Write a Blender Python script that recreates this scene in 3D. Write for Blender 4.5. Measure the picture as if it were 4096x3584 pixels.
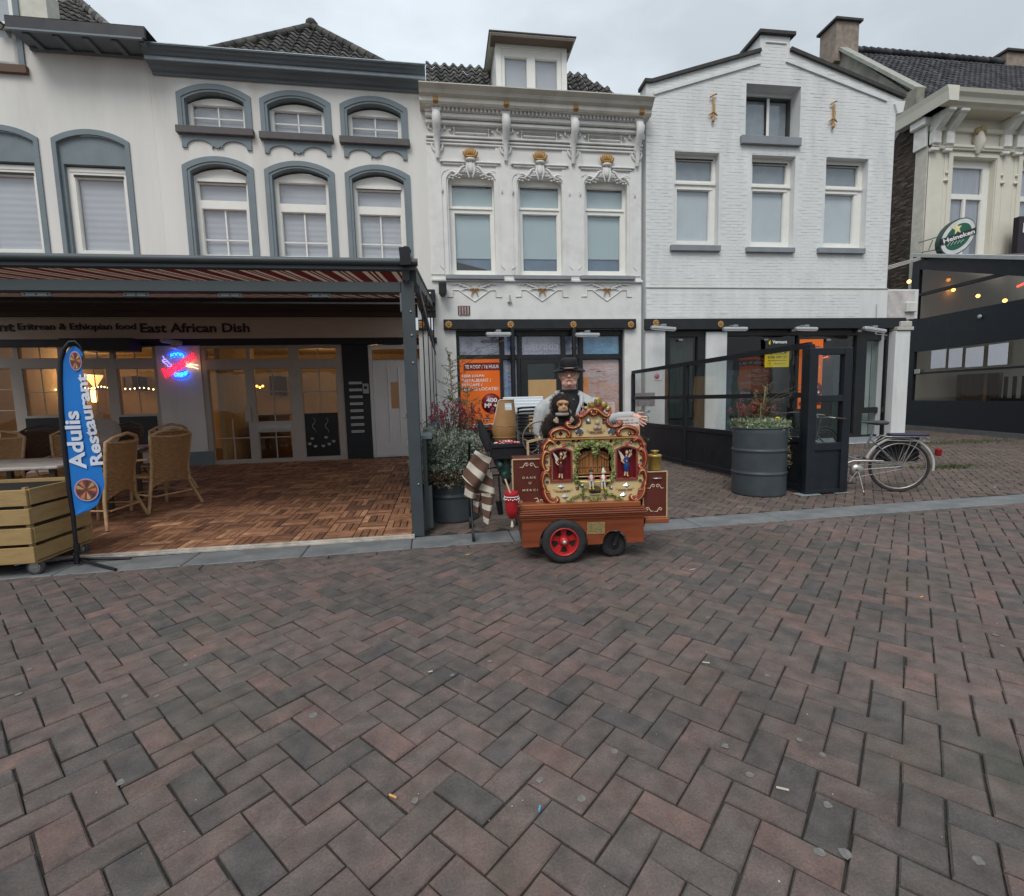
import bpy, math, random
import numpy as np
from mathutils import Vector, Matrix
from mathutils.geometry import delaunay_2d_cdt
R = math.radians
for o in list(bpy.data.objects): bpy.data.objects.remove(o)
S = bpy.context.scene
COL = S.collection
# ------------------------------------------------------------------ camera
FPX, PITCH, ROLL, YAW, HC = 970.0, R(5.83), R(1.46), R(8.04), 1.40
_f = np.array([math.sin(YAW)*math.cos(PITCH), math.cos(YAW)*math.cos(PITCH), -math.sin(PITCH)])
_r0 = np.array([math.cos(YAW), -math.sin(YAW), 0.0]); _u0 = np.cross(_r0, _f)
_r = _r0*math.cos(ROLL)-_u0*math.sin(ROLL); _u = _u0*math.cos(ROLL)+_r0*math.sin(ROLL)
cam = bpy.data.cameras.new('camera'); cam.sensor_fit = 'HORIZONTAL'; cam.sensor_width = 36
cam.lens = 36*FPX/2048; cam.clip_start = .05; cam.clip_end = 500
co = bpy.data.objects.new('camera', cam); COL.objects.link(co)
co.matrix_world = Matrix([[_r[0], _u[0], -_f[0], 0], [_r[1], _u[1], -_f[1], 0], [_r[2], _u[2], -_f[2], HC], [0, 0, 0, 1]])
S.camera = co
# ------------------------------------------------------------------ overcast sky
W = bpy.data.worlds.new('World'); S.world = W; W.use_nodes = True
nt = W.node_tree; N = nt.nodes; L = nt.links; N.clear()
out = N.new('ShaderNodeOutputWorld'); bg = N.new('ShaderNodeBackground'); L.new(bg.outputs[0], out.inputs[0])
bg.inputs[1].default_value = .1
sky = N.new('ShaderNodeTexSky'); sky.sky_type = 'NISHITA'; sky.sun_disc = False
sky.sun_elevation = R(52); sky.sun_rotation = R(205); sky.air_density = 1.0; sky.dust_density = 3
tc = N.new('ShaderNodeTexCoord'); sp = N.new('ShaderNodeSeparateXYZ'); L.new(tc.outputs['Generated'], sp.inputs[0])
mr = N.new('ShaderNodeMapRange'); mr.inputs[1].default_value = 0; mr.inputs[2].default_value = 1
mr.inputs[3].default_value = 4.5; mr.inputs[4].default_value = 10.8; L.new(sp.outputs[2], mr.inputs[0])
no = N.new('ShaderNodeTexNoise'); no.inputs['Scale'].default_value = 2.2; no.inputs['Detail'].default_value = 5; no.inputs['Roughness'].default_value = .55
mp = N.new('ShaderNodeMapping'); mp.inputs['Scale'].default_value = (1, 1, 2.4); L.new(tc.outputs['Generated'], mp.inputs[0]); L.new(mp.outputs[0], no.inputs['Vector'])
nr = N.new('ShaderNodeMapRange'); nr.inputs[1].default_value = .35; nr.inputs[2].default_value = .7; nr.inputs[3].default_value = .80; nr.inputs[4].default_value = 1.16
L.new(no.outputs[0], nr.inputs[0])
mu = N.new('ShaderNodeMath'); mu.operation = 'MULTIPLY'; L.new(mr.outputs[0], mu.inputs[0]); L.new(nr.outputs[0], mu.inputs[1])
cc = N.new('ShaderNodeVectorMath'); cc.operation = 'SCALE'; cc.inputs[0].default_value = (.87, .955, 1.03); L.new(mu.outputs[0], cc.inputs['Scale'])
mx = N.new('ShaderNodeMix'); mx.data_type = 'RGBA'; mx.inputs[0].default_value = .88
L.new(sky.outputs[0], mx.inputs[6]); L.new(cc.outputs[0], mx.inputs[7]); L.new(mx.outputs[2], bg.inputs[0])
sun = bpy.data.lights.new('sun', 'SUN'); sun.energy = 1.5; sun.angle = R(28); sun.color = (1, .97, .93)
so = bpy.data.objects.new('sun', sun); COL.objects.link(so)
so.rotation_euler = (R(38), 0, R(-25))     # high, from behind the camera on the left
S.view_settings.view_transform = 'Standard'; S.view_settings.look = 'None'
S.view_settings.exposure = 0.25; S.view_settings.gamma = 1
# ------------------------------------------------------------------ pixel helpers (2048 wide picture grid -> world)
ZT = dict(V=(0, 0, 1), Z1=(0, 0, .30692), Z2=(300, 0, .30691), Z3=(800, 25, .32089), Z4=(1250, 25, .34884), Z5=(1600, 25, .34864),
          G1=(0, 490, .21973), G2=(0, 825, .21973), G3=(300, 625, .29292), G4=(825, 600, .29303), G5=(1250, 600, .24414), G6=(1500, 525, .27902),
          O1=(1050, 700, .13428), O2=(1065, 790, .13112), O3=(990, 900, .18066), L1=(850, 700, .2093), A1=(780, 490, .14507), A2=(780, 725, .20921),
          A4=(0, 665, .13115), A5=(300, 665, .09766), C3=(830, 350, .22949), H4=(1830, 420, .10645), K5=(0, 840, .18419),
          E1=(1725, 100, .19529), E2=(1780, 500, .21771), BK=(1650, 800, .12207), DR=(1400, 800, .12207))
def T(z, x, y):
    a, b, s = ZT[z]; return a+s*x, b+s*y
def ray(px, py): return _f*FPX+_r*(px-1024)-_u*(py-896)
def gr(z, x, y, h=0.0):
    d = ray(*T(z, x, y)); t = (h-HC)/d[2]; p = d*t; return float(p[0]), float(p[1])
def at(z, x, y, Y):
    d = ray(*T(z, x, y)); t = Y/d[1]; return Vector((float(d[0]*t), Y, float(HC+d[2]*t)))
class Frame:
    """A vertical plane in the street: local x runs along it, -y towards the street, z up."""
    def __init__(s, x, y, ang, z=0):
        s.o = np.array([x, y, 0.]); a = R(ang); s.a = a; s.z = z
        s.u = np.array([math.cos(a), math.sin(a), 0]); s.n = np.array([-math.sin(a), math.cos(a), 0])
    def at(s, z, px, py, d=0.0):
        q = ray(*T(z, px, py)); c = np.array([0, 0, HC]); t = float((s.o-s.n*d-c) @ s.n/(q @ s.n)); p = c+q*t-s.o
        return float(p @ s.u), float(p[2])
    def place(s, o): o.location = (s.o[0], s.o[1], s.z); o.rotation_euler = (0, 0, s.a); return o
def _pip(x, y, P):
    c = False; n = len(P)
    for i in range(n):
        (x1, y1), (x2, y2) = P[i][:2], P[(i+1) % n][:2]
        if (y1 > y) != (y2 > y) and x < (x2-x1)*(y-y1)/(y2-y1)+x1: c = not c
    return c
def fill(loops):
    """constrained triangulation of an outline with holes -> (points, triangles)"""
    pts = [Vector((p[0], p[1])) for lp in loops for p in lp]; ed = []; b = 0
    for lp in loops: k = len(lp); ed += [(b+i, b+(i+1) % k) for i in range(k)]; b += k
    v, _, f, _, _, _ = delaunay_2d_cdt(pts, ed, [], 0, 1e-6)
    ok = []
    for t in f:
        cx = sum(v[i][0] for i in t)/3; cy = sum(v[i][1] for i in t)/3
        if _pip(cx, cy, loops[0]) and not any(_pip(cx, cy, h) for h in loops[1:]): ok.append(tuple(t))
    return [(p[0], p[1]) for p in v], ok
# ------------------------------------------------------------------ objects
def props(o, label=None, cat=None, group=None, kind=None):
    if label: o['label'] = label
    if cat: o['category'] = cat
    if group: o['group'] = group
    if kind: o['kind'] = kind
    return o
def empty(name, loc=(0, 0, 0), rz=0, label=None, cat=None, group=None, kind=None, frame=None):
    o = bpy.data.objects.new(name, None); COL.objects.link(o); o.location = loc; o.rotation_euler = (0, 0, rz); o.empty_display_size = .2
    if frame: frame.place(o)
    return props(o, label, cat, group, kind)
def inst(name, me, parent=None, loc=(0, 0, 0), rot=(0, 0, 0), sc=(1, 1, 1)):
    o = bpy.data.objects.new(name, me); COL.objects.link(o); o.parent = parent; o.location = loc; o.rotation_euler = rot; o.scale = sc
    return o
def copy_tree(o, parent=None):
    c = o.copy(); COL.objects.link(c); c.parent = parent
    for ch in list(o.children): copy_tree(ch, c)
    return c
class MB:
    def __init__(s, M=None): s.v = []; s.f = []; s.mi = []; s.sm = []; s.t = []; s.M = M or Matrix.Identity(4); s.tone = 0.5
    def add(s, vs, fs, m=0, sm=False):
        b = len(s.v); M = s.M
        s.v += [tuple(M @ Vector(p)) for p in vs]; s.f += [tuple(i+b for i in f) for f in fs]
        s.mi += [m]*len(fs); s.sm += [sm]*len(fs); s.t += [s.tone]*len(vs); return s
    def box(s, x0, x1, y0, y1, z0, z1, m=0, bev=0.0):
        if x0 > x1: x0, x1 = x1, x0
        if y0 > y1: y0, y1 = y1, y0
        if z0 > z1: z0, z1 = z1, z0
        if bev <= 0:
            vs = [(x, y, z) for x in (x0, x1) for y in (y0, y1) for z in (z0, z1)]
            return s.add(vs, [(0, 1, 3, 2), (4, 6, 7, 5), (0, 4, 5, 1), (2, 3, 7, 6), (0, 2, 6, 4), (1, 5, 7, 3)], m)
        b = min(bev, (x1-x0)*.45, (y1-y0)*.45, (z1-z0)*.45); vs = []; idx = {}
        for i, x in enumerate((x0, x1)):
            for j, y in enumerate((y0, y1)):
                for k, z in enumerate((z0, z1)):
                    sx, sy, sz = (b, -b)[i], (b, -b)[j], (b, -b)[k]
                    idx[i, j, k] = len(vs); vs += [(x, y+sy, z+sz), (x+sx, y, z+sz), (x+sx, y+sy, z)]
        q = lambda i, j, k, a: idx[i, j, k]+a
        fs = []
        for i in (0, 1): fs.append((q(i, 0, 0, 0), q(i, 1, 0, 0), q(i, 1, 1, 0), q(i, 0, 1, 0)))
        for j in (0, 1): fs.append((q(0, j, 0, 1), q(1, j, 0, 1), q(1, j, 1, 1), q(0, j, 1, 1)))
        for k in (0, 1): fs.append((q(0, 0, k, 2), q(1, 0, k, 2), q(1, 1, k, 2), q(0, 1, k, 2)))
        for i in (0, 1):
            for j in (0, 1): fs.append((q(i, j, 0, 0), q(i, j, 1, 0), q(i, j, 1, 1), q(i, j, 0, 1)))
            for k in (0, 1): fs.append((q(i, 0, k, 0), q(i, 1, k, 0), q(i, 1, k, 2), q(i, 0, k, 2)))
        for j in (0, 1):
            for k in (0, 1): fs.append((q(0, j, k, 1), q(1, j, k, 1), q(1, j, k, 2), q(0, j, k, 2)))
        for i in (0, 1):
            for j in (0, 1):
                for k in (0, 1): fs.append((q(i, j, k, 0), q(i, j, k, 1), q(i, j, k, 2)))
        return s.add(vs, fs, m)
    def bar(s, a, b, w, h=None, m=0, up=(0, 0, 1)):
        """square bar from a to b, w wide and h high"""
        a = Vector(a); b = Vector(b); h = h or w; d = (b-a).normalized(); up = Vector(up)
        if abs(d.dot(up)) > .98: up = Vector((0, 1, 0))
        x = d.cross(up).normalized(); z = x.cross(d)
        vs = [p+x*sx*w/2+z*sz*h/2 for p in (a, b) for sx, sz in ((-1, -1), (1, -1), (1, 1), (-1, 1))]
        return s.add(vs, [(0, 1, 2, 3), (4, 7, 6, 5), (0, 4, 5, 1), (1, 5, 6, 2), (2, 6, 7, 3), (3, 7, 4, 0)], m)
    def plate(s, outer, holes=(), y0=-.02, y1=0.0, m=0, edge=None, back=True):
        """polygon (x,z) with holes, street side at y0, back at y1"""
        loops = [list(outer)]+[list(h) for h in holes]
        pv, tri = fill(loops); k = len(pv)
        for yy in ((y0, y1) if back else (y0,)): s.add([(p[0], yy, p[1]) for p in pv], tri, m)
        flat = [p for lp in loops for p in lp]; n = len(flat)
        vs = [(p[0], y0, p[1]) for p in flat]+[(p[0], y1, p[1]) for p in flat]
        b0 = 0; fs = []
        for lp in loops:
            k = len(lp); fs += [(b0+i, b0+(i+1) % k, n+b0+(i+1) % k, n+b0+i) for i in range(k)]; b0 += k
        return s.add(vs, fs, m if edge is None else edge)
    def tube(s, pts, r, n=8, m=0, closed=False, flat=1.0):
        pts = [Vector(p) for p in pts]; k = len(pts); rr = r if isinstance(r, (list, tuple)) else [r]*k
        vs = []; up = None
        for i, p in enumerate(pts):
            if closed: d = (pts[(i+1) % k]-pts[i-1])
            else: d = (pts[min(i+1, k-1)]-pts[max(i-1, 0)])
            d = d.normalized() if d.length > 1e-9 else Vector((0, 0, 1))
            if up is None: up = Vector((0, 0, 1)) if abs(d.z) < .9 else Vector((0, 1, 0))
            x = d.cross(up)
            if x.length < 1e-4: x = d.cross(Vector((1, 0, 0)))
            x.normalize(); z = x.cross(d).normalized(); up = z
            vs += [p+(x*math.cos(2*math.pi*j/n)+z*math.sin(2*math.pi*j/n)*flat)*rr[i] for j in range(n)]
        fs = []
        for i in range(k if closed else k-1):
            i2 = (i+1) % k
            fs += [(i*n+j, i*n+(j+1) % n, i2*n+(j+1) % n, i2*n+j) for j in range(n)]
        s.add(vs, fs, m, True)
        if not closed: s.add([vs[j] for j in range(n)], [tuple(range(n))], m); s.add([vs[(k-1)*n+j] for j in range(n)], [tuple(range(n))], m)
        return s
    def lathe(s, prof, n=24, m=0, c=(0, 0, 0), M=None, sm=True, cap=True, sx=1.0, sy=1.0):
        """profile of (radius, z) pairs turned about z; M turns it"""
        M = M or Matrix.Identity(4); c = Vector(c)
        vs = [c+(M @ Vector((r*math.cos(2*math.pi*j/n)*sx, r*math.sin(2*math.pi*j/n)*sy, z))) for r, z in prof for j in range(n)]
        fs = [(i*n+j, i*n+(j+1) % n, (i+1)*n+(j+1) % n, (i+1)*n+j) for i in range(len(prof)-1) for j in range(n)]
        s.add(vs, fs, m, sm)
        if cap: s.add(vs[:n], [tuple(range(n))], m); s.add(vs[-n:], [tuple(range(n))], m)
        return s
    def ball(s, c, r, n=10, m=0, M=None):
        r = (r, r, r) if isinstance(r, (int, float)) else r; k = max(4, n//2+1)
        prof = [(math.sin(math.pi*i/k), -math.cos(math.pi*i/k)) for i in range(k+1)]
        MM = Matrix.Diagonal((r[0], r[1], r[2], 1)); MM = (M @ MM) if M else MM
        return s.lathe([(max(a, .001), b) for a, b in prof], n, m, c, MM, cap=False)
    def quad(s, a, b, c, d, m=0): return s.add([a, b, c, d], [(0, 1, 2, 3)], m)
    def build(s, name, mats, parent=None, tone=False, loc=None, rot=None, **kw):
        me = s.mesh(name, mats, tone); o = bpy.data.objects.new(name, me); COL.objects.link(o); o.parent = parent
        if loc is not None: o.location = loc
        if rot is not None: o.rotation_euler = rot
        return props(o, **kw)
    def mesh(s, name, mats, tone=False):
        me = bpy.data.meshes.new(name); me.from_pydata(s.v, [], s.f)
        mats = mats if isinstance(mats, (list, tuple)) else [mats]
        for q in mats: me.materials.append(q)
        me.polygons.foreach_set('material_index', s.mi); me.polygons.foreach_set('use_smooth', s.sm)
        if tone:
            a = me.attributes.new('tone', 'FLOAT', 'POINT'); a.data.foreach_set('value', s.t)
        me.update(); return me
XZ = Matrix(((1, 0, 0, 0), (0, 0, -1, 0), (0, 1, 0, 0), (0, 0, 0, 1)))   # turns text drawn in x,y upright, facing -y
_tc = {}
def text(body, mat, parent, box, y=-.01, name='lettering', bold=.0, ext=.004, rot=0.0, shear=0.0, spacing=1.0, fit=True, depth_dir=None, curve=None):
    """letters filling box=(x0,x1,z0,z1) of a frame, facing the street"""
    cu = bpy.data.curves.new('t', 'FONT'); cu.body = body; cu.size = 1; cu.offset = bold; cu.shear = shear; cu.space_character = spacing
    cu.resolution_u = 3; cu.fill_mode = 'FRONT'
    to = bpy.data.objects.new('t', cu); COL.objects.link(to); dg = bpy.context.evaluated_depsgraph_get(); dg.update()
    me = bpy.data.meshes.new_from_object(to.evaluated_get(dg)); bpy.data.objects.remove(to); bpy.data.curves.remove(cu)
    n = len(me.vertices); c = np.zeros(n*3); me.vertices.foreach_get('co', c); c = c.reshape(-1, 3)
    x0, x1, z0, z1 = box
    mn = c.min(0); mxx = c.max(0); w = mxx-mn
    c[:, 0] = (c[:, 0]-mn[0])/w[0]-.5; c[:, 1] = (c[:, 1]-mn[1])/w[1]-.5
    W_, H_ = x1-x0, z1-z0
    X = c[:, 0]*W_; Z = c[:, 1]*H_
    if curve: Z = Z+curve*((2*c[:, 0])**2)*H_
    ca, sa = math.cos(rot), math.sin(rot)
    X2 = X*ca-Z*sa+(x0+x1)/2; Z2 = X*sa+Z*ca+(z0+z1)/2
    vs = [(float(a), y-ext, float(b)) for a, b in zip(X2, Z2)]; fs = [tuple(p.vertices) for p in me.polygons]
    # side walls from the outline
    ec = {}
    for f in fs:
        for i in range(len(f)):
            e = (f[i], f[(i+1) % len(f)]); k = (min(e), max(e)); ec[k] = ec.get(k, 0)+1
    sides = [k for k, v in ec.items() if v == 1]
    mb = MB(); vb = [(a, y+.0005, b) for a, _, b in vs]
    mb.add(vs+vb, fs+[(a, b, b+n, a+n) for a, b in sides]); bpy.data.meshes.remove(me)
    return mb.build(name, mat, parent)
# ------------------------------------------------------------------ materials
_mats = {}
def M(name, col, rough=.6, metal=0.0, var=.12, vs=6.0, bump=.15, bs=60.0, stretch=(1, 1, 1), emit=None, spec=.4, dirt=0.0, dcol=(.12, .1, .08), ds=3.0, coat=0.0, bd=.01):
    if name in _mats: return _mats[name]
    m = bpy.data.materials.new(name); m.use_nodes = True; nt = m.node_tree; N = nt.nodes; L = nt.links
    b = N['Principled BSDF']; b.inputs['Roughness'].default_value = rough; b.inputs['Metallic'].default_value = metal
    b.inputs['Specular IOR Level'].default_value = spec; b.inputs['Coat Weight'].default_value = coat
    tc = N.new('ShaderNodeTexCoord'); mp = N.new('ShaderNodeMapping'); mp.inputs['Scale'].default_value = stretch; L.new(tc.outputs['Object'], mp.inputs[0])
    n1 = N.new('ShaderNodeTexNoise'); n1.inputs['Scale'].default_value = vs; n1.inputs['Detail'].default_value = 6; L.new(mp.outputs[0], n1.inputs['Vector'])
    mr = N.new('ShaderNodeMapRange'); mr.inputs[1].default_value = .3; mr.inputs[2].default_value = .7
    mr.inputs[3].default_value = 1-var; mr.inputs[4].default_value = 1+var; L.new(n1.outputs[0], mr.inputs[0])
    sc = N.new('ShaderNodeVectorMath'); sc.operation = 'SCALE'; sc.inputs[0].default_value = col[:3]; L.new(mr.outputs[0], sc.inputs['Scale'])
    c = sc.outputs[0]
    if dirt:
        n2 = N.new('ShaderNodeTexNoise'); n2.inputs['Scale'].default_value = ds; n2.inputs['Detail'].default_value = 8; n2.inputs['Roughness'].default_value = .65
        L.new(mp.outputs[0], n2.inputs['Vector'])
        r2 = N.new('ShaderNodeMapRange'); r2.inputs[1].default_value = .5; r2.inputs[2].default_value = .75; r2.inputs[3].default_value = 0; r2.inputs[4].default_value = dirt
        L.new(n2.outputs[0], r2.inputs[0]); x = N.new('ShaderNodeMix'); x.data_type = 'RGBA'; L.new(r2.outputs[0], x.inputs[0]); L.new(c, x.inputs[6]); x.inputs[7].default_value = (*dcol, 1); c = x.outputs[2]
    L.new(c, b.inputs['Base Color'])
    if rough < .95:
        rr = N.new('ShaderNodeMapRange'); rr.inputs[1].default_value = .3; rr.inputs[2].default_value = .7; rr.inputs[3].default_value = max(.03, rough-.08); rr.inputs[4].default_value = min(1, rough+.08)
        L.new(n1.outputs[0], rr.inputs[0]); L.new(rr.outputs[0], b.inputs['Roughness'])
    if bump:
        n3 = N.new('ShaderNodeTexNoise'); n3.inputs['Scale'].default_value = bs; n3.inputs['Detail'].default_value = 4; L.new(mp.outputs[0], n3.inputs['Vector'])
        bu = N.new('ShaderNodeBump'); bu.inputs['Strength'].default_value = bump; bu.inputs['Distance'].default_value = bd; L.new(n3.outputs[0], bu.inputs['Height']); L.new(bu.outputs[0], b.inputs['Normal'])
    if emit: b.inputs['Emission Color'].default_value = (*emit[:3], 1); b.inputs['Emission Strength'].default_value = emit[3]
    _mats[name] = m; return m
def glass(name, tint=(.96, .975, .975), refl=1.0, rough=.02):
    if name in _mats: return _mats[name]
    m = bpy.data.materials.new(name); m.use_nodes = True; nt = m.node_tree; N = nt.nodes; L = nt.links; N.clear()
    o = N.new('ShaderNodeOutputMaterial'); t = N.new('ShaderNodeBsdfTransparent'); t.inputs[0].default_value = (*tint, 1)
    g = N.new('ShaderNodeBsdfGlossy'); g.inputs['Roughness'].default_value = rough
    f = N.new('ShaderNodeFresnel'); f.inputs[0].default_value = 1.52
    mu = N.new('ShaderNodeMath'); mu.operation = 'MULTIPLY'; mu.inputs[1].default_value = 1.7*refl; mu.use_clamp = True; L.new(f.outputs[0], mu.inputs[0])
    # old panes are never quite flat
    tc = N.new('ShaderNodeTexCoord'); n = N.new('ShaderNodeTexNoise'); n.inputs['Scale'].default_value = 2.5; L.new(tc.outputs['Object'], n.inputs['Vector'])
    bu = N.new('ShaderNodeBump'); bu.inputs['Strength'].default_value = .12; bu.inputs['Distance'].default_value = .02; L.new(n.outputs[0], bu.inputs['Height']); L.new(bu.outputs[0], g.inputs['Normal'])
    x = N.new('ShaderNodeMixShader'); ge = N.new('ShaderNodeNewGeometry'); sb = N.new('ShaderNodeMath'); sb.operation = 'SUBTRACT'; sb.inputs[0].default_value = 1; L.new(ge.outputs['Backfacing'], sb.inputs[1])
    m2 = N.new('ShaderNodeMath'); m2.operation = 'MULTIPLY'; L.new(mu.outputs[0], m2.inputs[0]); L.new(sb.outputs[0], m2.inputs[1])
    L.new(m2.outputs[0], x.inputs[0]); L.new(t.outputs[0], x.inputs[1]); L.new(g.outputs[0], x.inputs[2]); L.new(x.outputs[0], o.inputs[0])
    _mats[name] = m; return m
def emis(name, col, st):
    if name in _mats: return _mats[name]
    m = bpy.data.materials.new(name); m.use_nodes = True; b = m.node_tree.nodes['Principled BSDF']
    b.inputs['Base Color'].default_value = (*col, 1); b.inputs['Emission Color'].default_value = (*col, 1); b.inputs['Emission Strength'].default_value = st
    _mats[name] = m; return m
def tonemat(name, stops, rough=.85, bump=.4, bs=90, grain=(1, 1, 1), spec=.25, blotch=.18, bd=.004, moss=0.0, shift=.12):
    """colour picked by the 'tone' attribute of each piece, plus fine wear"""
    m = bpy.data.materials.new(name); m.use_nodes = True; nt = m.node_tree; N = nt.nodes; L = nt.links; b = N['Principled BSDF']
    b.inputs['Specular IOR Level'].default_value = spec
    a = N.new('ShaderNodeAttribute'); a.attribute_name = 'tone'; cr = N.new('ShaderNodeValToRGB'); cr.color_ramp.interpolation = 'LINEAR'
    el = cr.color_ramp.elements; el[0].position = stops[0][0]; el[0].color = (*stops[0][1], 1); el[1].position = stops[-1][0]; el[1].color = (*stops[-1][1], 1)
    for p, c in stops[1:-1]: e = el.new(p); e.color = (*c, 1)
    tc = N.new('ShaderNodeTexCoord'); mp = N.new('ShaderNodeMapping'); mp.inputs['Scale'].default_value = grain
    g = N.new('ShaderNodeNewGeometry'); n0 = N.new('ShaderNodeTexNoise'); n0.inputs['Scale'].default_value = 7; n0.inputs['Detail'].default_value = 2; L.new(g.outputs['Position'], n0.inputs['Vector'])
    r0 = N.new('ShaderNodeMapRange'); r0.inputs[1].default_value = .3; r0.inputs[2].default_value = .7; r0.inputs[3].default_value = -shift; r0.inputs[4].default_value = shift; L.new(n0.outputs[0], r0.inputs[0])
    ad = N.new('ShaderNodeMath'); L.new(a.outputs['Fac'], ad.inputs[0]); L.new(r0.outputs[0], ad.inputs[1]); L.new(ad.outputs[0], cr.inputs[0]); L.new(g.outputs['Position'], mp.inputs[0])
    n1 = N.new('ShaderNodeTexNoise'); n1.inputs['Scale'].default_value = 11; n1.inputs['Detail'].default_value = 5; L.new(mp.outputs[0], n1.inputs['Vector'])
    r1 = N.new('ShaderNodeMapRange'); r1.inputs[1].default_value = .3; r1.inputs[2].default_value = .7; r1.inputs[3].default_value = 1-blotch; r1.inputs[4].default_value = 1+blotch; L.new(n1.outputs[0], r1.inputs[0])
    n2 = N.new('ShaderNodeTexNoise'); n2.inputs['Scale'].default_value = bs*2.2; n2.inputs['Detail'].default_value = 3; L.new(mp.outputs[0], n2.inputs['Vector'])
    r2 = N.new('ShaderNodeMapRange'); r2.inputs[1].default_value = .3; r2.inputs[2].default_value = .7; r2.inputs[3].default_value = .82; r2.inputs[4].default_value = 1.18; L.new(n2.outputs[0], r2.inputs[0])
    mu = N.new('ShaderNodeMath'); mu.operation = 'MULTIPLY'; L.new(r1.outputs[0], mu.inputs[0]); L.new(r2.outputs[0], mu.inputs[1])
    n5 = N.new('ShaderNodeTexNoise'); n5.inputs['Scale'].default_value = .9; n5.inputs['Detail'].default_value = 6; n5.inputs['Roughness'].default_value = .6; L.new(g.outputs['Position'], n5.inputs['Vector'])
    r5 = N.new('ShaderNodeMapRange'); r5.inputs[1].default_value = .3; r5.inputs[2].default_value = .7; r5.inputs[3].default_value = .80; r5.inputs[4].default_value = 1.15; L.new(n5.outputs[0], r5.inputs[0])
    m5 = N.new('ShaderNodeMath'); m5.operation = 'MULTIPLY'; L.new(mu.outputs[0], m5.inputs[0]); L.new(r5.outputs[0], m5.inputs[1])
    sc = N.new('ShaderNodeVectorMath'); sc.operation = 'SCALE'; L.new(cr.outputs[0], sc.inputs[0]); L.new(m5.outputs[0], sc.inputs['Scale'])
    c = sc.outputs[0]
    if moss:
        n4 = N.new('ShaderNodeTexNoise'); n4.inputs['Scale'].default_value = 1.1; n4.inputs['Detail'].default_value = 7; L.new(g.outputs['Position'], n4.inputs['Vector'])
        r4 = N.new('ShaderNodeMapRange'); r4.inputs[1].default_value = .52; r4.inputs[2].default_value = .72; r4.inputs[3].default_value = 0; r4.inputs[4].default_value = moss; L.new(n4.outputs[0], r4.inputs[0])
        x = N.new('ShaderNodeMix'); x.data_type = 'RGBA'; L.new(r4.outputs[0], x.inputs[0]); L.new(c, x.inputs[6]); x.inputs[7].default_value = (.06, .065, .045, 1); c = x.outputs[2]
    L.new(c, b.inputs['Base Color']); b.inputs['Roughness'].default_value = rough
    n3 = N.new('ShaderNodeTexNoise'); n3.inputs['Scale'].default_value = bs; n3.inputs['Detail'].default_value = 5; L.new(mp.outputs[0], n3.inputs['Vector'])
    bu = N.new('ShaderNodeBump'); bu.inputs['Strength'].default_value = bump; bu.inputs['Distance'].default_value = bd; L.new(n3.outputs[0], bu.inputs['Height']); L.new(bu.outputs[0], b.inputs['Normal'])
    _mats[name] = m; return m
WHITE = M('white_plaster', (.68, .67, .635), .85, var=.06, vs=1.3, bump=.3, bs=90, dirt=.4, dcol=(.42, .40, .36), ds=.9, stretch=(1.8, 1.8, .25))
WHITEB = M('white_painted_masonry', (.68, .69, .68), .7, var=.08, vs=2, bump=.4, bs=45, dirt=.38, dcol=(.45, .44, .41), ds=1.2, stretch=(1.6, 1.6, .4))
STUCCO = M('white_painted_stucco_ornament', (.71, .705, .68), .65, var=.07, vs=3, bump=.2, bs=50, dirt=.38, dcol=(.4, .38, .35), ds=2.2)
FRAME = M('white_window_paint', (.78, .77, .72), .4, var=.03, bump=.05)
GREYB = M('blue_grey_paint', (.165, .205, .225), .6, var=.1, vs=3, bump=.2, bs=70)
GREYD = M('dark_blue_grey_cornice_paint', (.12, .15, .17), .6, var=.12, vs=4, bump=.2, bs=40, stretch=(.3, 1, 1))
SILL = M('grey_stone_sill', (.23, .25, .27), .7, var=.1, bump=.15)
SILLD = M('brown_grey_sill', (.11, .10, .10), .8, var=.15, bump=.2)
BLACK = M('black_paint', (.012, .014, .017), .45, var=.2, bump=.08)
ANTH = M('anthracite_metal', (.045, .056, .062), .5, var=.1, vs=4, bump=.06, spec=.5)
NAVY = M('blue_black_panel_paint', (.010, .013, .018), .5, var=.2, bump=.06)
GOLD = M('ochre_gold_paint', (.38, .21, .07), .45, metal=.2, var=.15, vs=20, bump=.2)
PANE = glass('window_glass', refl=1.5)
PANED = glass('shop_glass', (.78, .82, .82), .8)
BLIND = M('grey_blind', (.52, .52, .56), .9, var=.05, vs=2, bump=.0)
BLINDL = M('blue_grey_frosted_film', (.47, .56, .58), .8, var=.05, vs=1.5, bump=.0)
BLINDP = M('pale_frosted_film', (.58, .62, .66), .8, var=.05, vs=2.5, bump=.0)
DARKIN = M('dark_interior', (.02, .018, .016), .9, var=.3, vs=1.5, bump=0)
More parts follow.
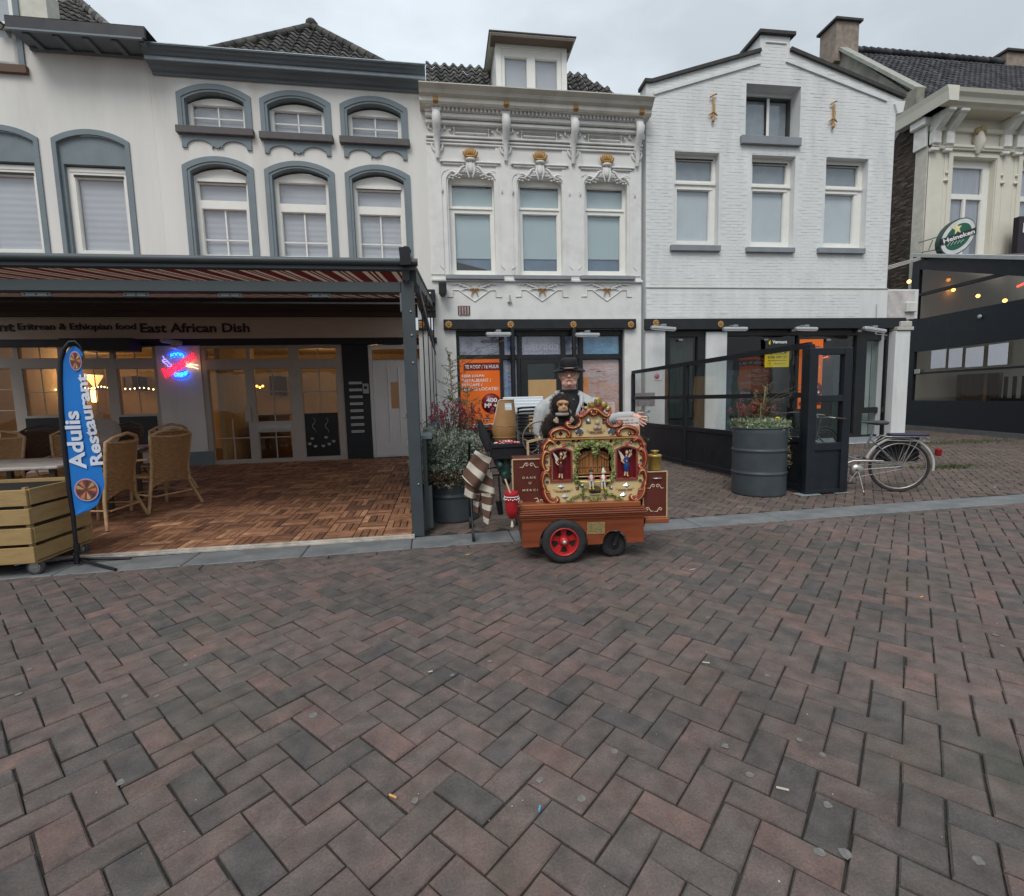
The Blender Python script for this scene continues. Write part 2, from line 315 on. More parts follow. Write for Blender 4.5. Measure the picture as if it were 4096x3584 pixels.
# ================================================================== GROUND
rnd = random.Random(7)
m_ground = M('joint_sand', (.035, .032, .027), .95, var=.35, vs=30, bump=.5, bs=120, dirt=.35, dcol=(.03, .045, .018), ds=1.6)
mb = MB(); mb.box(-80, 80, -60, 90, -.4, -.013)
mb.build('ground', m_ground, kind='structure')
m_brick = tonemat('street_clinker', [(0, (.080, .073, .069)), (.3, (.104, .087, .079)), (.55, (.122, .094, .084)), (.8, (.138, .096, .085)), (1, (.158, .102, .088))], rough=.88, bump=.7, bs=60, moss=.4, bd=.003, shift=.22, blotch=.22)
m_brick2 = tonemat('terrace_clinker', [(0, (.080, .068, .062)), (.4, (.115, .088, .076)), (.8, (.145, .104, .088)), (1, (.175, .12, .10))], rough=.85, bump=.5, bs=70, moss=.4, bd=.003)
def brick_local(mb, L_, W_, tone, M4, ch=.005, h=.03):
    mb.M = M4; mb.tone = tone; a, b = L_/2, W_/2
    r3 = [(-a+ch, -b+ch), (a-ch, -b+ch), (a-ch, b-ch), (-a+ch, b-ch)]; r2 = [(-a, -b), (a, -b), (a, b), (-a, b)]
    g = lambda s_=.0011: rnd.gauss(0, s_*ch/.005)
    vs = [(x+g(), y+g(), g(.0006)) for x, y in r3]+[(x+g(.0007), y+g(.0007), -ch*1.1) for x, y in r2]+[(x, y, -h) for x, y in r2]
    fs = [(0, 1, 2, 3)]+[(i, 4+i, 4+(i+1) % 4, (i+1) % 4) for i in range(4)]+[(4+i, 8+i, 8+(i+1) % 4, 4+(i+1) % 4) for i in range(4)]
    mb.add(vs, fs)
def herring(parent, mat, w, ang, org, inside, nmax, joint, seed, tones, keyf, zf=lambda x, y: 0.0, pname='brick'):
    """herringbone paving: the pieces nearest the camera as objects, the rest as one mesh"""
    r = random.Random(seed); ca, sa = math.cos(ang), math.sin(ang); P = []
    for a in range(-160, 160):
        for b in range(-160, 160):
            d = (a-b) % 4
            if d == 0: c = (a+1, b+.5); k = 0
            elif d == 3: c = (a+.5, b+1); k = 1
            else: continue
            x = org[0]+(c[0]*ca-c[1]*sa)*w; y = org[1]+(c[0]*sa+c[1]*ca)*w
            if inside(x, y): P.append((keyf(x, y), x, y, k))
    P.sort(); var = []
    for i in range(28):
        q = MB(); brick_local(q, 2*w-joint*(.7+.7*r.random()), w-joint*(.7+.7*r.random()), tones(r), Matrix.Identity(4)); var.append(q.mesh(pname, mat, True))
    rest = MB()
    for i, (_, x, y, k) in enumerate(P):
        z = zf(x, y)+r.gauss(0, .0018); rz = ang+k*math.pi/2+r.gauss(0, .009); x += r.gauss(0, .0012); y += r.gauss(0, .0012)
        tx, ty = r.gauss(0, .006), r.gauss(0, .006)
        if i < nmax: inst(pname, r.choice(var), parent, (x, y, z), (tx, ty, rz))
        else:
            M4 = Matrix.Translation((x, y, z)) @ Matrix.Rotation(rz, 4, 'Z') @ Matrix.Rotation(tx, 4, 'X') @ Matrix.Rotation(ty, 4, 'Y')
            brick_local(rest, 2*w-joint, w-joint, tones(r), M4)
    rest.build('paving_bricks', mat, parent, tone=True, kind='stuff')
kerb_y = lambda x: 4.985+.027*x
KW = .38
cdist = lambda x, y: math.hypot(x*.75, y)
inview = lambda x, y: -5.8-.05*y < x < 9.6
tn1 = lambda r: min(1, max(0, (r.gauss(.14, .08) if r.random() < .22 else r.gauss(.52, .15))))
street = empty('street_paving', kind='structure')
def st_in(x, y):
    return y > .75 and y < kerb_y(x)-KW-.05 and abs(x-.6) < 1.6+y*1.62
herring(street, m_brick, .118, R(42.4), (.163, 1.549), st_in, 300, .0065, 3, tn1, lambda x, y: (0 if abs((x-.15*y)) < 1.1*y else 10)+y)
# bluestone band: each slab is a piece
kerb = empty('kerb', kind='structure')
m_kerb = M('bluestone_slab', (.14, .147, .15), .75, var=.22, vs=5, bump=.25, bs=60, dirt=.5, dcol=(.24, .23, .21), ds=3.5)
x = -6.35; r = random.Random(5); ka = math.atan(.027)
while x < 9.5:
    Ls = 1.0; q = MB(); q.box(-Ls/2+.004, Ls/2-.004, -KW/2, KW/2, -.1, 0, bev=.008)
    o = q.build('kerb_slab', m_kerb, kerb); o.location = (x+Ls/2, kerb_y(x+Ls/2)-KW/2, .004+r.gauss(0, .0012)); o.rotation_euler = (r.gauss(0, .002), r.gauss(0, .001), ka)
    x += Ls
# gutter row of bricks laid lengthwise beside the slabs
gut = empty('gutter_row', kind='structure'); r = random.Random(8); vv = []
for i in range(14): q = MB(); brick_local(q, .206, .098, tn1(r), Matrix.Identity(4)); vv.append(q.mesh('brick', m_brick, True))
x = -6.3
while x < 9.5: inst('brick', r.choice(vv), gut, (x, kerb_y(x)-KW-.052, r.gauss(0, .001)), (0, 0, ka+r.gauss(0, .006))); x += .213
terr = empty('terrace_paving', kind='structure')
def te_in(x, y):
    return y > kerb_y(x)+.05 and x > -.2 and y < 11.26 and x < 15.6 or (11.1 < x < 16.2 and 11.2 <= y < 14.9)
herring(terr, m_brick2, .1, R(46), (1.0, 6.0), te_in, 300, .007, 13, lambda r: min(1, max(0, r.gauss(.45, .2))), lambda x, y: math.hypot(x, y))
# ------------------------------------------------------------------ wooden deck of slatted tiles
DX0, DX1, DY0, DY1 = -8.4, -.36, 4.99, 11.22; DSL = math.atan(.10/6.2)
deck = empty('wooden_deck', (0, DY0, .035), kind='structure'); deck.rotation_euler = (DSL, 0, 0)
m_deck = tonemat('oiled_deck_wood', [(0, (.12, .055, .032)), (.35, (.22, .10, .053)), (.7, (.34, .17, .09)), (1, (.48, .27, .15))], rough=.68, bump=.35, bs=40, grain=(1, 1, 1), spec=.4, blotch=.3)
mb = MB(); mb.box(DX0, DX1, 0, DY1-DY0, -.12, -.022); mb.build('underlay', M('deck_underlay', (.012, .009, .007), .9), deck)
r = random.Random(21); P = []; ts = .30
for i in range(int((DX1-DX0)/ts)+1):
    for j in range(int((DY1-DY0)/ts)+1):
        x0 = DX1-(i+1)*ts; y0 = j*ts; tt = r.gauss(.42, .12)
        for k in range(4):
            c = ((k+.5)*ts/4) if (i+j) % 2 else ts/2; e = ts/2 if (i+j) % 2 else (k+.5)*ts/4
            if y0+e < DY1-DY0: P.append((math.hypot((x0+c+1.5), y0+e), x0+c, y0+e, (i+j) % 2, min(1, max(0, tt+r.gauss(0, .2)))))
P.sort(); var = []
for i in range(30): q = MB(); brick_local(q, ts-.008, ts/4-.009, i/29, Matrix.Identity(4), ch=.003, h=.022); var.append(q.mesh('slat', m_deck, True))
rest = MB()
for i, (_, x, y, k, t) in enumerate(P):
    if i < 300: inst('slat', var[int(t*29)], deck, (x, y, r.gauss(0, .0006)), (0, 0, k*math.pi/2+r.gauss(0, .003)))
    else: brick_local(rest, ts-.008, ts/4-.009, t, Matrix.Translation((x, y, r.gauss(0, .0006))) @ Matrix.Rotation(k*math.pi/2, 4, 'Z'), ch=.003, h=.022)
rest.build('slats', m_deck, deck, tone=True, kind='stuff')
mb = MB(); mb.box(DX0, DX1+.03, -.045, -.006, -.03, .004, bev=.003); mb.box(DX0, DX1+.03, -.075, -.048, -.03, -.008, bev=.003)
mb.build('edge_strip', M('pale_worn_edge_strip', (.42, .38, .33), .7, var=.25, vs=9, bump=.4, dirt=.5, ds=6), deck)
def deck_z(y): return .035+(y-DY0)*math.tan(DSL)
# ------------------------------------------------------------------ moss in the joints, litter, gum
mb = MB(); r = random.Random(4)
for cx, cy, n, sp_ in ((-2.3, 4.35, 60, .5), (-1.4, 3.6, 50, .45), (.9, 3.2, 60, .4), (2.6, 3.2, 70, .5), (3.4, 3.5, 70, .6), (-.9, 2.5, 30, .3), (1.6, 3.0, 40, .4), (-2.6, 3.2, 40, .5)):
    for i in range(n):
        u = round(r.gauss(0, sp_)/.118)*.118; v = r.gauss(0, sp_)
        if r.random() < .5: u, v = v, u
        ca, sa = math.cos(R(42.4)), math.sin(R(42.4)); ox = .163; oy = 1.549
        uu = (cx-ox)*ca+(cy-oy)*sa; vv_ = -(cx-ox)*sa+(cy-oy)*ca
        uu = round(uu/.118)*.118+u; vv_ = round(vv_/.118)*.118+v
        x = ox+uu*ca-vv_*sa; y = oy+uu*sa+vv_*ca
        for k in range(4):
            h = .006+r.random()*.009; w = .003+r.random()*.004; dx = r.gauss(0, .008); dy = r.gauss(0, .008); a = r.random()*6
            mb.add([(x+dx-w*math.cos(a), y+dy-w*math.sin(a), -.01), (x+dx+w*math.cos(a), y+dy+w*math.sin(a), -.01), (x+dx+r.gauss(0, .005), y+dy+r.gauss(0, .005), h-.008)], [(0, 1, 2)])
mb.build('joint_moss', M('moss_green', (.05, .085, .025), .9, var=.3, bump=0), label='thin green moss growing in the joints of the brick street', cat='moss', kind='stuff')
m_gum = M('trodden_gum', (.15, .145, .135), .9, var=.25, vs=40, bump=.3)
GUM = [('V', 1163+.0, 1597, 9), ('V', 628, 1430, 12), ('V', 979, 1323, 7), ('V', 250, 1392, 7), ('V', 38, 1388, 8), ('V', 60, 1339, 7), ('V', 372, 1330, 8), ('V', 1645, 1511, 8), ('V', 1535, 1351, 6), ('V', 1450, 1492, 9), ('V', 1600, 1480, 5), ('V', 1690, 1707, 13), ('V', 1955, 1720, 11), ('V', 1640, 1705, 9), ('V', 830, 1601, 9), ('V', 905, 1350, 5), ('V', 1415, 1236, 5), ('V', 1100, 1197, 5), ('V', 313, 1392, 6), ('V', 240, 1565, 10), ('V', 1228, 1502, 7), ('V', 1990, 1270, 7), ('V', 1270, 1090, 5), ('V', 1655, 1610, 8), ('V', 1500, 1550, 8), ('V', 560, 1180, 6), ('V', 1080, 1560, 7), ('V', 2004, 1292, 6)]
r = random.Random(2)
for i, (z, px, py, s) in enumerate(GUM):
    x, y = gr(z, px, py); q = MB(); pts = []; rad = .007+.0010*s
    for k in range(11): a = k*2*math.pi/11; rr = rad*(.75+.45*r.random()); pts.append((rr*math.cos(a), rr*math.sin(a)))
    q.add([(a, b, 0) for a, b in pts]+[(a*.8, b*.8, .0022) for a, b in pts], [(k, (k+1) % 11, 11+(k+1) % 11, 11+k) for k in range(11)]+[tuple(range(11, 22))])
    q.build('chewing_gum', m_gum, loc=(x, y, .0012), rot=(0, 0, r.random()*6), label='flat grey spot of trodden chewing gum on the brick street', cat='chewing gum', group='gum spots on the street bricks')
m_filter = M('cigarette_filter', (.55, .30, .10), .8, bump=.2); m_paper = M('butt_paper', (.40, .37, .31), .8, bump=.1); m_blue = M('light_blue_plastic', (.09, .30, .42), .4)
for (px, py, a, ln, m_, lab) in ((786, 1595, -.6, .032, m_filter, 'orange cigarette filter lying in a joint near the bottom of the street, left of centre'), (1843, 1195, .3, .03, m_filter, 'orange cigarette filter lying on a dark brick at the right of the street'),
                     (1079, 1620, 1.2, .022, m_blue, 'small light blue plastic scrap on the bricks near the bottom centre'), (1412, 1327, -.4, .035, m_paper, 'white cigarette end in a brick joint in the middle right of the street'), (861, 1345, .3, .022, m_paper, 'pale cigarette end lying above the centre left bricks'),
                     (935, 1110, 0, .04, m_filter, 'small orange leaf scrap beside the bluestone band below the round planter'), (1565, 1580, -.5, .04, m_paper, 'twisted pale scrap of paper in a joint near the lower right'), (1385, 1140, .2, .05, m_paper, 'white scrap on the bricks right of the street organ'), (1990, 975, .2, .05, m_paper, 'white scrap at the far right edge of the bluestone band')):
    x, y = gr('V', px, py); q = MB(); q.tube([(-ln/2, 0, 0), (ln/2, 0, 0)], .0042, 8)
    q.build('cigarette_butt' if 'cig' in lab else 'litter_scrap', m_, loc=(x, y, .005), rot=(0, 0, a), label=lab, cat='cigarette butt' if 'cig' in lab else 'litter')
mb = MB(); r = random.Random(6)      # little stones and crumbs
for i in range(420):
    x = r.uniform(-4, 7); y = r.uniform(1.1, 4.5); s = .0012+.0022*r.random()**2
    if abs(x) < 1+y*1.3: mb.ball((x, y, s*.5), (s, s*(.6+.6*r.random()), s*.6), 5)
mb.build('grit', M('pale_grit', (.4, .38, .34), .9, bump=0), label='pale grit and crumbs scattered over the street bricks', cat='grit', kind='stuff')
# ================================================================== HOUSES
FB = Frame(-.1, 11.3, .8); FC = Frame(-.1, 11.3, 0); FD = Frame(4.85, 11.3, -.5)
def rect(F, z, x0, y0, x1, y1, d=0.0):
    s0 = F.at(z, x0, (y0+y1)/2, d)[0]; s1 = F.at(z, x1, (y0+y1)/2, d)[0]
    z0 = F.at(z, (x0+x1)/2, y1, d)[1]; z1 = F.at(z, (x0+x1)/2, y0, d)[1]
    return s0, s1, z0, z1
def rp(s0, s1, z0, z1): return [(s0, z0), (s1, z0), (s1, z1), (s0, z1)]
def arch(s0, s1, z0, zs, zc, n=12):
    """rectangle with a segmental arch on top"""
    c = (s0+s1)/2; h = zc-zs; w = (s1-s0)/2
    if h <= .001: return rp(s0, s1, z0, zs)
    rad = (w*w+h*h)/(2*h); a0 = math.asin(min(1, w/rad)); pts = [(s0, z0), (s1, z0)]
    for i in range(n+1):
        a = a0-2*a0*i/n; pts.append((c+rad*math.sin(a), zc-rad+rad*math.cos(a)))
    return pts
def rounded(s0, s1, z0, z1, r, n=5, bottom=False):
    pts = [(s0, z0), (s1, z0)]
    for i in range(n+1): a = i/n*math.pi/2; pts.append((s1-r+r*math.cos(a), z1-r+r*math.sin(a)))
    for i in range(n+1): a = math.pi/2+i/n*math.pi/2; pts.append((s0+r+r*math.cos(a), z1-r+r*math.sin(a)))
    return pts
def pane(parent, s0, s1, z0, z1, y, mat=None, name='pane', t=.004):
    q = MB(); q.box(s0, s1, y, y+t, z0, z1); return q.build(name, mat or PANE, parent)
def board(parent, name, s0, s1, z0, z1, y0, y1, mat, bev=.0, **kw):
    q = MB(); q.box(s0, s1, y0, y1, z0, z1, bev=bev); return q.build(name, mat, parent, **kw)
def framed(parent, outer, rects, y0, y1, mat=None, name='window', glass_=None, bars=(), bead=.012):
    """one window: frame plate with panes set in it (frame is the part, panes and bars its sub-parts)"""
    mat = mat or FRAME; q = MB(); q.plate(outer, [rp(*r_) for r_ in rects], y0, y1)
    for r_ in rects:      # stepped inner bead
        s0, s1, z0, z1 = r_; q.plate(rp(s0-bead*.0, s1, z0, z1), [rp(s0+bead, s1-bead, z0+bead, z1-bead)], y0+.018, y1-.004)
    o = q.build(name, mat, parent)
    for i, r_ in enumerate(rects):
        g = glass_[i] if isinstance(glass_, (list, tuple)) else glass_
        pane(o, r_[0]+.002, r_[1]-.002, r_[2]+.002, r_[3]-.002, y1-.022, g)
    for b in bars: board(o, 'glazing_bar', b[0], b[1], b[2], b[3], y1-.036, y1-.024, mat)
    return o
def rosette(parent, s, z, y, rad, mat, name='rosette'):
    q = MB()
    for k in range(8):
        a = k*math.pi/4; q.ball((s+rad*.62*math.cos(a), y, z+rad*.62*math.sin(a)), (rad*.38, .014, rad*.38), 8)
    q.ball((s, y-.01, z), (rad*.3, .02, rad*.3), 8); return q.build(name, mat, parent)
def profile_run(parent, name, prof, s0, s1, mat, caps=True, step=None):
    """moulding: prof is (outwards, z) pairs, run along local x"""
    q = MB(); n = len(prof); vs = [(s, -d, z) for s in (s0, s1) for d, z in prof]
    q.add(vs, [(i, (i+1) % n, n+(i+1) % n, n+i) for i in range(n)])
    pv, tri = fill([prof])
    for s_ in (s0, s1): q.add([(s_, -d, z) for d, z in pv], tri)
    return q.build(name, mat, parent)
def pantile_roof(parent, O, U, Vd, nu, nv, tw, tl, keep, mat, nmax=300, seed=1, near=None):
    """wavy clay tiles laid from the eave corner O along U, climbing along Vd"""
    r = random.Random(seed); U = Vector(U).normalized(); Vd = Vector(Vd).normalized(); Nn = U.cross(Vd).normalized()
    B = Matrix((U, Vd, Nn)).transposed().to_4x4()
    def tile(q, t):
        q.tone = t; vs = []; m = 7
        for j, (v, h) in enumerate(((0, .045), (tl*1.12, .012))):
            for i in range(m):
                u = i/(m-1); vs.append((u*tw*1.04, v, h+.036*math.sin(u*2*math.pi+.6)))
        for i in range(m): u = i/(m-1); vs.append((u*tw*1.04, .0, .018+.036*math.sin(u*2*math.pi+.6)))
        q.add(vs, [(i, i+1, m+i+1, m+i) for i in range(m-1)]+[(2*m+i, 2*m+i+1, i+1, i) for i in range(m-1)], 0, False)
    var = []
    for i in range(16): q = MB(); tile(q, i/15); var.append(q.mesh('roof_tile', mat, True))
    P = [(i, j) for i in range(nu) for j in range(nv) if keep((i+.5)*tw, (j+.5)*tl)]
    if near: P.sort(key=lambda p: near(p[0]*tw, p[1]*tl))
    rest = MB(); used = 0
    for k, (i, j) in enumerate(P):
        p = Vector(O)+U*(i*tw)+Vd*(j*tl)+Nn*r.uniform(-.004, .006)
        M4 = Matrix.Translation(p) @ B @ Matrix.Rotation(r.gauss(0, .012), 4, 'Z')
        if k < nmax: o = inst('roof_tile', var[min(15, max(0, int(r.gauss(7.5, 4))))], parent); o.matrix_local = M4
        else: rest.M = M4; tile(rest, min(1, max(0, r.gauss(.5, .25))))
    if rest.v: rest.build('roof_tiles', mat, parent, tone=True, kind='stuff')
m_tile = tonemat('weathered_roof_tile', [(0, (.035, .033, .033)), (.5, (.075, .07, .066)), (1, (.14, .13, .115))], rough=.85, bump=.5, bs=35, moss=.5)
m_tile2 = tonemat('dark_grey_roof_tile', [(0, (.03, .03, .034)), (.5, (.055, .055, .06)), (1, (.09, .09, .095))], rough=.8, bump=.4, bs=35)
# ------------------------------------------------------------------ house B: blue-grey trimmed white house with the restaurant
HB = empty('plaster_house', frame=FB, label='white plastered house with blue-grey arched windows, dark cornice and restaurant below', cat='house')
ZC = 8.0                         # wall top under the cornice
cols_top = [rect(FB, 'Z2', 172, 545, 656, 840, .03), rect(FB, 'Z2', 716, 588, 1176, 880, .03), rect(FB, 'Z2', 1238, 625, 1677, 908, .03)]
cols_bot = [rect(FB, 'Z2', 228, 1018, 690, 1670, .03), rect(FB, 'Z2', 760, 1048, 1213, 1680, .03), rect(FB, 'Z2', 1281, 1072, 1704, 1685, .03)]
holesB = []; SPR = .20; TW = .14
for (s0, s1, z0, z1) in cols_top: holesB.append(arch(s0+.05, s1-.05, z0, z1-SPR-.03, z1-.05))
for (s0, s1, z0, z1) in cols_bot: holesB.append(arch(s0+.05, s1-.05, 4.5, z1-SPR-.03, z1-.05))
zg = 3.27                        # top of the shop zone
sB0 = FB.at('V', 322, 400)[0]; sB1 = .06
q = MB(); q.plate(rp(sB0, sB1, zg, ZC), holesB, 0, .12); q.build('wall', WHITE, HB)
def arched_window(H, s0, s1, z0, z1, kind, rec=.2):
    i0, i1, ic, isp = s0+TW, s1-TW, z1-TW, z1-SPR-TW*.75
    q = MB(); q.plate(arch(s0, s1, z0, z1-SPR, z1), [arch(i0-.05, i1+.05, z0-.001, isp+.03, ic+.04)], -.028, .02)
    q.plate(arch(i0-.05, i1+.05, z0, isp+.03, ic+.04), [arch(i0, i1, z0-.001, isp, ic)], -.012, rec+.05)
    q.build('window_surround', GREYB, H)
    fr = arch(i0+.001, i1-.001, z0, isp-.03, ic-.05); fw = .07
    zt = isp-(.02 if kind == 'top' else .07)
    if kind == 'top':
        rc = [(i0+fw, i1-fw, z0+.07, zt)]; c = (i0+i1)/2; m = (z0+.07+zt)/2
        bars = [(c-.014, c+.014, z0+.07, zt), (i0+fw, i1-fw, m-.014, m+.014)]
    else:
        zm = zt-.50; rc = [(i0+fw, i1-fw, zm+.06, zt-(.09 if kind == 'vent' else .0)), (i0+fw+.03, i1-fw-.03, z0+.07, zm-.10)]
        c = (i0+i1)/2; m = zm-.10-.62; bars = [(c-.014, c+.014, z0+.07, zm-.10), (i0+fw+.03, i1-fw-.03, m-.014, m+.014)]
    o = framed(H, fr, rc, rec-.06, rec+.02, bars=bars)
    if kind == 'vent':
        board(o, 'vent', i0+fw-.01, i1-fw+.01, zt-.075, zt-.005, rec-.085, rec-.062, FRAME, .006)
        board(o, 'vent_slot', i0+fw, i1-fw, zt-.088, zt-.068, rec-.080, rec-.058, BLACK)
    bq = MB(); n = 14; zb = z0+.05; zt2 = zt+.05      # pleated blind: shallow folds
    for k in range(n*2):
        a, b = zb+(zt2-zb)*k/(2*n), zb+(zt2-zb)*(k+1)/(2*n); ya, yb = (rec+.045, rec+.050) if k % 2 else (rec+.050, rec+.045)
        bq.quad((i0, ya, a), (i1, ya, a), (i1, yb, b), (i0, yb, b))
    bq.build('blind', BLIND, o)
    board(o, 'backing', i0-.03, i1+.03, z0, ic, rec+.10, rec+.12, DARKIN)
for k, (s0, s1, z0, z1) in enumerate(cols_top): arched_window(HB, s0, s1, z0, z1, 'top')
for k, (s0, s1, z0, z1) in enumerate(cols_bot): arched_window(HB, s0, s1, 4.5, z1, 'vent' if k != 1 else 'plain')
for (s0, s1, z0, z1) in cols_top:       # sills with scalloped aprons
    board(HB, 'sill', s0-.03, s1+.03, z0-.13, z0+.012, -.11, .05, SILLD, .01)
    w = s1-s0; zz = z0-.13; pts = [(s0+.04, zz), (s0+.04, zz-.25), (s0+.13, zz-.25)]
    for i in range(9): a = math.pi-math.pi*i/8; pts.append((s0+.13+.17*w+.17*w*math.cos(a), zz-.22+.13*math.sin(a)))
    c = (s0+s1)/2; pts += [(c-.10, zz-.26), (c-.07, zz-.20), (c-.03, zz-.235), (c+.03, zz-.235), (c+.07, zz-.20), (c+.10, zz-.26)]
    for i in range(9): a = math.pi-math.pi*i/8; pts.append((s1-.13-.17*w+.17*w*math.cos(a), zz-.22+.13*math.sin(a)))
    pts += [(s1-.13, zz-.25), (s1-.04, zz-.25), (s1-.04, zz)]
    q = MB(); q.plate(pts, [], -.035, .0); q.build('apron', GREYB, HB)
# cornice
sc0, sc1 = -5.32, .02
prof = [(0, 7.86), (.05, 7.84), (.07, 7.92), (.14, 7.95), (.20, 8.03), (.30, 8.06), (.33, 8.10), (.36, 8.10), (.36, 8.19), (.42, 8.21), (.45, 8.28), (.50, 8.31), (.53, 8.38), (.57, 8.39), (.57, 8.425), (.1, 8.46), (0, 8.46)]
prof = [(d*.76, 7.96+(z-7.84)*.57) for d, z in prof]
profile_run(HB, 'cornice', prof, sc0, sc1, GREYD)
board(HB, 'cornice_band', sc0-.004, sc1+.003, 8.105, 8.162, -.280, -.23, M('light_blue_grey_paint', (.33, .40, .45), .5))
board(HB, 'gutter_edge', sc0-.006, sc1+.006, 8.292, 8.306, -.442, -.38, M('zinc_edge', (.3, .36, .38), .4, metal=.3))
# hipped tile roof behind the cornice: apex
ap = FB.at('Z2', 1055, 185, -2.6); apex = (ap[0], 2.6, ap[1]); e0 = (sc0+.35, .1, 8.30); e1 = (sc1-.35, .1, 8.30)
def in_tri(u, v, L_, apx, H_):
    if v < 0 or v > H_: return False
    t = v/H_; return apx*t < u < L_+(apx-L_)*t
vd = Vector((0, apex[1]-e0[1], apex[2]-e0[2])); Hh = vd.length; Ll = e1[0]-e0[0]; apx = apex[0]-e0[0]
RB = empty('roof'); RB.parent = HB
pantile_roof(RB, e0, (1, 0, 0), vd, 21, 13, .26, .26, lambda u, v: in_tri(u, v, Ll, apx, Hh), m_tile, 300, 3, lambda u, v: v)
q = MB(); q.add([e0, e1, apex, (apex[0]-.2, 5, 8.3)], [(0, 1, 2), (0, 3, 2), (1, 3, 2)]); q.build('roof_boarding', DARKIN, HB)
q = MB()
for (a, b) in ((e0, apex), (e1, apex)):     # half-round hip tiles
    a = Vector(a); b = Vector(b); n = 13
    for i in range(n):
        p0 = a.lerp(b, i/n); p1 = a.lerp(b, (i+1.12)/n); q.tone = random.Random(i).random(); q.tube([p0+Vector((0, 0, .03)), p1+Vector((0, 0, .05))], [.105, .085], 8)
q.ball((apex[0], apex[1], apex[2]+.08), (.16, .16, .14), 8); q.build('hip_tile', m_tile, HB, tone=True)
# ------------------------------------------------------------------ ground floor of house B
m_sign = M('cream_sign_board', (.50, .42, .35), .6, var=.04, bump=.05)
zs0, zs1 = FB.at('V', 400, 677, .06)[1], FB.at('V', 400, 634, .06)[1]
sign = empty('sign_board', frame=FB, label='long cream fascia board with dark raised restaurant lettering under the awning', cat='sign')
board(sign, 'board', -9.3, FB.at('V', 806, 655, .06)[0], zs0, zs1, -.06, .0, m_sign, .004)
m_let = M('dark_brown_letters', (.018, .01, .01), .5, bump=0)
def sgn(b, x0, x1, y0, y1, bold=.012): text(b, m_let, sign, rect(FB, 'G1', x0, y0, x1, y1, .062), -.062, bold=bold, ext=.02)
sgn('ant', -95, 132, 718, 788, .015); sgn('Eritrean & Ethiopian food', 165, 1240, 712, 790, .008); 
text('East African Dish', m_let, sign, (FB.at('G1', 1278, 750, .062)[0], FB.at('G3', 680, 105, .062)[0], FB.at('G3', 300, 137, .062)[1], FB.at('G3', 300, 73, .062)[1]), -.062, bold=.016, ext=.02)
# boxed soffit above the board, black band beneath it
board(HB, 'soffit_box', -9.3, .04, zs1+.004, zg+.25, -.14, .0, M('dark_brown_timber', (.07, .05, .042), .7, var=.25, stretch=(.2, 1, 1)))
for dz, dd in ((.12, .19), (.30, .165)): board(HB, 'soffit_moulding', -9.3, .04, zs1+dz, zs1+dz+.035, -dd, -.142, M('dark_brown_timber', (.1, .08, .07), .7))
zb0 = FB.at('V', 500, 690)[1]
board(HB, 'lintel', -9.3, .04, zb0, zs0-.003, -.03, .12, BLACK)
zf = .125
gl_w = glass('restaurant_glass', (.92, .9, .86), .8)
CREAMF = M('cream_joinery', (.43, .38, .33), .45, var=.05, bump=.03)
# left bay of doors
o0, o1 = FB.at('V', -70, 800)[0], FB.at('V', 320, 800)[0]
def vr(F, x0, y0, x1, y1, d=0): return rect(F, 'V', x0, y0, x1, y1, d)
rc = [vr(FB, *t, -.08) for t in ((-55, 694, 31, 718), (40, 694, 119, 718), (129, 694, 158, 718), (166, 694, 222, 718), (230, 694, 308, 718))]
rc += [vr(FB, *t, -.08) for t in ((-45, 737, 35, 905), (54, 737, 122, 832), (140, 737, 160, 905), (170, 737, 224, 905), (241, 737, 316, 829))]
zt = zb0-.005
bars = []
for (s0, s1, z0, z1) in rc[:5]: bars.append(((s0+s1)/2-.008, (s0+s1)/2+.008, z0, z1))
for (s0, s1, z0, z1) in rc[5:]:
    bars.append(((s0+s1)/2-.008, (s0+s1)/2+.008, z0, z1)); k = 2 if z1-z0 < 1.3 else 4
    for j in range(1, k): zz = z0+(z1-z0)*j/k; bars.append((s0, s1, zz-.008, zz+.008))
framed(HB, rp(o0, o1, zf, zt), rc, .02, .10, CREAMF, 'window', gl_w, bars)
for t in ((54, 836, 122, 905), (241, 833, 316, 905)): s0, s1, z0, z1 = vr(FB, *t); board(HB, 'dark_panel', s0, s1, z0, z1, .008, .03, BLACK)
# plain plaster pier with blue-grey plinth
p0, p1 = o1, FB.at('G3', 368, 600)[0]
board(HB, 'pier', p0+.002, p1-.002, zf-.08, zt, .0, .12, WHITE)
board(HB, 'plinth', FB.at('V', 316, 900)[0], FB.at('G3', 432, 990)[0], zf-.09, FB.at('G3', 330, 950)[1], -.02, .0, GREYB)
# right bay: door leaves
q0, q1 = FB.at('G3', 368, 600)[0], FB.at('G3', 1328, 600)[0]
G = lambda *t: rect(FB, 'G3', *t, -.08)
rc = [G(385, 242, 664, 322), G(682, 242, 950, 322), G(1012, 242, 1276, 320), G(424, 388, 678, 1008), G(722, 382, 964, 745), G(751, 812, 978, 998), G(1050, 380, 1290, 984)]
def bar_px(ori, a, b0, b1):
    if ori == 'v': s = FB.at('G3', a, (b0+b1)/2, -.08)[0]; return (s-.012, s+.012, FB.at('G3', a, b1, -.08)[1], FB.at('G3', a, b0, -.08)[1])
    z = FB.at('G3', (b0+b1)/2, a, -.08)[1]; return (FB.at('G3', b0, a, -.08)[0], FB.at('G3', b1, a, -.08)[0], z-.012, z+.012)
bars = [bar_px('v', 576, 730, 1008), bar_px('h', 858, 452, 690), bar_px('v', 845, 382, 745), bar_px('h', 540, 722, 964), bar_px('h', 693, 735, 970), bar_px('v', 868, 812, 998), bar_px('h', 850, 748, 978), bar_px('v', 1160, 380, 684), bar_px('h', 540, 1045, 1285),
        bar_px('v', 1143, 240, 320)]
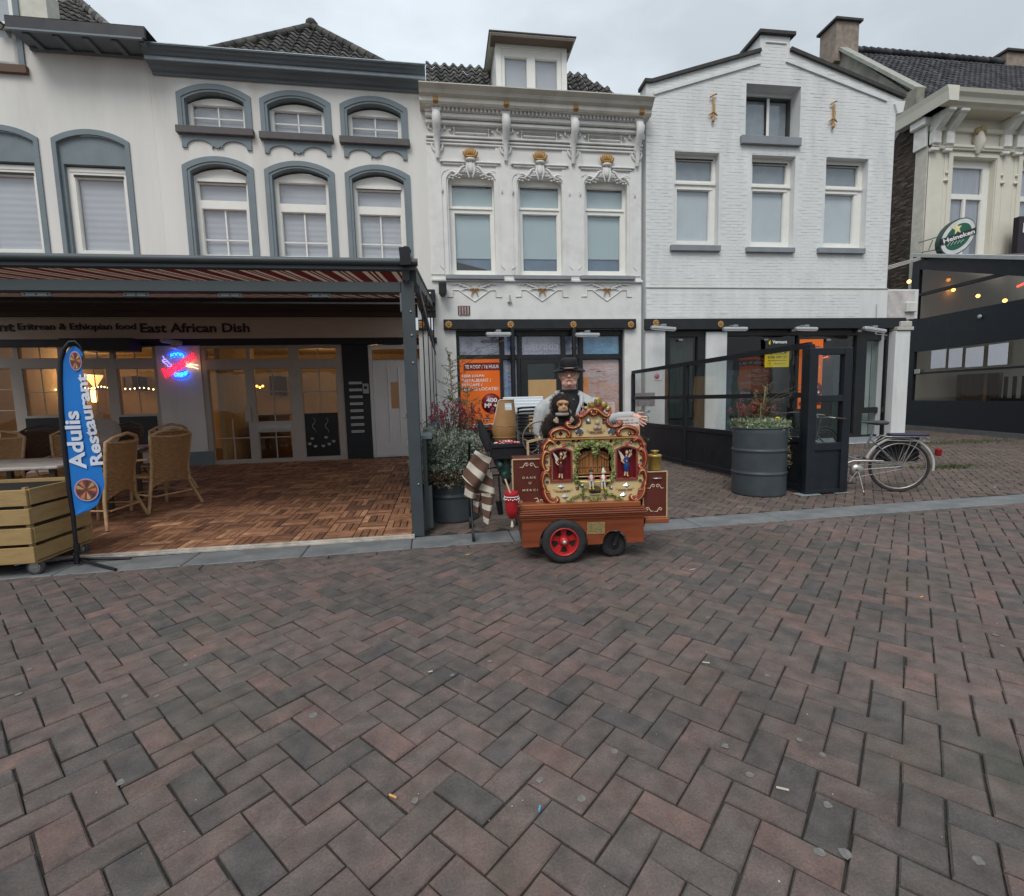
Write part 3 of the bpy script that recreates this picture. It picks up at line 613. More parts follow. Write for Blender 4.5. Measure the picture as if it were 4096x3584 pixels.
DW = framed(HB, rp(q0, q1, zf, zt), rc, .02, .10, CREAMF, 'window', gl_w, bars)
s0, s1, z0, z1 = G(745, 765, 972, 795); board(DW, 'letter_slot', s0, s1, z0, z1, .008, .02, M('brushed_plate', (.4, .39, .38), .35, metal=.7))
board(DW, 'door_handle', *[G(662, 640, 700, 745)[i] for i in (0, 1)], G(662, 640, 700, 745)[2], G(662, 640, 700, 745)[3], -.03, -.01, CREAMF, .01)
s0, s1, z0, z1 = G(1062, 686, 1290, 980)
po = board(DW, 'poster', s0, s1, z0, z1, .06, .064, M('black_poster', (.008, .007, .008), .4, bump=0))
q = MB(); m_st = M('pale_print', (.45, .42, .40), .7, bump=0)
for cx, cy in ((.28, .80), (.66, .80)):       # two curls of steam
    pts = [(s0+(s1-s0)*(cx+.05*math.sin(k*1.1)), .057, z0+(z1-z0)*(.52+.38*k/9)) for k in range(10)]
    q.tube(pts, [.004, .012, .02, .03, .022, .034, .03, .02, .014, .006], 6, flat=.2)
for cx, cy in ((.12, .30), (.28, .24), (.52, .24), (.70, .28), (.84, .34), (.2, .42), (.62, .44)):
    X, Z = s0+(s1-s0)*cx, z0+(z1-z0)*cy; q.lathe([(.014, -.03), (.034, -.012), (.04, .012)], 12, 0, (X, .05, Z), Matrix.Diagonal((1, .12, 1, 1)), cap=False); q.tube([(X+.04*math.cos(a*.7), .048, Z+.013+.008*math.sin(a*.7)) for a in range(9)], .004, 5, closed=True)
q.build('cup_print', m_st, DW)
# black panel with post slots, intercom and white door
b0, b1 = q1, .05
q = MB(); dr = G(1512, 216, 1852, 985); sd0, sd1 = FB.at('G3', 1505, 600)[0], -.12
q.plate(rp(b0+.002, b1, zf-.08, zt), [rp(sd0, sd1, zf+.02, FB.at('G3', 1600, 218)[1])], .0, .14); q.build('black_panel', BLACK, HB)
for k in range(8):
    y = 481+47.3*k; x = 1357+2.7*k; s0, s1, z0, z1 = rect(FB, 'G3', x, y-9, x+89, y+9, .02)
    o = board(HB, 'letter_slot', s0, s1, z0, z1, -.018, .0, M('satin_steel', (.42, .4, .38), .35, metal=.8), .004)
    board(o, 'flap', s0+.02, s1-.02, (z0+z1)/2-.003, (z0+z1)/2+.004, -.0205, -.0185, BLACK)
s0, s1, z0, z1 = rect(FB, 'G3', 1452, 485, 1492, 553, .03); o = board(HB, 'intercom', s0, s1, z0, z1, -.03, .0, M('grey_plastic', (.38, .37, .36), .5), .006)
board(o, 'display', s0+.03, s1-.03, z1-.12, z1-.06, -.034, -.0305, BLACK)
m_wd = M('white_door_paint', (.68, .65, .62), .4, var=.03, bump=.03)
zd1 = FB.at('G3', 1600, 222)[1]; zdt = FB.at('G3', 1600, 322)[1]; zdp = FB.at('G3', 1600, 305)[1]
q = MB(); q.plate(rp(sd0, sd1, zf+.02, zd1), [rp(sd0+.07, sd1-.07, zdt, zd1-.08), rp(sd0+.07, sd1-.07, zf+.04, zdp-.04)], .03, .12); do = q.build('door', m_wd, HB)
pane(do, sd0+.07, sd1-.07, zdt, zd1-.08, .09, gl_w)
w0, w1, v0, v1 = rect(FB, 'G3', 1645, 475, 1700, 655, -.08); q = MB(); q.plate(rp(sd0+.075, sd1-.075, zf+.045, zdp-.045), [rp(w0, w1, v0, v1)], .05, .10); leaf = q.build('leaf', m_wd, do)
pane(do, w0, w1, v0, v1, .085, gl_w)
for x in (1632, 1705):
    s = FB.at('G3', x, 620)[0]; q = MB(); q.tube([(s, .05, FB.at('G3', x, 885)[1]), (s, .05, FB.at('G3', x, 375)[1])], .016, 8); q.build('moulding', m_wd, do)
# wall lamp cluster / camera above the neon
q = MB(); s, z = FB.at('G3', 165, 205, .15); q.tube([(s, 0, z+.02), (s, -.18, z)], .03); q.tube([(s-.15, -.2, z+.03), (s+.16, -.2, z-.02)], .045, 8); q.ball((s-.16, -.22, z+.03), (.07, .06, .05)); q.tube([(s+.02, -.2, z), (s+.02, -.24, z-.13)], [.05, .075])
q.build('spotlight_cluster', M('grey_lamp_housing', (.4, .4, .42), .4), None, label='cluster of pale spotlights mounted above the round neon sign', cat='spotlight', loc=(FB.o[0], FB.o[1], 0), rot=(0, 0, FB.a))
# black loudspeaker/monitor shape hanging under the board
s0, s1, z0, z1 = rect(FB, 'V', 128, 678, 272, 703, .35); q = MB(); q.plate([(s0+.35, z0), (s1-.03, z0), (s1, z1), (s0, z1)], [], -.5, -.12)
q.build('ceiling_heater', BLACK, None, loc=(FB.o[0], FB.o[1], 0), rot=(0, 0, FB.a), label='flat black heater box hanging under the cream sign board', cat='heater')
# ------------------------------------------------------------------ restaurant room
m_rw = M('warm_cream_wall', (.52, .40, .25), .9, var=.06, bump=.1); m_rf = M('brown_room_floor', (.10, .05, .03), .5)
room = empty('restaurant_room', frame=FB, kind='structure')
for nm, a, mt in (('back_wall', (-9.5, .05, 4.6, 4.7, 0, 3.2), m_rw), ('room_floor', (-9.5, .05, .13, 4.6, .02, .12), m_rf), ('ceiling', (-9.5, .05, .13, 4.6, 2.9, 3.0), M('room_ceiling', (.5, .4, .28), .9)),
                  ('side_wall', (-9.6, -9.5, .13, 4.6, 0, 3), m_rw), ('side_wall', (.03, .06, .15, 4.6, 0, 3), m_rw), ('inner_wall', (-4.7, -4.6, .13, 2.2, .12, 2.9), m_rw)):
    q = MB(); q.box(*a[:6]); q.build(nm, mt, room)
def pl(name, x, y, z, e, r=.12, col=(1, .64, .30)):
    l = bpy.data.lights.new(name, 'POINT'); l.energy = e; l.shadow_soft_size = r; l.color = col; o = bpy.data.objects.new(name, l); COL.objects.link(o)
    v = Matrix.Rotation(FB.a, 4, 'Z') @ Vector((x, y, z)); o.location = (v[0]+FB.o[0], v[1]+FB.o[1], z); return o
m_bulb = emis('warm_bulb', (1, .72, .32), 9); m_shade = emis('lit_glass_shade', (1, .55, .2), 1.5)
for (zx, zy, Yd) in ((10, 748, 3.2), (188, 758, 3.4)):
    s, z = FB.at('V', zx, zy, -Yd); q = MB(); q.lathe([(.02, -.24), (.10, -.10), (.19, .05), (.2, .10)], 16, 0, (s, Yd, z)); q.build('wall_lamp', m_shade, None, loc=(FB.o[0], FB.o[1], 0), rot=(0, 0, FB.a), label='lit cone-shaped lamp seen through the %s restaurant windows' % ('far left' if zx < 50 else 'doors right of the blue flag in the'), cat='lamp')
    pl('lamp_light', s, Yd-.35, z+.1, 16)
    s, z = FB.at('V', zx+2 if zx < 50 else 188, 785 if zx < 50 else 790, -Yd-.3); q = MB(); q.lathe([(.05, -.2), (.07, -.17), (.07, .12), (.03, .2)], 8, 0, (s, Yd+.3, z)); q.build('lantern', emis('lantern_glow', (1, .6, .25), 4), None, loc=(FB.o[0], FB.o[1], 0), rot=(0, 0, FB.a), label='glowing wall lantern inside the restaurant, %s' % ('at the far left' if zx < 50 else 'right of the blue flag'), cat='lantern')
pl('room_light', -3.1, 2.6, 2.5, 11); pl('room_light', -1.6, 2.4, 2.5, 8); pl('room_light', -6.5, 2.0, 2.5, 11); pl('hall_light', -.7, 1.2, 2.4, 3)
for (a, b, Yd, lab) in (((50, 780), (120, 778), 2.6, 'left'), ((170, 776), (222, 774), 2.6, 'middle'), ((241, 776), (316, 778), 2.6, 'right')):
    q = MB(); s0, z0 = FB.at('V', *a, -Yd); s1, z1 = FB.at('V', *b, -Yd); n = 9
    for i in range(n): q.ball((s0+(s1-s0)*i/(n-1), Yd, z0+(z1-z0)*i/(n-1)-.02*math.sin(i)), .018, 6)
    q.build('string_lights', m_bulb, None, loc=(FB.o[0], FB.o[1], 0), rot=(0, 0, FB.a), label='string of small warm bulbs inside the %s window of the left bay' % lab, cat='string lights')
q = MB(); s0, z0 = FB.at('G3', 465, 482, -2.0); s1, z1 = FB.at('G3', 770, 505, -2.0)
for i in range(16): q.ball((s0+(s1-s0)*i/15, 2.0, z0+(z1-z0)*i/15+.03*math.sin(i*1.7)), .028, 6)
q.build('string_lights', emis('amber_bulbs', (1, .5, .08), 7), None, loc=(FB.o[0], FB.o[1], 0), rot=(0, 0, FB.a), label='amber garland of lights behind the double doors', cat='string lights')
for (x0, y0, x1, y1, Yd, lab) in ((98, 752, 116, 782, 3.9, 'dark red framed picture on the cream wall left of the flag'), (246, 752, 266, 780, 3.9, 'dark framed picture right of the flag'), (540, 752, 560, 790, 3.9, 'tall dark picture behind the middle door leaf')):
    s0, s1, z0, z1 = rect(FB, 'V', x0, y0, x1, y1, -Yd); q = MB(); q.plate(rp(s0, s1, z0, z1), [rp(s0+.04, s1-.04, z0+.04, z1-.04)], Yd-.03, Yd+.68); q.box(s0+.04, s1-.04, Yd+.0, Yd+.01, z0+.04, z1-.04)
    q.build('framed_picture', M('dark_picture', (.06, .02, .015), .5, var=.5, vs=9), None, loc=(FB.o[0], FB.o[1], 0), rot=(0, 0, FB.a), label=lab, cat='picture')
def indoor_table(s, y, lab):
    t = empty('indoor_table', label=lab, cat='table'); v = Matrix.Rotation(FB.a, 4, 'Z') @ Vector((s, y, 0)); t.location = (v[0]+FB.o[0], v[1]+FB.o[1], .12)
    mw = M('dark_table_wood', (.05, .025, .015), .4); board(t, 'tabletop', -.4, .4, -.35, .35, 0, 0, mw).data.transform(Matrix.Identity(4))
    t.children[0].data.clear_geometry(); q = MB(); q.box(-.4, .4, -.35, .35, .72, .75, bev=.01); me = q.mesh('tabletop', mw); t.children[0].data = me
    for sx in (-.33, .33):
        for sy in (-.28, .28): q = MB(); q.box(sx-.02, sx+.02, sy-.02, sy+.02, 0, .72); q.build('leg', mw, t)
indoor_table(-3.6, 1.7, 'dark wooden table inside behind the left leaf of the double doors'); indoor_table(-2.6, 2.2, 'dark wooden table inside behind the middle door leaf'); indoor_table(-1.7, 1.8, 'dark wooden table inside behind the right door leaf')
q = MB(); q.box(-4.3, -3.9, 1.2, 2.4, .12, 1.1); q.box(-4.35, -3.85, 1.15, 2.45, 1.1, 1.15); q.build('counter', M('counter_wood', (.16, .08, .035), .4), None, loc=(FB.o[0], FB.o[1], 0), rot=(0, 0, FB.a), label='brown serving counter inside behind the double doors', cat='counter')
# ------------------------------------------------------------------ neon sign
def A5(x, y, d=.07): return FB.at('A5', x, y, d)
neon = empty('neon_sign', frame=FB, label='glowing blue, red and white neon sign on the pier between the door bays', cat='neon sign')
NY = -.07
def tubes(name, lines, mat, r=.006):
    q = MB()
    for ln in lines: q.tube([(A5(*p)[0], NY, A5(*p)[1]) for p in ln], r, 6)
    return q.build(name, mat, neon)
n_blue = emis('neon_blue', (.01, .03, 1), 3.2); n_cyan = emis('neon_cyan', (.03, .8, .6), 1.1); n_red = emis('neon_red', (1, .02, .06), 1.3); n_white = emis('neon_warm_white', (1, .62, .38), 1.8)
arc = lambda cx, cy, rx, ry, a0, a1, n=14: [(cx+rx*math.cos(R(a0+(a1-a0)*i/n)), cy+ry*math.sin(R(a0+(a1-a0)*i/n))) for i in range(n+1)]
tubes('blue_tube', [arc(550, 640, 255, 262, -140, -45), arc(550, 700, 240, 215, -125, -62), arc(610, 700, 230, 240, 140, 28), arc(600, 640, 190, 170, 115, 45), arc(610, 720, 235, 226, 120, 30)], n_blue, .012)
tubes('glass_tube', [[(262, 480), (300, 560)], [(250, 570), (330, 545), (345, 590), (270, 600), (250, 570)], [(262, 600), (350, 660), (365, 700), (430, 690), (440, 650), (400, 640), (345, 570)]], emis('neon_violet', (.35, .3, 1), 1.6), .009)
tubes('cutlery_tube', [[(745, 605), (800, 600), (830, 640), (985, 672)], [(745, 640), (800, 655), (830, 640)], [(760, 620), (810, 625)], [(735, 690), (800, 672), (880, 690), (890, 712), (800, 705), (735, 690)], [(890, 712), (990, 745)]], n_white, .010)
text('FOOD', n_cyan, neon, (A5(415, 450)[0], A5(690, 450)[0], A5(550, 505)[1], A5(550, 405)[1]), NY, bold=.02, ext=.006, curve=-.35)
text('DRINK', n_cyan, neon, (A5(500, 860)[0], A5(800, 860)[0], A5(650, 905)[1], A5(650, 810)[1]), NY, bold=.02, ext=.006, rot=.12, curve=.25)
c0 = A5(590, 650); W_ = A5(950, 650)[0]-A5(230, 650)[0]
text('Restaurant', n_red, neon, (c0[0]-W_*.57, c0[0]+W_*.57, c0[1]-.10, c0[1]+.10), NY-.008, bold=.012, ext=.006, rot=R(33), shear=.35)
q = MB()
for p in ((550, 380), (300, 800), (900, 430)): s, z = A5(*p); q.tube([(s, NY, z), (s, 0, z)], .005, 6)
s, z = A5(585, 640); q.box(s-.33, s+.34, -.052, -.046, z-.30, z+.28); q.build('clear_backing', glass('clear_acrylic', (.97, .97, .97), .25), neon)
for (x, y, e, c) in ((550, 480, .9, (.05, .12, 1)), (420, 800, .9, (1, .08, .12)), (640, 880, .9, (.05, .1, 1)), (900, 690, .35, (1, .6, .4))):
    s, z = A5(x, y); pl('neon_light', s, -.12, z, e*.5, .05, c)
# ------------------------------------------------------------------ house A: the plastered corner house further left
HA = empty('corner_house', frame=FB, label='white plastered house at the left edge with dark eaves box and two tall windows', cat='house')
sA1 = sB0-.002; wA = rect(FB, 'Z1', 366, 842, 868, 1640, .03); wid = wA[1]-wA[0]; r1 = FB.at('Z1', 282, 1250, .03)[0]
wins = [(r1-wid, r1, 4.5, wA[3]), (wA[0], wA[1], 4.5, wA[3])]
q = MB(); q.plate(rp(-13, sA1, zg, 9.4-.95), [arch(a+.05, b-.05, c, d-SPR-.03, d-.05) for a, b, c, d in wins], .0, .12); q.build('wall', WHITE, HA)
q = MB(); q.plate(rp(-13, FB.at('Z1', 305, 60, .0)[0], 8.4, 9.4), [rp(*vr(FB, -60, -90, 27, 130))], -.0, .35); q.build('upper_wall', M('cream_plaster', (.62, .60, .52), .85, bump=.2), HA)
s0, s1, z0, z1 = vr(FB, -60, -90, 27, 130); framed(HA, rp(s0, s1, z0, z1), [(s0+.08, s1-.08, z0+.08, z0+.7), (s0+.08, s1-.08, z0+.8, z1-.08)], .0, .08); board(HA, 'backing', s0, s1, z0, z1, .12, .14, BLIND)
board(HA, 'surround', s1+.002, s1+.10, z0-.05, z1, -.03, .06, GREYB); board(HA, 'sill', s0-.1, s1+.14, z0-.14, z0-.002, -.08, .08, M('brown_stone', (.13, .085, .06), .8))
for a, b, c, d in wins:
    i0, i1 = a+TW, b-TW; zt = rect(FB, 'Z1', 400, 1085, 820, 1640, -.1)[3]
    q = MB(); q.plate(arch(a, b, c, d-SPR, d), [arch(i0-.06, i1+.06, c-.001, d-SPR-.07, d-.10)], -.028, .03)
    q.plate(arch(i0-.06, i1+.06, c, d-SPR-.07, d-.10), [rp(i0, i1, c-.001, zt)], .035, .2); q.build('window_surround', GREYB, HA)
    o = framed(HA, rp(i0+.001, i1-.001, c, zt-.03), [(i0+.13, i1-.09, c+.1, zt-.22)], .11, .2); board(o, 'vent', i0+.12, i1-.08, zt-.215, zt-.17, .095, .108, BLACK)
    board(o, 'frame_step', i0+.04, i1-.03, zt-.12, zt-.05, .098, .109, FRAME, .008)
    bq = MB(); n = 12; zb = c+.05; z2 = zt-.15
    for k in range(n*2):
        ya, yb = (.215, .220) if k % 2 else (.220, .215); bq.quad((i0, ya, zb+(z2-zb)*k/(2*n)), (i1, ya, zb+(z2-zb)*k/(2*n)), (i1, yb, zb+(z2-zb)*(k+1)/(2*n)), (i0, yb, zb+(z2-zb)*(k+1)/(2*n)))
    bq.build('blind', BLIND, o); board(o, 'backing', i0, i1, c, zt, .27, .28, DARKIN)
# eaves box with brackets
e0s, e1s = FB.at('Z1', 30, 95, .55)[0], FB.at('Z1', 930, 225, .55)[0]
zf0 = FB.at('Z1', 600, 232, .55)[1]; zf1 = FB.at('Z1', 600, 150, .55)[1]
board(HA, 'fascia', e0s, e1s+.05, zf0, zf1, -.58, -.53, M('charcoal_zinc', (.035, .036, .042), .6), .01)
board(HA, 'fascia_edge', e0s, e1s, zf0-.02, zf0+.01, -.592, -.54, GREYB)
q = MB(); q.add([(e0s, -.53, zf0+.02), (e1s, -.53, zf0+.02), (e1s, 0, zf0+.03), (e0s, 0, zf0+.03)], [(0, 1, 2, 3)]); q.build('soffit', GREYD, HA)
board(HA, 'wall_moulding', e0s, e1s, zf0-.03, zf0+.04, -.07, 0, GREYD, .02)

for k in range(5):
    s = e0s+.25+(e1s-e0s-.3)*k/4; q = MB(); q.box(s-.05, s+.05, -.5, -.08, zf0-.035, zf0+.02, bev=.01); q.build('bracket', GREYD, HA)
q = MB(); q.quad((e0s, -.58, zf1), (e1s+.05, -.58, zf1), (e1s+.05, .3, zf1+.05), (e0s, .3, zf1+.05)); q.build('gutter_top', M('charcoal_zinc', (.035, .036, .042), .6), HA)
RA = empty('roof'); RA.parent = HA
ra0 = FB.at('V', 93, 32, .1)[0]
pantile_roof(RA, (ra0-.9, -.15, zf1+.03), (1, 0, 0), (0, 1, .95), 17, 14, .21, .22, lambda u, v: u < 2.1-v*.62, m_tile, 200, 9, lambda u, v: v-u)
q = MB(); a = Vector((ra0+1.2, -.12, zf1+.08)); b = a+Vector((-1.885, 2.2, 2.09))
for i in range(12): p0 = a.lerp(b, i/12); p1 = a.lerp(b, (i+1.1)/12); q.tone = random.Random(i+50).random(); q.tube([p0, p1+Vector((0, 0, .02))], [.10, .085], 8)
q.build('hip_tile', m_tile, HA, tone=True)
# ================================================================== HOUSE C: ornate white house with the vacant shop
HCo = empty('ornate_house', frame=FC, label='narrow white stucco house with dentilled cornice, gold shells and a flat-roofed dormer', cat='house')
def rC(z, *t, d=0): return rect(FC, z, *t, d)
cL, cR = -.02, 4.90; zCt = 7.72
cw = [rC('C3', 300, 0, 698, 872), rC('C3', 907, 30, 1283, 876), rC('C3', 1485, 42, 1850, 878)]
cfr = [((318, 92, 675, 283), (350, 342, 663, 840)), ((910, 112, 1250, 296), (936, 350, 1238, 844)), ((1489, 128, 1806, 304), (1498, 358, 1786, 845))]
o0, o1 = FC.at('G4', 298, 300)[0], FC.at('G4', 1447, 300)[0]; zo = FC.at('G4', 800, 200)[1]
q = MB(); q.plate(rp(cL, cR, 0, zCt), [rounded(a, b, c, d_, .16) for a, b, c, d_ in cw]+[rp(o0, o1, .001, zo)], 0, .34); q.build('wall', STUCCO, HCo)
m_nv = M('night_blue_glimpse', (.05, .07, .11), .5, var=.2, bump=0)
for k, (a, b, c, d_) in enumerate(cw):
    rcs = [rC('C3', *t, d=-.18) for t in cfr[k]]
    o = framed(HCo, rounded(a+.001, b-.001, c, d_, .16), rcs, .14, .22)
    board(o, 'transom_ledge', a+.02, b-.04, rcs[1][3]+.08, rcs[1][3]+.105, .115, .139, FRAME, .004)
    board(o, 'film', a, b, rcs[1][2]+(rcs[1][3]-rcs[1][2])*.235, d_, .23, .235, BLINDL); board(o, 'lower_reflection', a, b, c, rcs[1][2]+(rcs[1][3]-rcs[1][2])*.25, .25, .255, M('dusky_blue_reflection', (.17, .225, .30), .8, bump=0))  # lower band: reflection of the houses opposite, put into the sheet's colour
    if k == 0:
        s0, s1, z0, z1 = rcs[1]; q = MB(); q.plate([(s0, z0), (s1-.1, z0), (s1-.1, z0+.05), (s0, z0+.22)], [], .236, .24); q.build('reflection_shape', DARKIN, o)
    s0, s1, z0, z1 = rcs[0]; board(o, 'head_dark_strip', s0, s1, z1-.05, z1, .205, .21, M('dark_green_grey', (.04, .045, .04), .9))  # dark strip along the top of the upper pane
    sr = rC('C3', *((268, 872, 778, 908), (868, 875, 1362, 910), (1445, 878, 1920, 910))[k], d=.1)
    board(HCo, 'sill', sr[0], sr[1], sr[2], sr[3], -.12, .03, SILL, .008)
    # surround: raised architrave with cartouche
    q = MB(); q.plate(rounded(a-.10, b+.10, c, d_+.08, .20), [rounded(a-.04, b+.04, c-.001, d_+.035, .18)], -.035, .0)
    q.plate(rounded(a-.22, b+.22, c, d_+.14, .08), [rounded(a-.14, b+.14, c-.001, d_+.09, .18)], -.018, .0)
    q.build('architrave', STUCCO, HCo)
    cx = (a+b)/2; hw = (b-a)/2
    zt0 = FC.at('Z3', (440, 875, 1288)[k], (938, 955, 970)[k])[1]
    q = MB()
    for sgn_ in (-1, 1):
        q.M = Matrix.Translation((cx, 0, 0)) @ Matrix.Diagonal((sgn_, 1, 1, 1))
        q.box(.12, hw+.16, -.07, 0, zt0-.02, zt0+.015, bev=.01); q.box(.14, hw+.10, -.045, 0, zt0-.06, zt0-.022, bev=.008)
        # scrolls and leaves
        q.tube([(.16+.045*math.cos(t)*(1-t/14), -.03, zt0-.17+.045*math.sin(t)*(1-t/14)) for t in [i*.7 for i in range(14)]], .016, 6)
        q.tube([(.13, -.03, zt0-.08), (.2, -.045, zt0-.12), (.27, -.03, zt0-.22), (.37, -.03, zt0-.30), (.46, -.02, zt0-.28)], [.02, .03, .028, .022, .01], 7)
        q.tube([(.2, -.03, zt0-.28), (.3, -.03, zt0-.25), (.4, -.03, zt0-.20), (.5, -.02, zt0-.22), (.56, -.01, zt0-.19)], [.012, .022, .022, .018, .006], 7)
        for j in range(5): q.ball((.26+.07*j, -.02, zt0-.33+.02*math.sin(j*2)), (.035, .02, .016), 6)
        q.tube([(.06, -.04, zt0-.02), (.09, -.05, zt0-.15), (.04, -.04, zt0-.32)], [.03, .035, .012], 7)
    q.M = Matrix.Identity(4); q.ball((cx, -.04, zt0-.10), (.07, .04, .13), 10); q.ball((cx, -.06, zt0+.05), (.11, .06, .04), 10)
    q.build('cartouche', STUCCO, HCo)
    q = MB()
    for j in range(7):
        t = -1+j/3; q.ball((cx+.12*t, -.075, zt0+.14+.06*(1-t*t)), (.036, .035, .085), 8, M=Matrix.Rotation(t*.55, 4, 'Y'))
    q.ball((cx, -.08, zt0+.10), (.15, .03, .03), 10); q.build('shell', GOLD, HCo)
    # relief below the sill: branches, ribbon, V moulding
    zb = FC.at('C3', (525, 1112, 1675)[k], 1000)[1]; q = MB()
    for sgn_ in (-1, 1):
        q.M = Matrix.Translation((cx, 0, zb)) @ Matrix.Diagonal((sgn_, 1, 1, 1))
        q.tube([(0, -.02, -.02), (.2, -.025, .06), (.38, -.025, .13), (.52, -.02, .10)], [.01, .014, .012, .006], 6)
        q.tube([(0, -.02, 0), (.2, -.02, .02), (.33, -.02, -.03)], [.01, .014, .004], 6)
        for j in range(9): u = .1+.045*j; q.ball((u, -.025, .04+.11*(u/.4)+.035*(-1)**j), (.036, .016, .012), 6, M=Matrix.Rotation(-.7*(-1)**j, 4, 'Y'))
        q.tube([(0, -.01, -.26), (.36, -.01, -.01), (.49, -.01, -.01), (.49, -.01, -.16), (.62, -.01, -.16)], .011, 6)
    q.build('branch_relief', STUCCO, HCo)
    q = MB()
    for sgn_ in (-1, 1):
        q.M = Matrix.Translation((cx, 0, zb)) @ Matrix.Diagonal((sgn_, 1, 1, 1))
        q.ball((.05, -.035, .01), (.05, .02, .028), 8); q.tube([(0, -.03, 0), (.05, -.03, -.07), (.08, -.03, -.16)], [.012, .014, .005], 6)
    q.build('ribbon', GOLD, HCo)
# pilaster strips with little drops and feet
m_orn = STUCCO
for x0, x1, zz in ((175, 262, 0), (600, 690, 0), (1010, 1130, 0), (1430, 1500, 0)):
    s0 = FC.at('Z3', x0, 1150)[0]; s1 = FC.at('Z3', x1, 1150)[0]; z0 = FC.at('Z3', 700, 1640)[1]; z1 = FC.at('Z3', 700, 835)[1]
    board(HCo, 'pilaster', s0, s1, z0, z1, -.022, 0, STUCCO, .008)
q = MB()
for x, y in ((262, 1110), (632, 1120), (702, 1122), (1052, 1135), (1118, 1138), (1458, 1145)):
    s, z = FC.at('Z3', x, y); q.tube([(s, -.03, z+.08), (s+.01, -.04, z), (s, -.03, z-.05)], [.012, .022, .006], 6)
for x, y in ((265, 1590), (645, 1592), (705, 1592), (1068, 1595), (1118, 1595), (1465, 1600)):
    s, z = FC.at('Z3', x, y); d_ = 1 if x in (265, 645, 1068, 1465) else -1; q.tube([(s-.05*d_, -.03, z+.05), (s+.02*d_, -.03, z-.03)], [.004, .012], 6)
q.build('drop_ornament', STUCCO, HCo)
z0 = FC.at('C3', 1000, 935)[1]; z1 = FC.at('C3', 1000, 912)[1]; board(HCo, 'string_course', cL, cR+.02, z0, z1, -.06, 0, STUCCO, .01)
z0 = FC.at('Z3', 800, 1665)[1]
# frieze: lower moulding, panels, consoles, dentils
zm = FC.at('Z3', 840, 822)[1]
for k, (dz, dd) in enumerate(((.05, .085), (-.02, .06), (-.085, .045))): board(HCo, 'frieze_moulding', cL, cR, zm+dz-.025, zm+dz+.02, -dd, 0, STUCCO, .01)
zd = FC.at('Z3', 840, 610, .3)[1]
board(HCo, 'dentil_bed', cL, cR, zd+.04, zd+.16, -.24, 0, STUCCO, .01); board(HCo, 'bed_moulding', cL, cR, zd-.16, zd-.06, -.16, 0, STUCCO, .02); board(HCo, 'bed_moulding', cL, cR, zd-.26, zd-.17, -.10, 0, STUCCO, .02)
board(HCo, 'dentil_back', cL, cR, zd-.06, zd+.04, -.17, 0, STUCCO)
me = None; s = cL+.16; dent = MB(); dent.box(-.026, .026, -.05, 0, -.048, .045, bev=.008); dme = dent.mesh('dentil', STUCCO)
while s < cR-.1: inst('dentil', dme, HCo, (s, -.17, zd-.005)); s += .087
cons = [FC.at('Z3', x, 640, .2)[0] for x in (225, 659, 1087, 1493)]
for k, s in enumerate(cons):
    q = MB(); q.tube([(s, -.20, zd-.10), (s, -.27, zd-.20), (s, -.22, zd-.36), (s, -.12, zd-.50), (s, -.10, zd-.75), (s, -.06, zd-.95)], [.085, .10, .085, .06, .05, .045], 10, flat=.8)
    q.box(s-.085, s+.085, -.235, 0, zd-.12, zd+.0, bev=.01); q.box(s-.05, s+.05, -.06, 0, zm, zd-.3, bev=.01)
    for d_ in (-1, 1):
        q.tube([(s+d_*.07, -.03, zd-.20), (s+d_*.16, -.03, zd-.24), (s+d_*.18, -.03, zd-.33), (s+d_*.10, -.03, zd-.36)], [.02, .03, .025, .01], 7)
        q.tube([(s+d_*.025, -.10, zd-.5), (s+d_*.025, -.075, zd-.8)], .012, 6)
    q.box(s-.07, s+.07, -.11, 0, zm-.09, zm+.10, bev=.02)
    q.tube([(s+.12*math.cos(t), -.04, zm-.12+.15*math.sin(t)) for t in [math.pi+i*math.pi/10 for i in range(11)]], .022, 7)
    q.tube([(s+.05*math.cos(t), -.06, zm-.08+.11*math.sin(t)) for t in [math.pi+i*math.pi/8 for i in range(9)]], .022, 7)
    q.build('console', STUCCO, HCo)
    q = MB(); q.box(s-.07, s+.07, -.34, -.2, zd+.02, zd+.17, bev=.03); q.tube([(s-.055, -.33, zd+.075), (s+.055, -.33, zd+.075)], .03, 8); q.build('console_cap', GOLD, HCo)
for k in range(3):
    a, b = cons[k]+.26, cons[k+1]-.26; z0, z1 = zm+.18, zd-.34
    q = MB(); q.plate(rp(a, b, z0, z1), [rp(a+.045, b-.045, z0+.045, z1-.045)], -.05, 0); q.plate(rp(a+.10, b-.10, z0+.10, z1-.14), [rp(a+.125, b-.125, z0+.125, z1-.165)], -.04, 0)
    q.box(a+.14, b-.14, -.055, 0, z0-.055, z0-.02, bev=.01); q.build('frieze_panel', STUCCO, HCo)
# crown moulding (stone-grey gutter front)
ct = 7.90
prof = [(0, ct-.28), (.30, ct-.28), (.33, ct-.24), (.33, ct-.16), (.36, ct-.14), (.40, ct-.12), (.43, ct-.06), (.49, ct-.02), (.52, ct+.0), (.52, ct+.02), (0, ct+.06)]
profile_run(HCo, 'cornice', prof, cL-.1, cR+.10, M('cream_cornice_paint', (.55, .53, .47), .6, var=.08, vs=2, bump=.15, dirt=.5, dcol=(.3, .28, .23), ds=3, stretch=(1, 1, .3)))
board(HCo, 'cornice_base', cL, cR+.02, zd+.165, ct-.281, -.28, 0, STUCCO, .02)
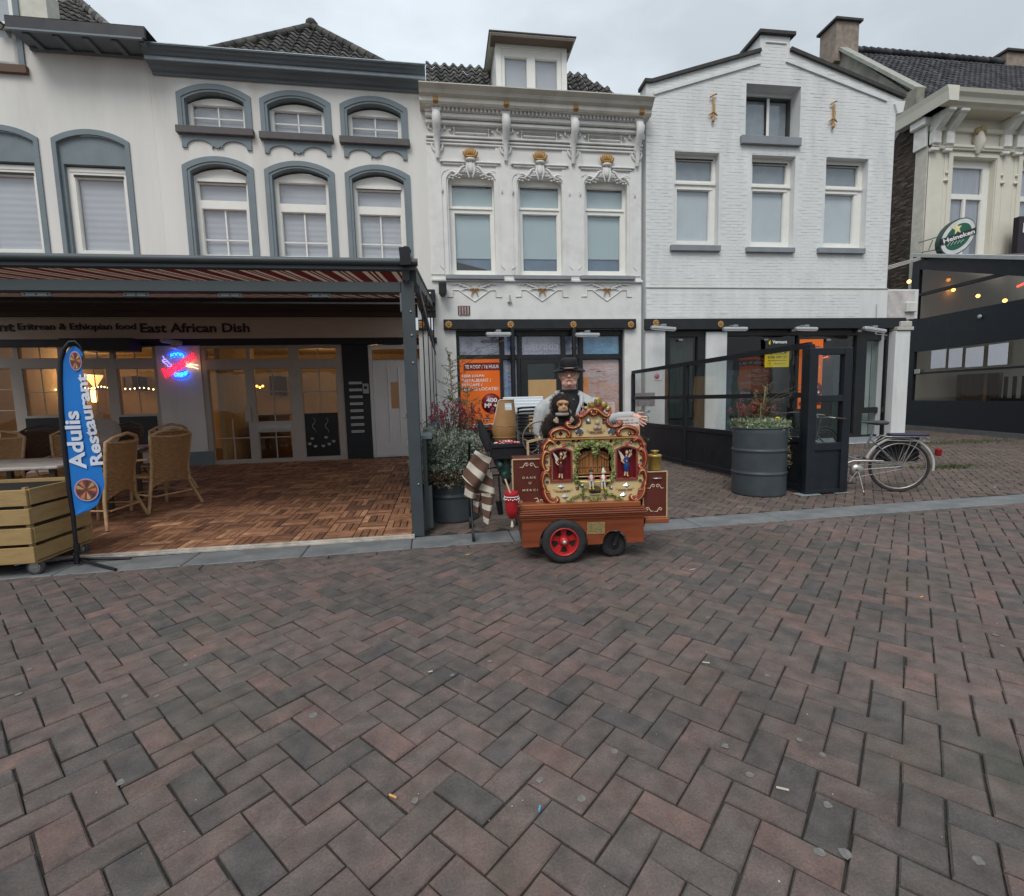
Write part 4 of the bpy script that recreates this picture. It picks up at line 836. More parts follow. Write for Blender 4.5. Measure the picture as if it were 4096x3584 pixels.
# low tiled roof strips and dormer
RC = empty('roof'); RC.parent = HCo
zr = FC.at('Z3', 300, 380, -1.2)[1]
d0, d1 = FC.at('Z3', 597, 330, .0)[0], FC.at('Z3', 1038, 330, .0)[0]
pantile_roof(RC, (cL+.05, -.05, ct), (1, 0, 0), (0, 1, 1.15), 24, 9, .205, .24, lambda u, v: (u < (d0-cL)-.1 or (u > (d1-cL)+.0 and u < 4.55-(v-.5)*.55)) and v < 1.95, m_tile, 160, 5, lambda u, v: v)
q = MB(); q.quad((cL, 0, ct-.02), (cR, 0, ct-.02), (cR-1, 2.2, ct+1.6), (cL, 2.2, ct+1.6)); q.build('roof_boarding', DARKIN, HCo)
m_dm = M('lichen_cream_paint', (.60, .61, .53), .75, var=.1, vs=6, bump=.25, dirt=.3, dcol=(.2, .22, .17), ds=5)
dz0, dz1 = ct+.0, FC.at('Z3', 820, 200, .02)[1]; zt = FC.at('Z3', 820, 128, .28)[1]
dm = [rect(FC, 'Z3', 650, 265, 792, 470, -.03), rect(FC, 'Z3', 840, 280, 980, 482, -.03)]
q = MB(); q.plate(rp(d0, d1, dz0-.1, dz1+.02), [rp(d0+.12, d1-.12, dz0-.02, dz1-.1)], -.02, .1); q.box(d0, d0+.06, .1, 2.6, dz0-.2, dz1); q.box(d1-.06, d1, .1, 2.6, dz0-.2, dz1)
q.build('dormer_cheek', FRAME, HCo)
framed(HCo, rp(d0+.125, d1-.125, dz0-.02, dz1-.105), [(a, b, dz0+.1, dz1-.26) for a, b, c, d_ in dm], .0, .07); board(HCo, 'backing', d0+.13, d1-.13, dz0, dz1-.11, .09, .098, BLIND)
q = MB(); q.box(d0-.14, d1+.14, -.24, 2.6, dz1+.02, zt, bev=.01); q.build('dormer_roof', m_dm, HCo)
board(HCo, 'dormer_edge', d0-.16, d1+.16, zt, zt+.02, -.26, 2.6, M('dark_flashing', (.08, .08, .075), .7))
board(HCo, 'dormer_soffit', d0-.10, d1+.10, dz1-.03, dz1+.02, -.25, .1, M('weathered_brown_board', (.13, .10, .08), .8, dirt=.6, ds=12))
# ---- vacant shop front
m_f = M('black_shop_frame', (.016, .018, .02), .4, var=.2, bump=.08)
bm = rC('G4', 212, 130, 1528, 197, d=.1); bx = board(HCo, 'beam', bm[0], bm[1], bm[2], bm[3], -.10, .0, m_f, .01)
for x in (247, 670, 1098, 1490): s, z = FC.at('G4', x, 169, .1); rosette(bx, s, z, -.11, .085, GOLD)
SY = .16
def rS(*t): return rC('G4', *t, d=-SY)
top_r = [(316, 242, 596, 378), (622, 242, 720, 378), (742, 242, 1015, 376), (1040, 242, 1134, 376), (1160, 242, 1416, 372)]
low_r = [(326, 402, 600, 1010), (622, 405, 722, 990), (1118, 402, 1136, 990), (1160, 402, 1416, 1010)]
door = rS(742, 402, 1096, 1180); dwin = [(785, 432, 978, 660)]
rc = [rS(*t) for t in top_r+low_r]; rc = [(a, b, max(c, .12), d_) for a, b, c, d_ in rc]
s_o0, s_o1 = o0+.001, o1-.001
fr = framed(HCo, rp(s_o0, s_o1, .0, zo-.002), rc+[(door[0], door[1], .05, door[3])], .12, .22, m_f)
# remove the glass over the doorway by giving it a door leaf in front
dw = rS(*dwin[0]); q = MB(); q.plate(rp(door[0]+.01, door[1]-.01, .06, door[3]-.01), [rp(dw[0], dw[1], .4, dw[3])], .10, .14); dl = q.build('door', m_f, HCo)
zsp = FC.at('G4', 880, 544, -SY)[1]; board(dl, 'plywood', dw[0], dw[1], .4, zsp, .12, .13, M('plywood', (.50, .31, .14), .7, var=.1, vs=5, bump=.1, stretch=(1, 1, .2)))
pane(dl, dw[0], dw[1], zsp, dw[3], .12, PANED)
def printed(name, base, alt, alt2, s=3.0, bmp=.8):
    if name in _mats: return _mats[name]
    m = bpy.data.materials.new(name); m.use_nodes = True; nt = m.node_tree; N = nt.nodes; L = nt.links; b = N['Principled BSDF']; b.inputs['Roughness'].default_value = .55
    tc = N.new('ShaderNodeTexCoord'); n = N.new('ShaderNodeTexNoise'); n.inputs['Scale'].default_value = s; n.inputs['Detail'].default_value = 3; n.inputs['Distortion'].default_value = 1.2; L.new(tc.outputs['Object'], n.inputs[0])
    cr = N.new('ShaderNodeValToRGB'); e = cr.color_ramp.elements; e[0].position = .34; e[0].color = (*alt, 1); e[1].position = .66; e[1].color = (*alt2, 1); k = e.new(.5); k.color = (*base, 1); L.new(n.outputs[0], cr.inputs[0]); L.new(cr.outputs[0], b.inputs['Base Color'])
    v = N.new('ShaderNodeTexNoise'); v.inputs['Scale'].default_value = s*3.5; v.inputs['Detail'].default_value = 6; v.inputs['Distortion'].default_value = 2; L.new(tc.outputs['Object'], v.inputs[0])
    bu = N.new('ShaderNodeBump'); bu.inputs['Strength'].default_value = bmp; bu.inputs['Distance'].default_value = .06; L.new(v.outputs[0], bu.inputs['Height']); L.new(bu.outputs[0], b.inputs['Normal']); _mats[name] = m; return m
m_p1 = printed('crumpled_lavender_paper', (.42, .41, .52), (.27, .28, .38), (.55, .53, .62), 2.5); m_p2 = printed('crumpled_blue_film', (.16, .36, .56), (.12, .28, .48), (.24, .44, .62), 2)
m_p3 = printed('faded_pink_mural', (.68, .44, .40), (.70, .40, .28), (.64, .50, .50), 2.2, .5); m_p4 = printed('crumpled_blue_lavender', (.36, .41, .58), (.22, .34, .58), (.52, .50, .60), 2.5)
def sheet(name, r_, mat, y=.205, lab=None): return board(HCo, name, r_[0]-.01, r_[1]+.01, r_[2]-.01, r_[3]+.01, y, y+.006, mat)
sheet('window_print', rc[0], m_p1); sheet('window_print', rc[1], m_p4); sheet('window_print', rc[2], m_p1); sheet('window_print', rc[3], m_p1); sheet('window_print', rc[4], m_p2)
sheet('window_print', rc[6], m_p4); sheet('window_print', rc[7], m_p4); mu_ = sheet('window_print', rc[8], m_p3)
e_ = rS(765, 283, 1000, 342); text('entrada', M('faint_white_letters', (.5, .5, .56), .6), HCo, e_, .200, bold=.0, ext=.001)
# plaster patches and note sheets of the mural
s0, s1, z0, z1 = rc[8]; q = MB(); m_or = M('orange_mural_patch', (.60, .26, .10), .7, var=.2)
q.box(s0+.02, s0+.16, .195, .203, z1-.95, z1-.42); q.build('mural_patch', m_or, HCo)
q = MB(); r = random.Random(3)
for k in range(16): a = s0+.05+r.random()*(s1-s0-.45); zz = z1-.2-r.random()*1.6; q.box(a, a+.10+.16*r.random(), .197, .2, zz, zz+.008+.015*r.random())
q.build('mural_cracks', M('mural_line_brown', (.48, .27, .22), .8), HCo)  # thin brown lines scattered over the mural
q = MB(); q.box(s0+.55, s1-.12, .193, .197, z1-1.55, z1-1.05); q.build('note_sheet', M('pink_note_sheet', (.6, .48, .46), .7), HCo)
for k in range(8): board(HCo, 'note_line', s0+.58, s1-.16-.05*(k % 3), z1-1.11-.05*k, z1-1.09-.05*k, .190, .1925, M('pink_line_print', (.45, .33, .33), .7))
m_brs = DARKIN
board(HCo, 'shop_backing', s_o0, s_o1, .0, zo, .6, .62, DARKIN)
# orange estate poster
pr = rS(328, 402, 602, 886); post = empty('estate_poster', frame=FC, label='orange poster with white lettering and dark red circle beside the left planter', cat='poster')
m_o = M('orange_poster', (.90, .17, .012), .4, var=.03, bump=0, emit=None); m_mr = M('dark_red_print', (.18, .008, .012), .45, bump=0); m_w = M('white_print', (.8, .78, .76), .5, bump=0)
board(post, 'sheet', pr[0], pr[1], pr[2], pr[3], .13, .134, m_o)
def pS(*t): return rect(FC, 'G4', *t, -.13)
a = pS(348, 428, 597, 480); q = MB(); q.plate(rounded(a[0], a[1]+.02, a[2], a[3], .08), [], .127, .1295); q.build('banner', m_mr, post)
text('TE KOOP / TE HUUR', m_w, post, pS(358, 443, 590, 467), .127, bold=.018, ext=.001)
for t, b, x1 in ((512, 'HIER JOUW', 492), (540, 'RESTAURANT /', 536), (568, 'EETCAFÉ /', 478), (598, 'LEISURE LOCATIE?', 588)): text(b, m_w, post, pS(338, t-2, x1, t+20), .127, bold=.018, ext=.001)
s, z = FC.at('G4', 538, 705, -.13); q = MB(); q.lathe([(.001, 0), (.235, 0), (.235, .003), (.001, .003)], 32, 0, (s, .1295, z), Matrix.Rotation(R(90), 4, 'X'), cap=False); q.build('circle', m_mr, post)
text('400', m_w, post, pS(503, 668, 578, 698), .122, bold=.04, ext=.001); text('M² +', m_w, post, pS(492, 704, 578, 734), .122, bold=.04, ext=.001)
a = pS(345, 855, 600, 884); board(post, 'foot_strip', a[0], a[1], a[2], a[3], .127, .1295, m_mr); text('INFO@KOOPHUUR.NL', m_w, post, pS(352, 862, 470, 874), .125, bold=.03, ext=.001)
a = pS(485, 805, 530, 822); board(post, 'logo_box', a[0], a[1], a[2], a[3], .127, .1295, m_mr); text('bormax', m_w, post, pS(489, 808, 527, 819), .125, bold=.02, ext=.001)
# downpipes
for x, lab in ((679, 'black downpipe standing in front of the shop front, beside the orange poster'), (1098, 'black downpipe behind the man, left of the pink mural')):
    s = FC.at('G4', x, 300, .0)[0]; q = MB(); q.tube([(s, -.06, .02), (s, -.06, zo+.02)], .055, 12)
    for zz in (.9, FC.at('G4', x, 330, 0)[1], FC.at('G4', x, 400, 0)[1]): q.tube([(s, -.06, zz-.03), (s, -.06, zz+.03)], .068, 12)
    q.build('downpipe', m_f, None, loc=(FC.o[0], FC.o[1], 0), label=lab, cat='downpipe')
def tube_lamp(F, z, x0, y0, x1, y1, d, label, tilt=0.0, tiltx=0.0, grp='slim floodlights over the shop fronts'):
    a = F.at(z, x0, y0, d); b = F.at(z, x1, y1, d); t = empty('floodlight', frame=F, label=label, cat='lamp', group=grp)
    cx, cz = (a[0]+b[0])/2, (a[1]+b[1])/2; hl = math.hypot(b[0]-a[0], b[1]-a[1])/2
    M4 = Matrix.Translation((cx, -d, cz)) @ Matrix.Rotation(-math.atan2(b[1]-a[1], b[0]-a[0]), 4, 'Y') @ Matrix.Rotation(tiltx, 4, 'Z')
    q = MB(M4); q.box(-hl, hl, -.06, .06, -.045, .035, bev=.02); q.build('housing', M('aluminium_housing', (.50, .52, .53), .35, metal=.5, var=.06), t)
    q = MB(M4); q.box(-hl+.03, hl-.03, -.045, .045, -.052, -.046); q.build('diffuser', M('frosted_diffuser', (.75, .77, .78), .4), t)
    q = MB(); q.tube([(cx, 0, cz+.06), (cx, -d*.6, cz+.10), (cx, -d, cz+.04)], .014, 8); q.box(cx-.05, cx+.05, -.02, 0, cz, cz+.12); q.box(cx-.06, cx+.06, -d-.04, -d+.05, cz+.035, cz+.09, bev=.01); q.build('bracket', M('grey_bracket', (.3, .31, .32), .4, metal=.4), t); return t
tube_lamp(FC, 'G4', 500, 232, 673, 232, .45, 'slim floodlight above the orange poster window'); tube_lamp(FC, 'G4', 1110, 236, 1276, 237, .45, 'slim floodlight above the blue film window above the man')
a = rC('G4', 310, 40, 393, 103); q = MB(); q.box(a[0], a[1], -.012, .0, a[2], a[3]); q.build('vent_hole', M('rusty_vent', (.09, .05, .045), .9, var=.4, vs=25, bump=.5), HCo)
for k in range(4): s = a[0]+(a[1]-a[0])*(.15+.23*k); board(HCo, 'vent_bar', s-.02, s+.02, a[2], a[3], -.03, -.012, M('scraped_mortar', (.35, .27, .25), .9, var=.3, vs=20))
def speaker(F, z, x0, y0, x1, y1, d, label):
    s0, s1, z0, z1 = rect(F, z, x0, y0, x1, y1, d); t = empty('loudspeaker', frame=F, label=label, cat='loudspeaker', group='black wall loudspeakers')
    q = MB(); q.plate(rounded(s0, s1, z0, z1, .05)[:0] or [(s0, z1), (s0, z0+.06), (s0+.05, z0), (s1-.05, z0), (s1, z0+.06), (s1, z1)], [], -d, -d+.22); q.build('cabinet', M('black_plastic', (.014, .015, .017), .55), t)
    q = MB(); q.plate([(s0+.02, z1-.02), (s0+.02, z0+.07), (s0+.06, z0+.02), (s1-.06, z0+.02), (s1-.02, z0+.07), (s1-.02, z1-.02)], [], -d-.012, -d-.001); q.build('grille', M('black_mesh_grille', (.02, .021, .024), .8, bump=.8, bs=300), t)
    q = MB(); q.box((s0+s1)/2-.04, (s0+s1)/2+.04, -d+.22, 0, (z0+z1)/2-.04, (z0+z1)/2+.04); q.build('bracket', ANTH, t); return t
speaker(FC, 'A1', 672, 512, 780, 688, .3, 'black loudspeaker on the ornate house beside the awning rail')
q = MB(); s, z = FC.at('C3', 826, 1075, .05); q.tube([(s, -.05, z-.07), (s, -.05, z+.07)], .018, 8); q.box(s-.05, s+.05, -.06, 0, z-.09, z-.07); q.build('pipe_stub', M('grey_pipe', (.4, .39, .37), .6), HCo)
# ================================================================== HOUSE D: white painted brick house with a gable
HD = empty('gable_house', frame=FD, label='white painted brick house with a stepped gable top, four windows and black shop front', cat='house')
def pD(x, y, d=0): return FD.at('Z4', x, y, d)
top = [pD(150, 402), pD(775, 225), pD(778, 128), pD(948, 134), pD(945, 218), pD(1592, 492), pD(1580, 575)]
dR = pD(1515, 1300)[0]; dL = .06
poly = [(dL, .0), (dR, .0), (dR, pD(1555, 590)[1]), (top[6][0], top[6][1]), (top[5][0], top[5][1]-.03), (top[4][0], top[4][1]), (top[3][0], top[3][1]), (top[2][0], top[2][1]), (top[1][0], top[1][1]), (dL-.0, top[0][1])]
def rD(*t, d=0, z='Z4'): return rect(FD, z, *t, d)
dh = [rD(693, 415, 1005, 742), rD(283, 800, 537, 1340), rD(722, 820, 970, 1350), rD(1145, 834, 1385, 1355)]
zbD = FD.at('G5', 1000, 160)[1]; oD = (FD.at('G5', 328, 500)[0], FD.at('G6', 1040, 700)[0])
holes = [rp(*h) for h in dh]+[rp(oD[0], oD[1], .001, zbD)]
q = MB(); q.plate(poly, holes, 0, .35); q.build('wall', WHITEB, HD)
# painted bricks in running bond: relief on the wall
def pip(x, y, P):
    c = False; n = len(P)
    for i in range(n):
        (x1, y1), (x2, y2) = P[i], P[(i+1) % n]
        if (y1 > y) != (y2 > y) and x < (x2-x1)*(y-y1)/(y2-y1)+x1: c = not c
    return c
def brick_wall(parent, poly, holes, bw, bh, j, mat, y, nmax, seed, key, amp=.0018):
    r = random.Random(seed); xs = [p[0] for p in poly]; zs = [p[1] for p in poly]; P = []
    z = max(.2, min(zs))+bh/2; row = 0
    while z < max(zs):
        x = min(xs)-(bw/2 if row % 2 else 0)
        while x < max(xs):
            a, b = x+j/2, x+bw-j/2; ok = all(pip(u, v, poly) for u in (a, b) for v in (z-bh/2, z+bh/2))
            if ok:
                for (h0, h1, g0, g1) in holes:
                    if b > h0-.004 and a < h1+.004 and z+bh/2 > g0 and z-bh/2 < g1: ok = False; break
            if ok: P.append((key(x, z), (a+b)/2, z))
            x += bw
        z += bh; row += 1
    P.sort(); hw, hh = (bw-j)/2, (bh-j)/2; var = []
    def one(q, sx, dep):
        c = .004; vs = [(-hw*sx+c, -dep, -hh+c), (hw*sx-c, -dep, -hh+c), (hw*sx-c, -dep, hh-c), (-hw*sx+c, -dep, hh-c), (-hw*sx, .002, -hh), (hw*sx, .002, -hh), (hw*sx, .002, hh), (-hw*sx, .002, hh)]
        q.add(vs, [(0, 1, 2, 3), (0, 4, 5, 1), (1, 5, 6, 2), (2, 6, 7, 3), (3, 7, 4, 0)])
    for i in range(14): q = MB(); q.tone = i/13; one(q, 1, .0015+amp*i/13*2); var.append(q.mesh('brick', mat, True))
    rest = MB()
    for i, (_, x, z) in enumerate(P):
        if i < nmax: inst('brick', r.choice(var), parent, (x, y, z), (r.gauss(0, .008), r.gauss(0, .006), r.gauss(0, .006)))
        else: rest.tone = min(1, max(0, r.gauss(.5, .25))); rest.M = Matrix.Translation((x, y, z)) @ Matrix.Rotation(r.gauss(0, .008), 4, 'X') @ Matrix.Rotation(r.gauss(0, .006), 4, 'Y') @ Matrix.Rotation(r.gauss(0, .006), 4, 'Z'); one(rest, 1, .0015+amp*abs(r.gauss(0, 1)))
    rest.build('wall_bricks', mat, parent, tone=True, kind='stuff')
zline = pD(800, 1585)[1]
b1 = [p for p in poly]; b1 = [(dL, zline+.01), (dR, zline+.01)]+poly[2:]
brick_wall(HD, b1, dh, .222, .0745, .009, WHITEB, 0, 300, 3, lambda x, z: abs(z-5.5)+abs(x-3)*.3)
b2 = [(dL, zbD+.05), (dR, zbD+.05), (dR, zline-.03), (dL, zline-.03)]
board(HD, 'projecting_band', dL, dR+.9, zbD+.0, zline, -.035, -.001, WHITEB, .006)
brick_wall(HD, b2, [(dR-.75, dR, 0, 9)], .222, .0745, .009, WHITEB, -.035, 0, 5, lambda x, z: x)
board(HD, 'ledge', dL, dR, zline, zline+.02, -.05, 0, M('grimy_ledge', (.35, .33, .28), .9, dirt=.5))
# rough render patch at the right end of the band
a = rD(975, 205, 1165, 408, z='G6'); board(HD, 'render_patch', a[0], a[1], a[2], a[3], -.05, -.036, M('stained_render', (.52, .49, .47), .9, var=.15, vs=6, dirt=.5, dcol=(.33, .27, .24), ds=4))
# windows of house D
spec = [((690, 500, 932, 716), None), ((286, 850, 496, 972), (290, 1022, 477, 1315)), ((723, 872, 919, 990), (719, 1032, 901, 1323)), ((1143, 886, 1326, 1003), (1131, 1046, 1300, 1330))]
for k, (u, l) in enumerate(spec):
    a, b, c, d_ = dh[k]; rec = .38 if k == 0 else .22
    if k == 0:
        uu = rD(*u, d=-rec); m = (uu[0]+uu[1])/2; wz0, wz1 = c, uu[3]+.03
        q = MB(); q.box(a, b, .3, .42, uu[3]+.02, d_); q.build('window_head', WHITEB, HD)
        o = framed(HD, rp(a, b, c, uu[3]+.02), [(a+.06, m-.03, c+.05, uu[3]-.03), (m+.03, b-.07, c+.05, uu[3]-.03)], rec-.03, rec+.03, M('dark_sash_paint', (.04, .04, .042), .5)); board(o, 'mullion', m-.035, m+.035, c+.02, uu[3], rec-.06, rec-.031, FRAME, .01)
        board(o, 'film', a, b, c, d_, rec+.04, rec+.045, M('grey_frosted_film', (.29, .32, .36), .8, bump=0))
    else:
        ru, rl = rD(*u, d=-rec), rD(*l, d=-rec); q = None
        o = framed(HD, rp(a, b, c, d_), [ru, rl], rec-.05, rec+.03)
        board(o, 'transom_ledge', a, b-.01, ru[2]-.10, ru[2]-.045, rec-.09, rec-.051, FRAME, .006)
        board(o, 'sash', rl[0]-.001, rl[1]+.06, rl[3]+.0, rl[3]+.04, rec-.065, rec-.05, FRAME)
        board(o, 'film', a, b, c, rl[3]+.08, rec+.04, rec+.045, BLINDP); board(o, 'upper_film', a, b, ru[2]-.05, d_, rec+.035, rec+.038, M('grey_frosted_film', (.29, .32, .36), .8, bump=0))
        q = MB(); q.box(ru[0]-.01, ru[1]+.01, rec-.052, rec-.046, ru[3]-.012, ru[3]+.02); q.build('head_gap', BLACK, o)
    t = ((670, 708, 1013, 756), (265, 1332, 550, 1366), (700, 1345, 976, 1374), (1112, 1349, 1380, 1380))[k]
    sr = rD(*t, d=.08); board(HD, 'sill', sr[0], sr[1], sr[2], sr[3], -.09, .2, SILL, .008)
# copings
m_cop = M('dark_coping', (.05, .047, .045), .8, var=.3, vs=10, bump=.3)
def coping(p, q_, w=.075): s = MB(); s.bar((p[0], .15, p[1]+.02), (q_[0], .15, q_[1]+.02), .42, w, up=(0, 0, 1)); s.build('coping', m_cop, HD)
coping((dL-.05, top[0][1]), top[0]); coping(top[0], top[1]); coping(top[4], (top[5][0]+.04, top[5][1]), .08)
for a, b in ((top[0], top[1]), (top[4], top[5])):     # shallow raised band following the slope
    q = MB(); off = .24; q.bar((a[0]+(.05 if a is top[0] else -.1), -.02, a[1]-off), (b[0]-(0 if a is top[0] else .45), -.02, b[1]-off+(.0 if a is top[0] else .16)), .04, .06); q.build('slope_moulding', WHITEB, HD)
q = MB(); q.box(top[2][0]+.0, top[3][0], 0.36, 1.5, top[1][1]-.1, top[2][1]+.0); q.build('gable_stack', WHITEB, HD)
board(HD, 'stack_cap', top[2][0]-.07, top[3][0]+.10, top[2][1], top[2][1]+.09, -.08, 1.55, m_cop, .01)
a = pD(805, 165), pD(925, 185); board(HD, 'stack_moulding', a[0][0], a[1][0], a[1][1], a[0][1], -.03, -.0, WHITEB, .01)
q = MB(); q.plate([(top[5][0]-.25, top[5][1]-.15), (top[5][0]+.03, top[5][1]-.08), (top[6][0]+.02, top[6][1]), (top[6][0]-.12, top[6][1]-.05)], [], -.05, .3); q.build('kneeler', WHITEB, HD)
q = MB(); q.add([(dL, .36, top[0][1]-.3), (dR, .36, pD(1592, 492)[1]-.3), ((top[2][0]+top[3][0])/2, .36, top[1][1]-.1), (dL, 6, top[0][1]-.3), (dR, 6, pD(1592, 492)[1]-.3), ((top[2][0]+top[3][0])/2, 6, top[1][1]-.1)], [(0, 3, 5, 2), (1, 4, 5, 2)]); q.build('roof', m_tile2, HD)
q = MB(); q.box(dR-.3, dR-.01, .36, 6, 0, pD(1592, 492)[1]-.35); q.build('side_wall', WHITEB, HD)
for x, y in ((499, 552), (1185, 590)):
    s, z = pD(x, y); q = MB(); q.tube([(s, -.05, z+.22), (s+.02, -.06, z), (s, -.05, z-.24)], [.02, .03, .02], 8); q.tube([(s-.11, -.05, z-.17), (s, -.06, z-.10), (s+.11, -.05, z-.17)], [.012, .03, .012], 8); q.tube([(s-.08, -.05, z+.22), (s, -.06, z+.27), (s+.08, -.05, z+.30)], .018, 8); q.ball((s, -.06, z-.28), (.04, .03, .06), 8)
    q.build('wall_anchor', M('rusty_gold_iron', (.40, .23, .08), .5, metal=.3, var=.4, vs=30), HD)
# ---- ground floor of house D
mf = m_f
ob = FD.at('G5', 163, 200, .07)[0]; bD = board(HD, 'beam', ob, dR+.55, FD.at('G5', 300, 243, .07)[1], zbD+.02, -.07, .0, mf, .01)
for x, y in ((253, 190), (783, 200)): s, z = FD.at('G5', x, y, .07); rosette(bD, s, z, -.08, .085, GOLD)
g0, g1 = oD; zt = FD.at('G5', 300, 245)[1]
def rG(*t, d=-.1): return rect(FD, 'G5', *t, d)
q5 = lambda x, y, d=-.1: FD.at('G5', x, y, d)[0]
dd = [rG(362, 300, 590, 915), rG(830, 290, 1405, 1080), rG(1440, 290, 1880, 1080)]
g6 = rect(FD, 'G6', 825, 555, 962, 1040, -.1); g7 = rect(FD, 'G6', 795, 1075, 950, 1228, -.1); g8 = rect(FD, 'G6', 715, 560, 745, 1230, -.1)
rc = [(dd[0][0], dd[0][1], .75, dd[0][3]), (dd[1][0], dd[1][1], .45, dd[1][3]), (dd[2][0], dd[2][1], .25, dd[2][3]), (g6[0], g6[1], g6[2], g6[3]), (g7[0], g7[1], .2, g7[3])]
sf = framed(HD, rp(g0+.002, g1-.002, .0, zbD-.002), rc, .08, .17, mf, glass_=PANED)
a, b = q5(652, 400), q5(822, 400); board(HD, 'white_pilaster', a, b, .0, zt-.05, .02, .079, WHITEB, .01)
s = (q5(640, 800), q5(752, 800)); s2 = (q5(770, 800), q5(806, 800))
board(HD, 'plinth', g0, g1, .0, .16, .05, .079, SILL)
for k in range(7):    # curtain folds behind the door glass
    s = rc[0][0]+(rc[0][1]-rc[0][0])*(.15+.12*k); q = MB(); q.tube([(s, .22, .8), (s, .22, rc[0][3])], .05, 8, flat=.4); q.build('curtain', M('grey_curtain', (.10, .10, .10), .9), HD)
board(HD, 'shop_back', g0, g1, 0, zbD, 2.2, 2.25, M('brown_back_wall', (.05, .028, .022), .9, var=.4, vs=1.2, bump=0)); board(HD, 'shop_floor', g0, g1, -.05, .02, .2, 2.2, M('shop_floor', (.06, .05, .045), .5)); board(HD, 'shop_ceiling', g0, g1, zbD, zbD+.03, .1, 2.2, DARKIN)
board(HD, 'green_panel', g6[0]-.3, g6[1]-.3, .05, g6[3]+.05, .8, .83, M('green_grey_panel', (.12, .17, .15), .7)); board(HD, 'inner_panel', rc[1][0]+.3, rc[1][0]+1.2, .05, 2.0, .9, .93, M('green_grey_panel', (.12, .17, .15), .7))
q = MB(); r = random.Random(12)
for k in range(6): a = rc[1][0]+.2+.38*k; q.box(a, a+.05, .9, .95, .1, .8+.2*r.random()); q.box(a, a+.3, .9, 1.2, .74, .78)
q.build('stacked_furniture', M('dim_furniture', (.05, .03, .02), .6), HD)
q = MB(); s, z = FD.at('G6', 600, 822, -1.6); q.ball((s, 1.6, z), .05, 8); q.build('lit_bulb', emis('room_bulb', (1, .8, .5), 6), None, loc=(FD.o[0], FD.o[1], 0), rot=(0, 0, FD.a), label='small lit bulb inside the black shop front right of the orange poster', cat='lamp')
q = MB(); s, z = FD.at('G6', 640, 754, -1.6); q.box(s-.07, s+.07, 1.58, 1.6, z-.03, z+.03); q.build('exit_light', emis('green_exit', (.05, 1, .2), 4), None, loc=(FD.o[0], FD.o[1], 0), rot=(0, 0, FD.a), label='small green emergency light inside the black shop front', cat='light')
q = MB(); a = FD.at('G6', 525, 684, -1.5); b = FD.at('G6', 650, 645, -1.5)
for k in range(14): q.ball((a[0]+(b[0]-a[0])*k/13, 1.5, a[1]+(b[1]-a[1])*k/13), .014, 5)
q.build('string_lights', emis('red_bulbs', (1, .12, .04), 5), None, loc=(FD.o[0], FD.o[1], 0), rot=(0, 0, FD.a), label='string of tiny red lights inside the black shop front behind the glass screen', cat='string lights')
# posters
ye = empty('yellow_sale_poster', frame=FD, label='black and yellow for sale poster hanging in the window behind the glass screen', cat='poster')
m_y = M('yellow_poster', (.72, .54, .015), .45, var=.03, bump=0); m_k = M('black_print', (.012, .014, .012), .5, bump=0)
a = rG(1148, 325, 1340, 412, d=-.07); board(ye, 'header', a[0], a[1], a[2], a[3], .06, .064, M('dark_green_print', (.015, .025, .022), .5, bump=0)); text('Vermunt', m_w, ye, rG(1205, 330, 1325, 356, d=-.07), .058, bold=.03, ext=.001)
q = MB(); s, z = FD.at('G5', 1183, 348, -.07); q.plate([(s-.02, z-.05), (s+.02, z-.05), (s+.02, z+.06), (s-.03, z)], [], .056, .059); q.build('emblem', m_y, ye)
a = rG(1143, 413, 1342, 550, d=-.07); board(ye, 'sheet', a[0], a[1], a[2], a[3], .06, .064, m_y); text('TE KOOP', m_k, ye, rG(1165, 416, 1326, 448, d=-.07), .058, bold=.03, ext=.001); text('0165 550 111', m_k, ye, rG(1168, 456, 1320, 478, d=-.07), .058, bold=.03, ext=.001)
a = rG(1168, 494, 1318, 498, d=-.07); board(ye, 'rule', a[0], a[1], a[2], a[3], .056, .0595, m_k); text('b   vastgoed', m_k, ye, rG(1180, 516, 1305, 530, d=-.07), .058, ext=.001)
og = empty('tall_orange_poster', frame=FD, label='tall narrow orange poster with dark red roundels beside the yellow poster', cat='poster')
a = rG(1420, 322, 1612, 890, d=-.07); board(og, 'sheet', a[0], a[1], a[2], a[3], .06, .064, m_o); c = rG(1450, 380, 1612, 440, d=-.07); q = MB(); q.plate(rounded(c[0], c[1], c[2], c[3], .1), [], .057, .0595); q.build('banner', m_mr, og)
text('TE KOOP\nTE HUUR', m_w, og, (c[0]+.06, c[1]-.04, c[2]+.04, c[3]-.03), .055, bold=.03, ext=.001)
text('HIER JOUW\nRESTAURANT /\nEETCAFÉ /\nLEISURE\nLOCATIE?', m_w, og, rG(1445, 512, 1592, 640, d=-.07), .058, bold=.03, ext=.001)
s, z = FD.at('G5', 1555, 735, -.07); q = MB(); q.lathe([(.001, 0), (.2, 0), (.2, .003), (.001, .003)], 28, 0, (s, .059, z), Matrix.Rotation(R(90), 4, 'X'), cap=False); q.build('circle', m_mr, og); text('400\nM² +', m_w, og, (s-.13, s+.13, z-.12, z+.12), .055, bold=.04, ext=.001)
a = rG(1420, 835, 1600, 862, d=-.07); board(og, 'foot_strip', a[0], a[1], a[2], a[3], .057, .0595, m_mr)
tube_lamp(FD, 'G5', 215, 222, 415, 238, .45, 'slim floodlight tilted over the left end of the black beam'); tube_lamp(FD, 'G5', 805, 235, 1000, 235, .45, 'slim floodlight above the middle of the black shop front'); tube_lamp(FD, 'G5', 1398, 233, 1572, 237, .45, 'slim floodlight above the tall orange poster'); tube_lamp(FD, 'G6', 815, 468, 970, 492, .45, 'slim floodlight hanging askew near the white column')
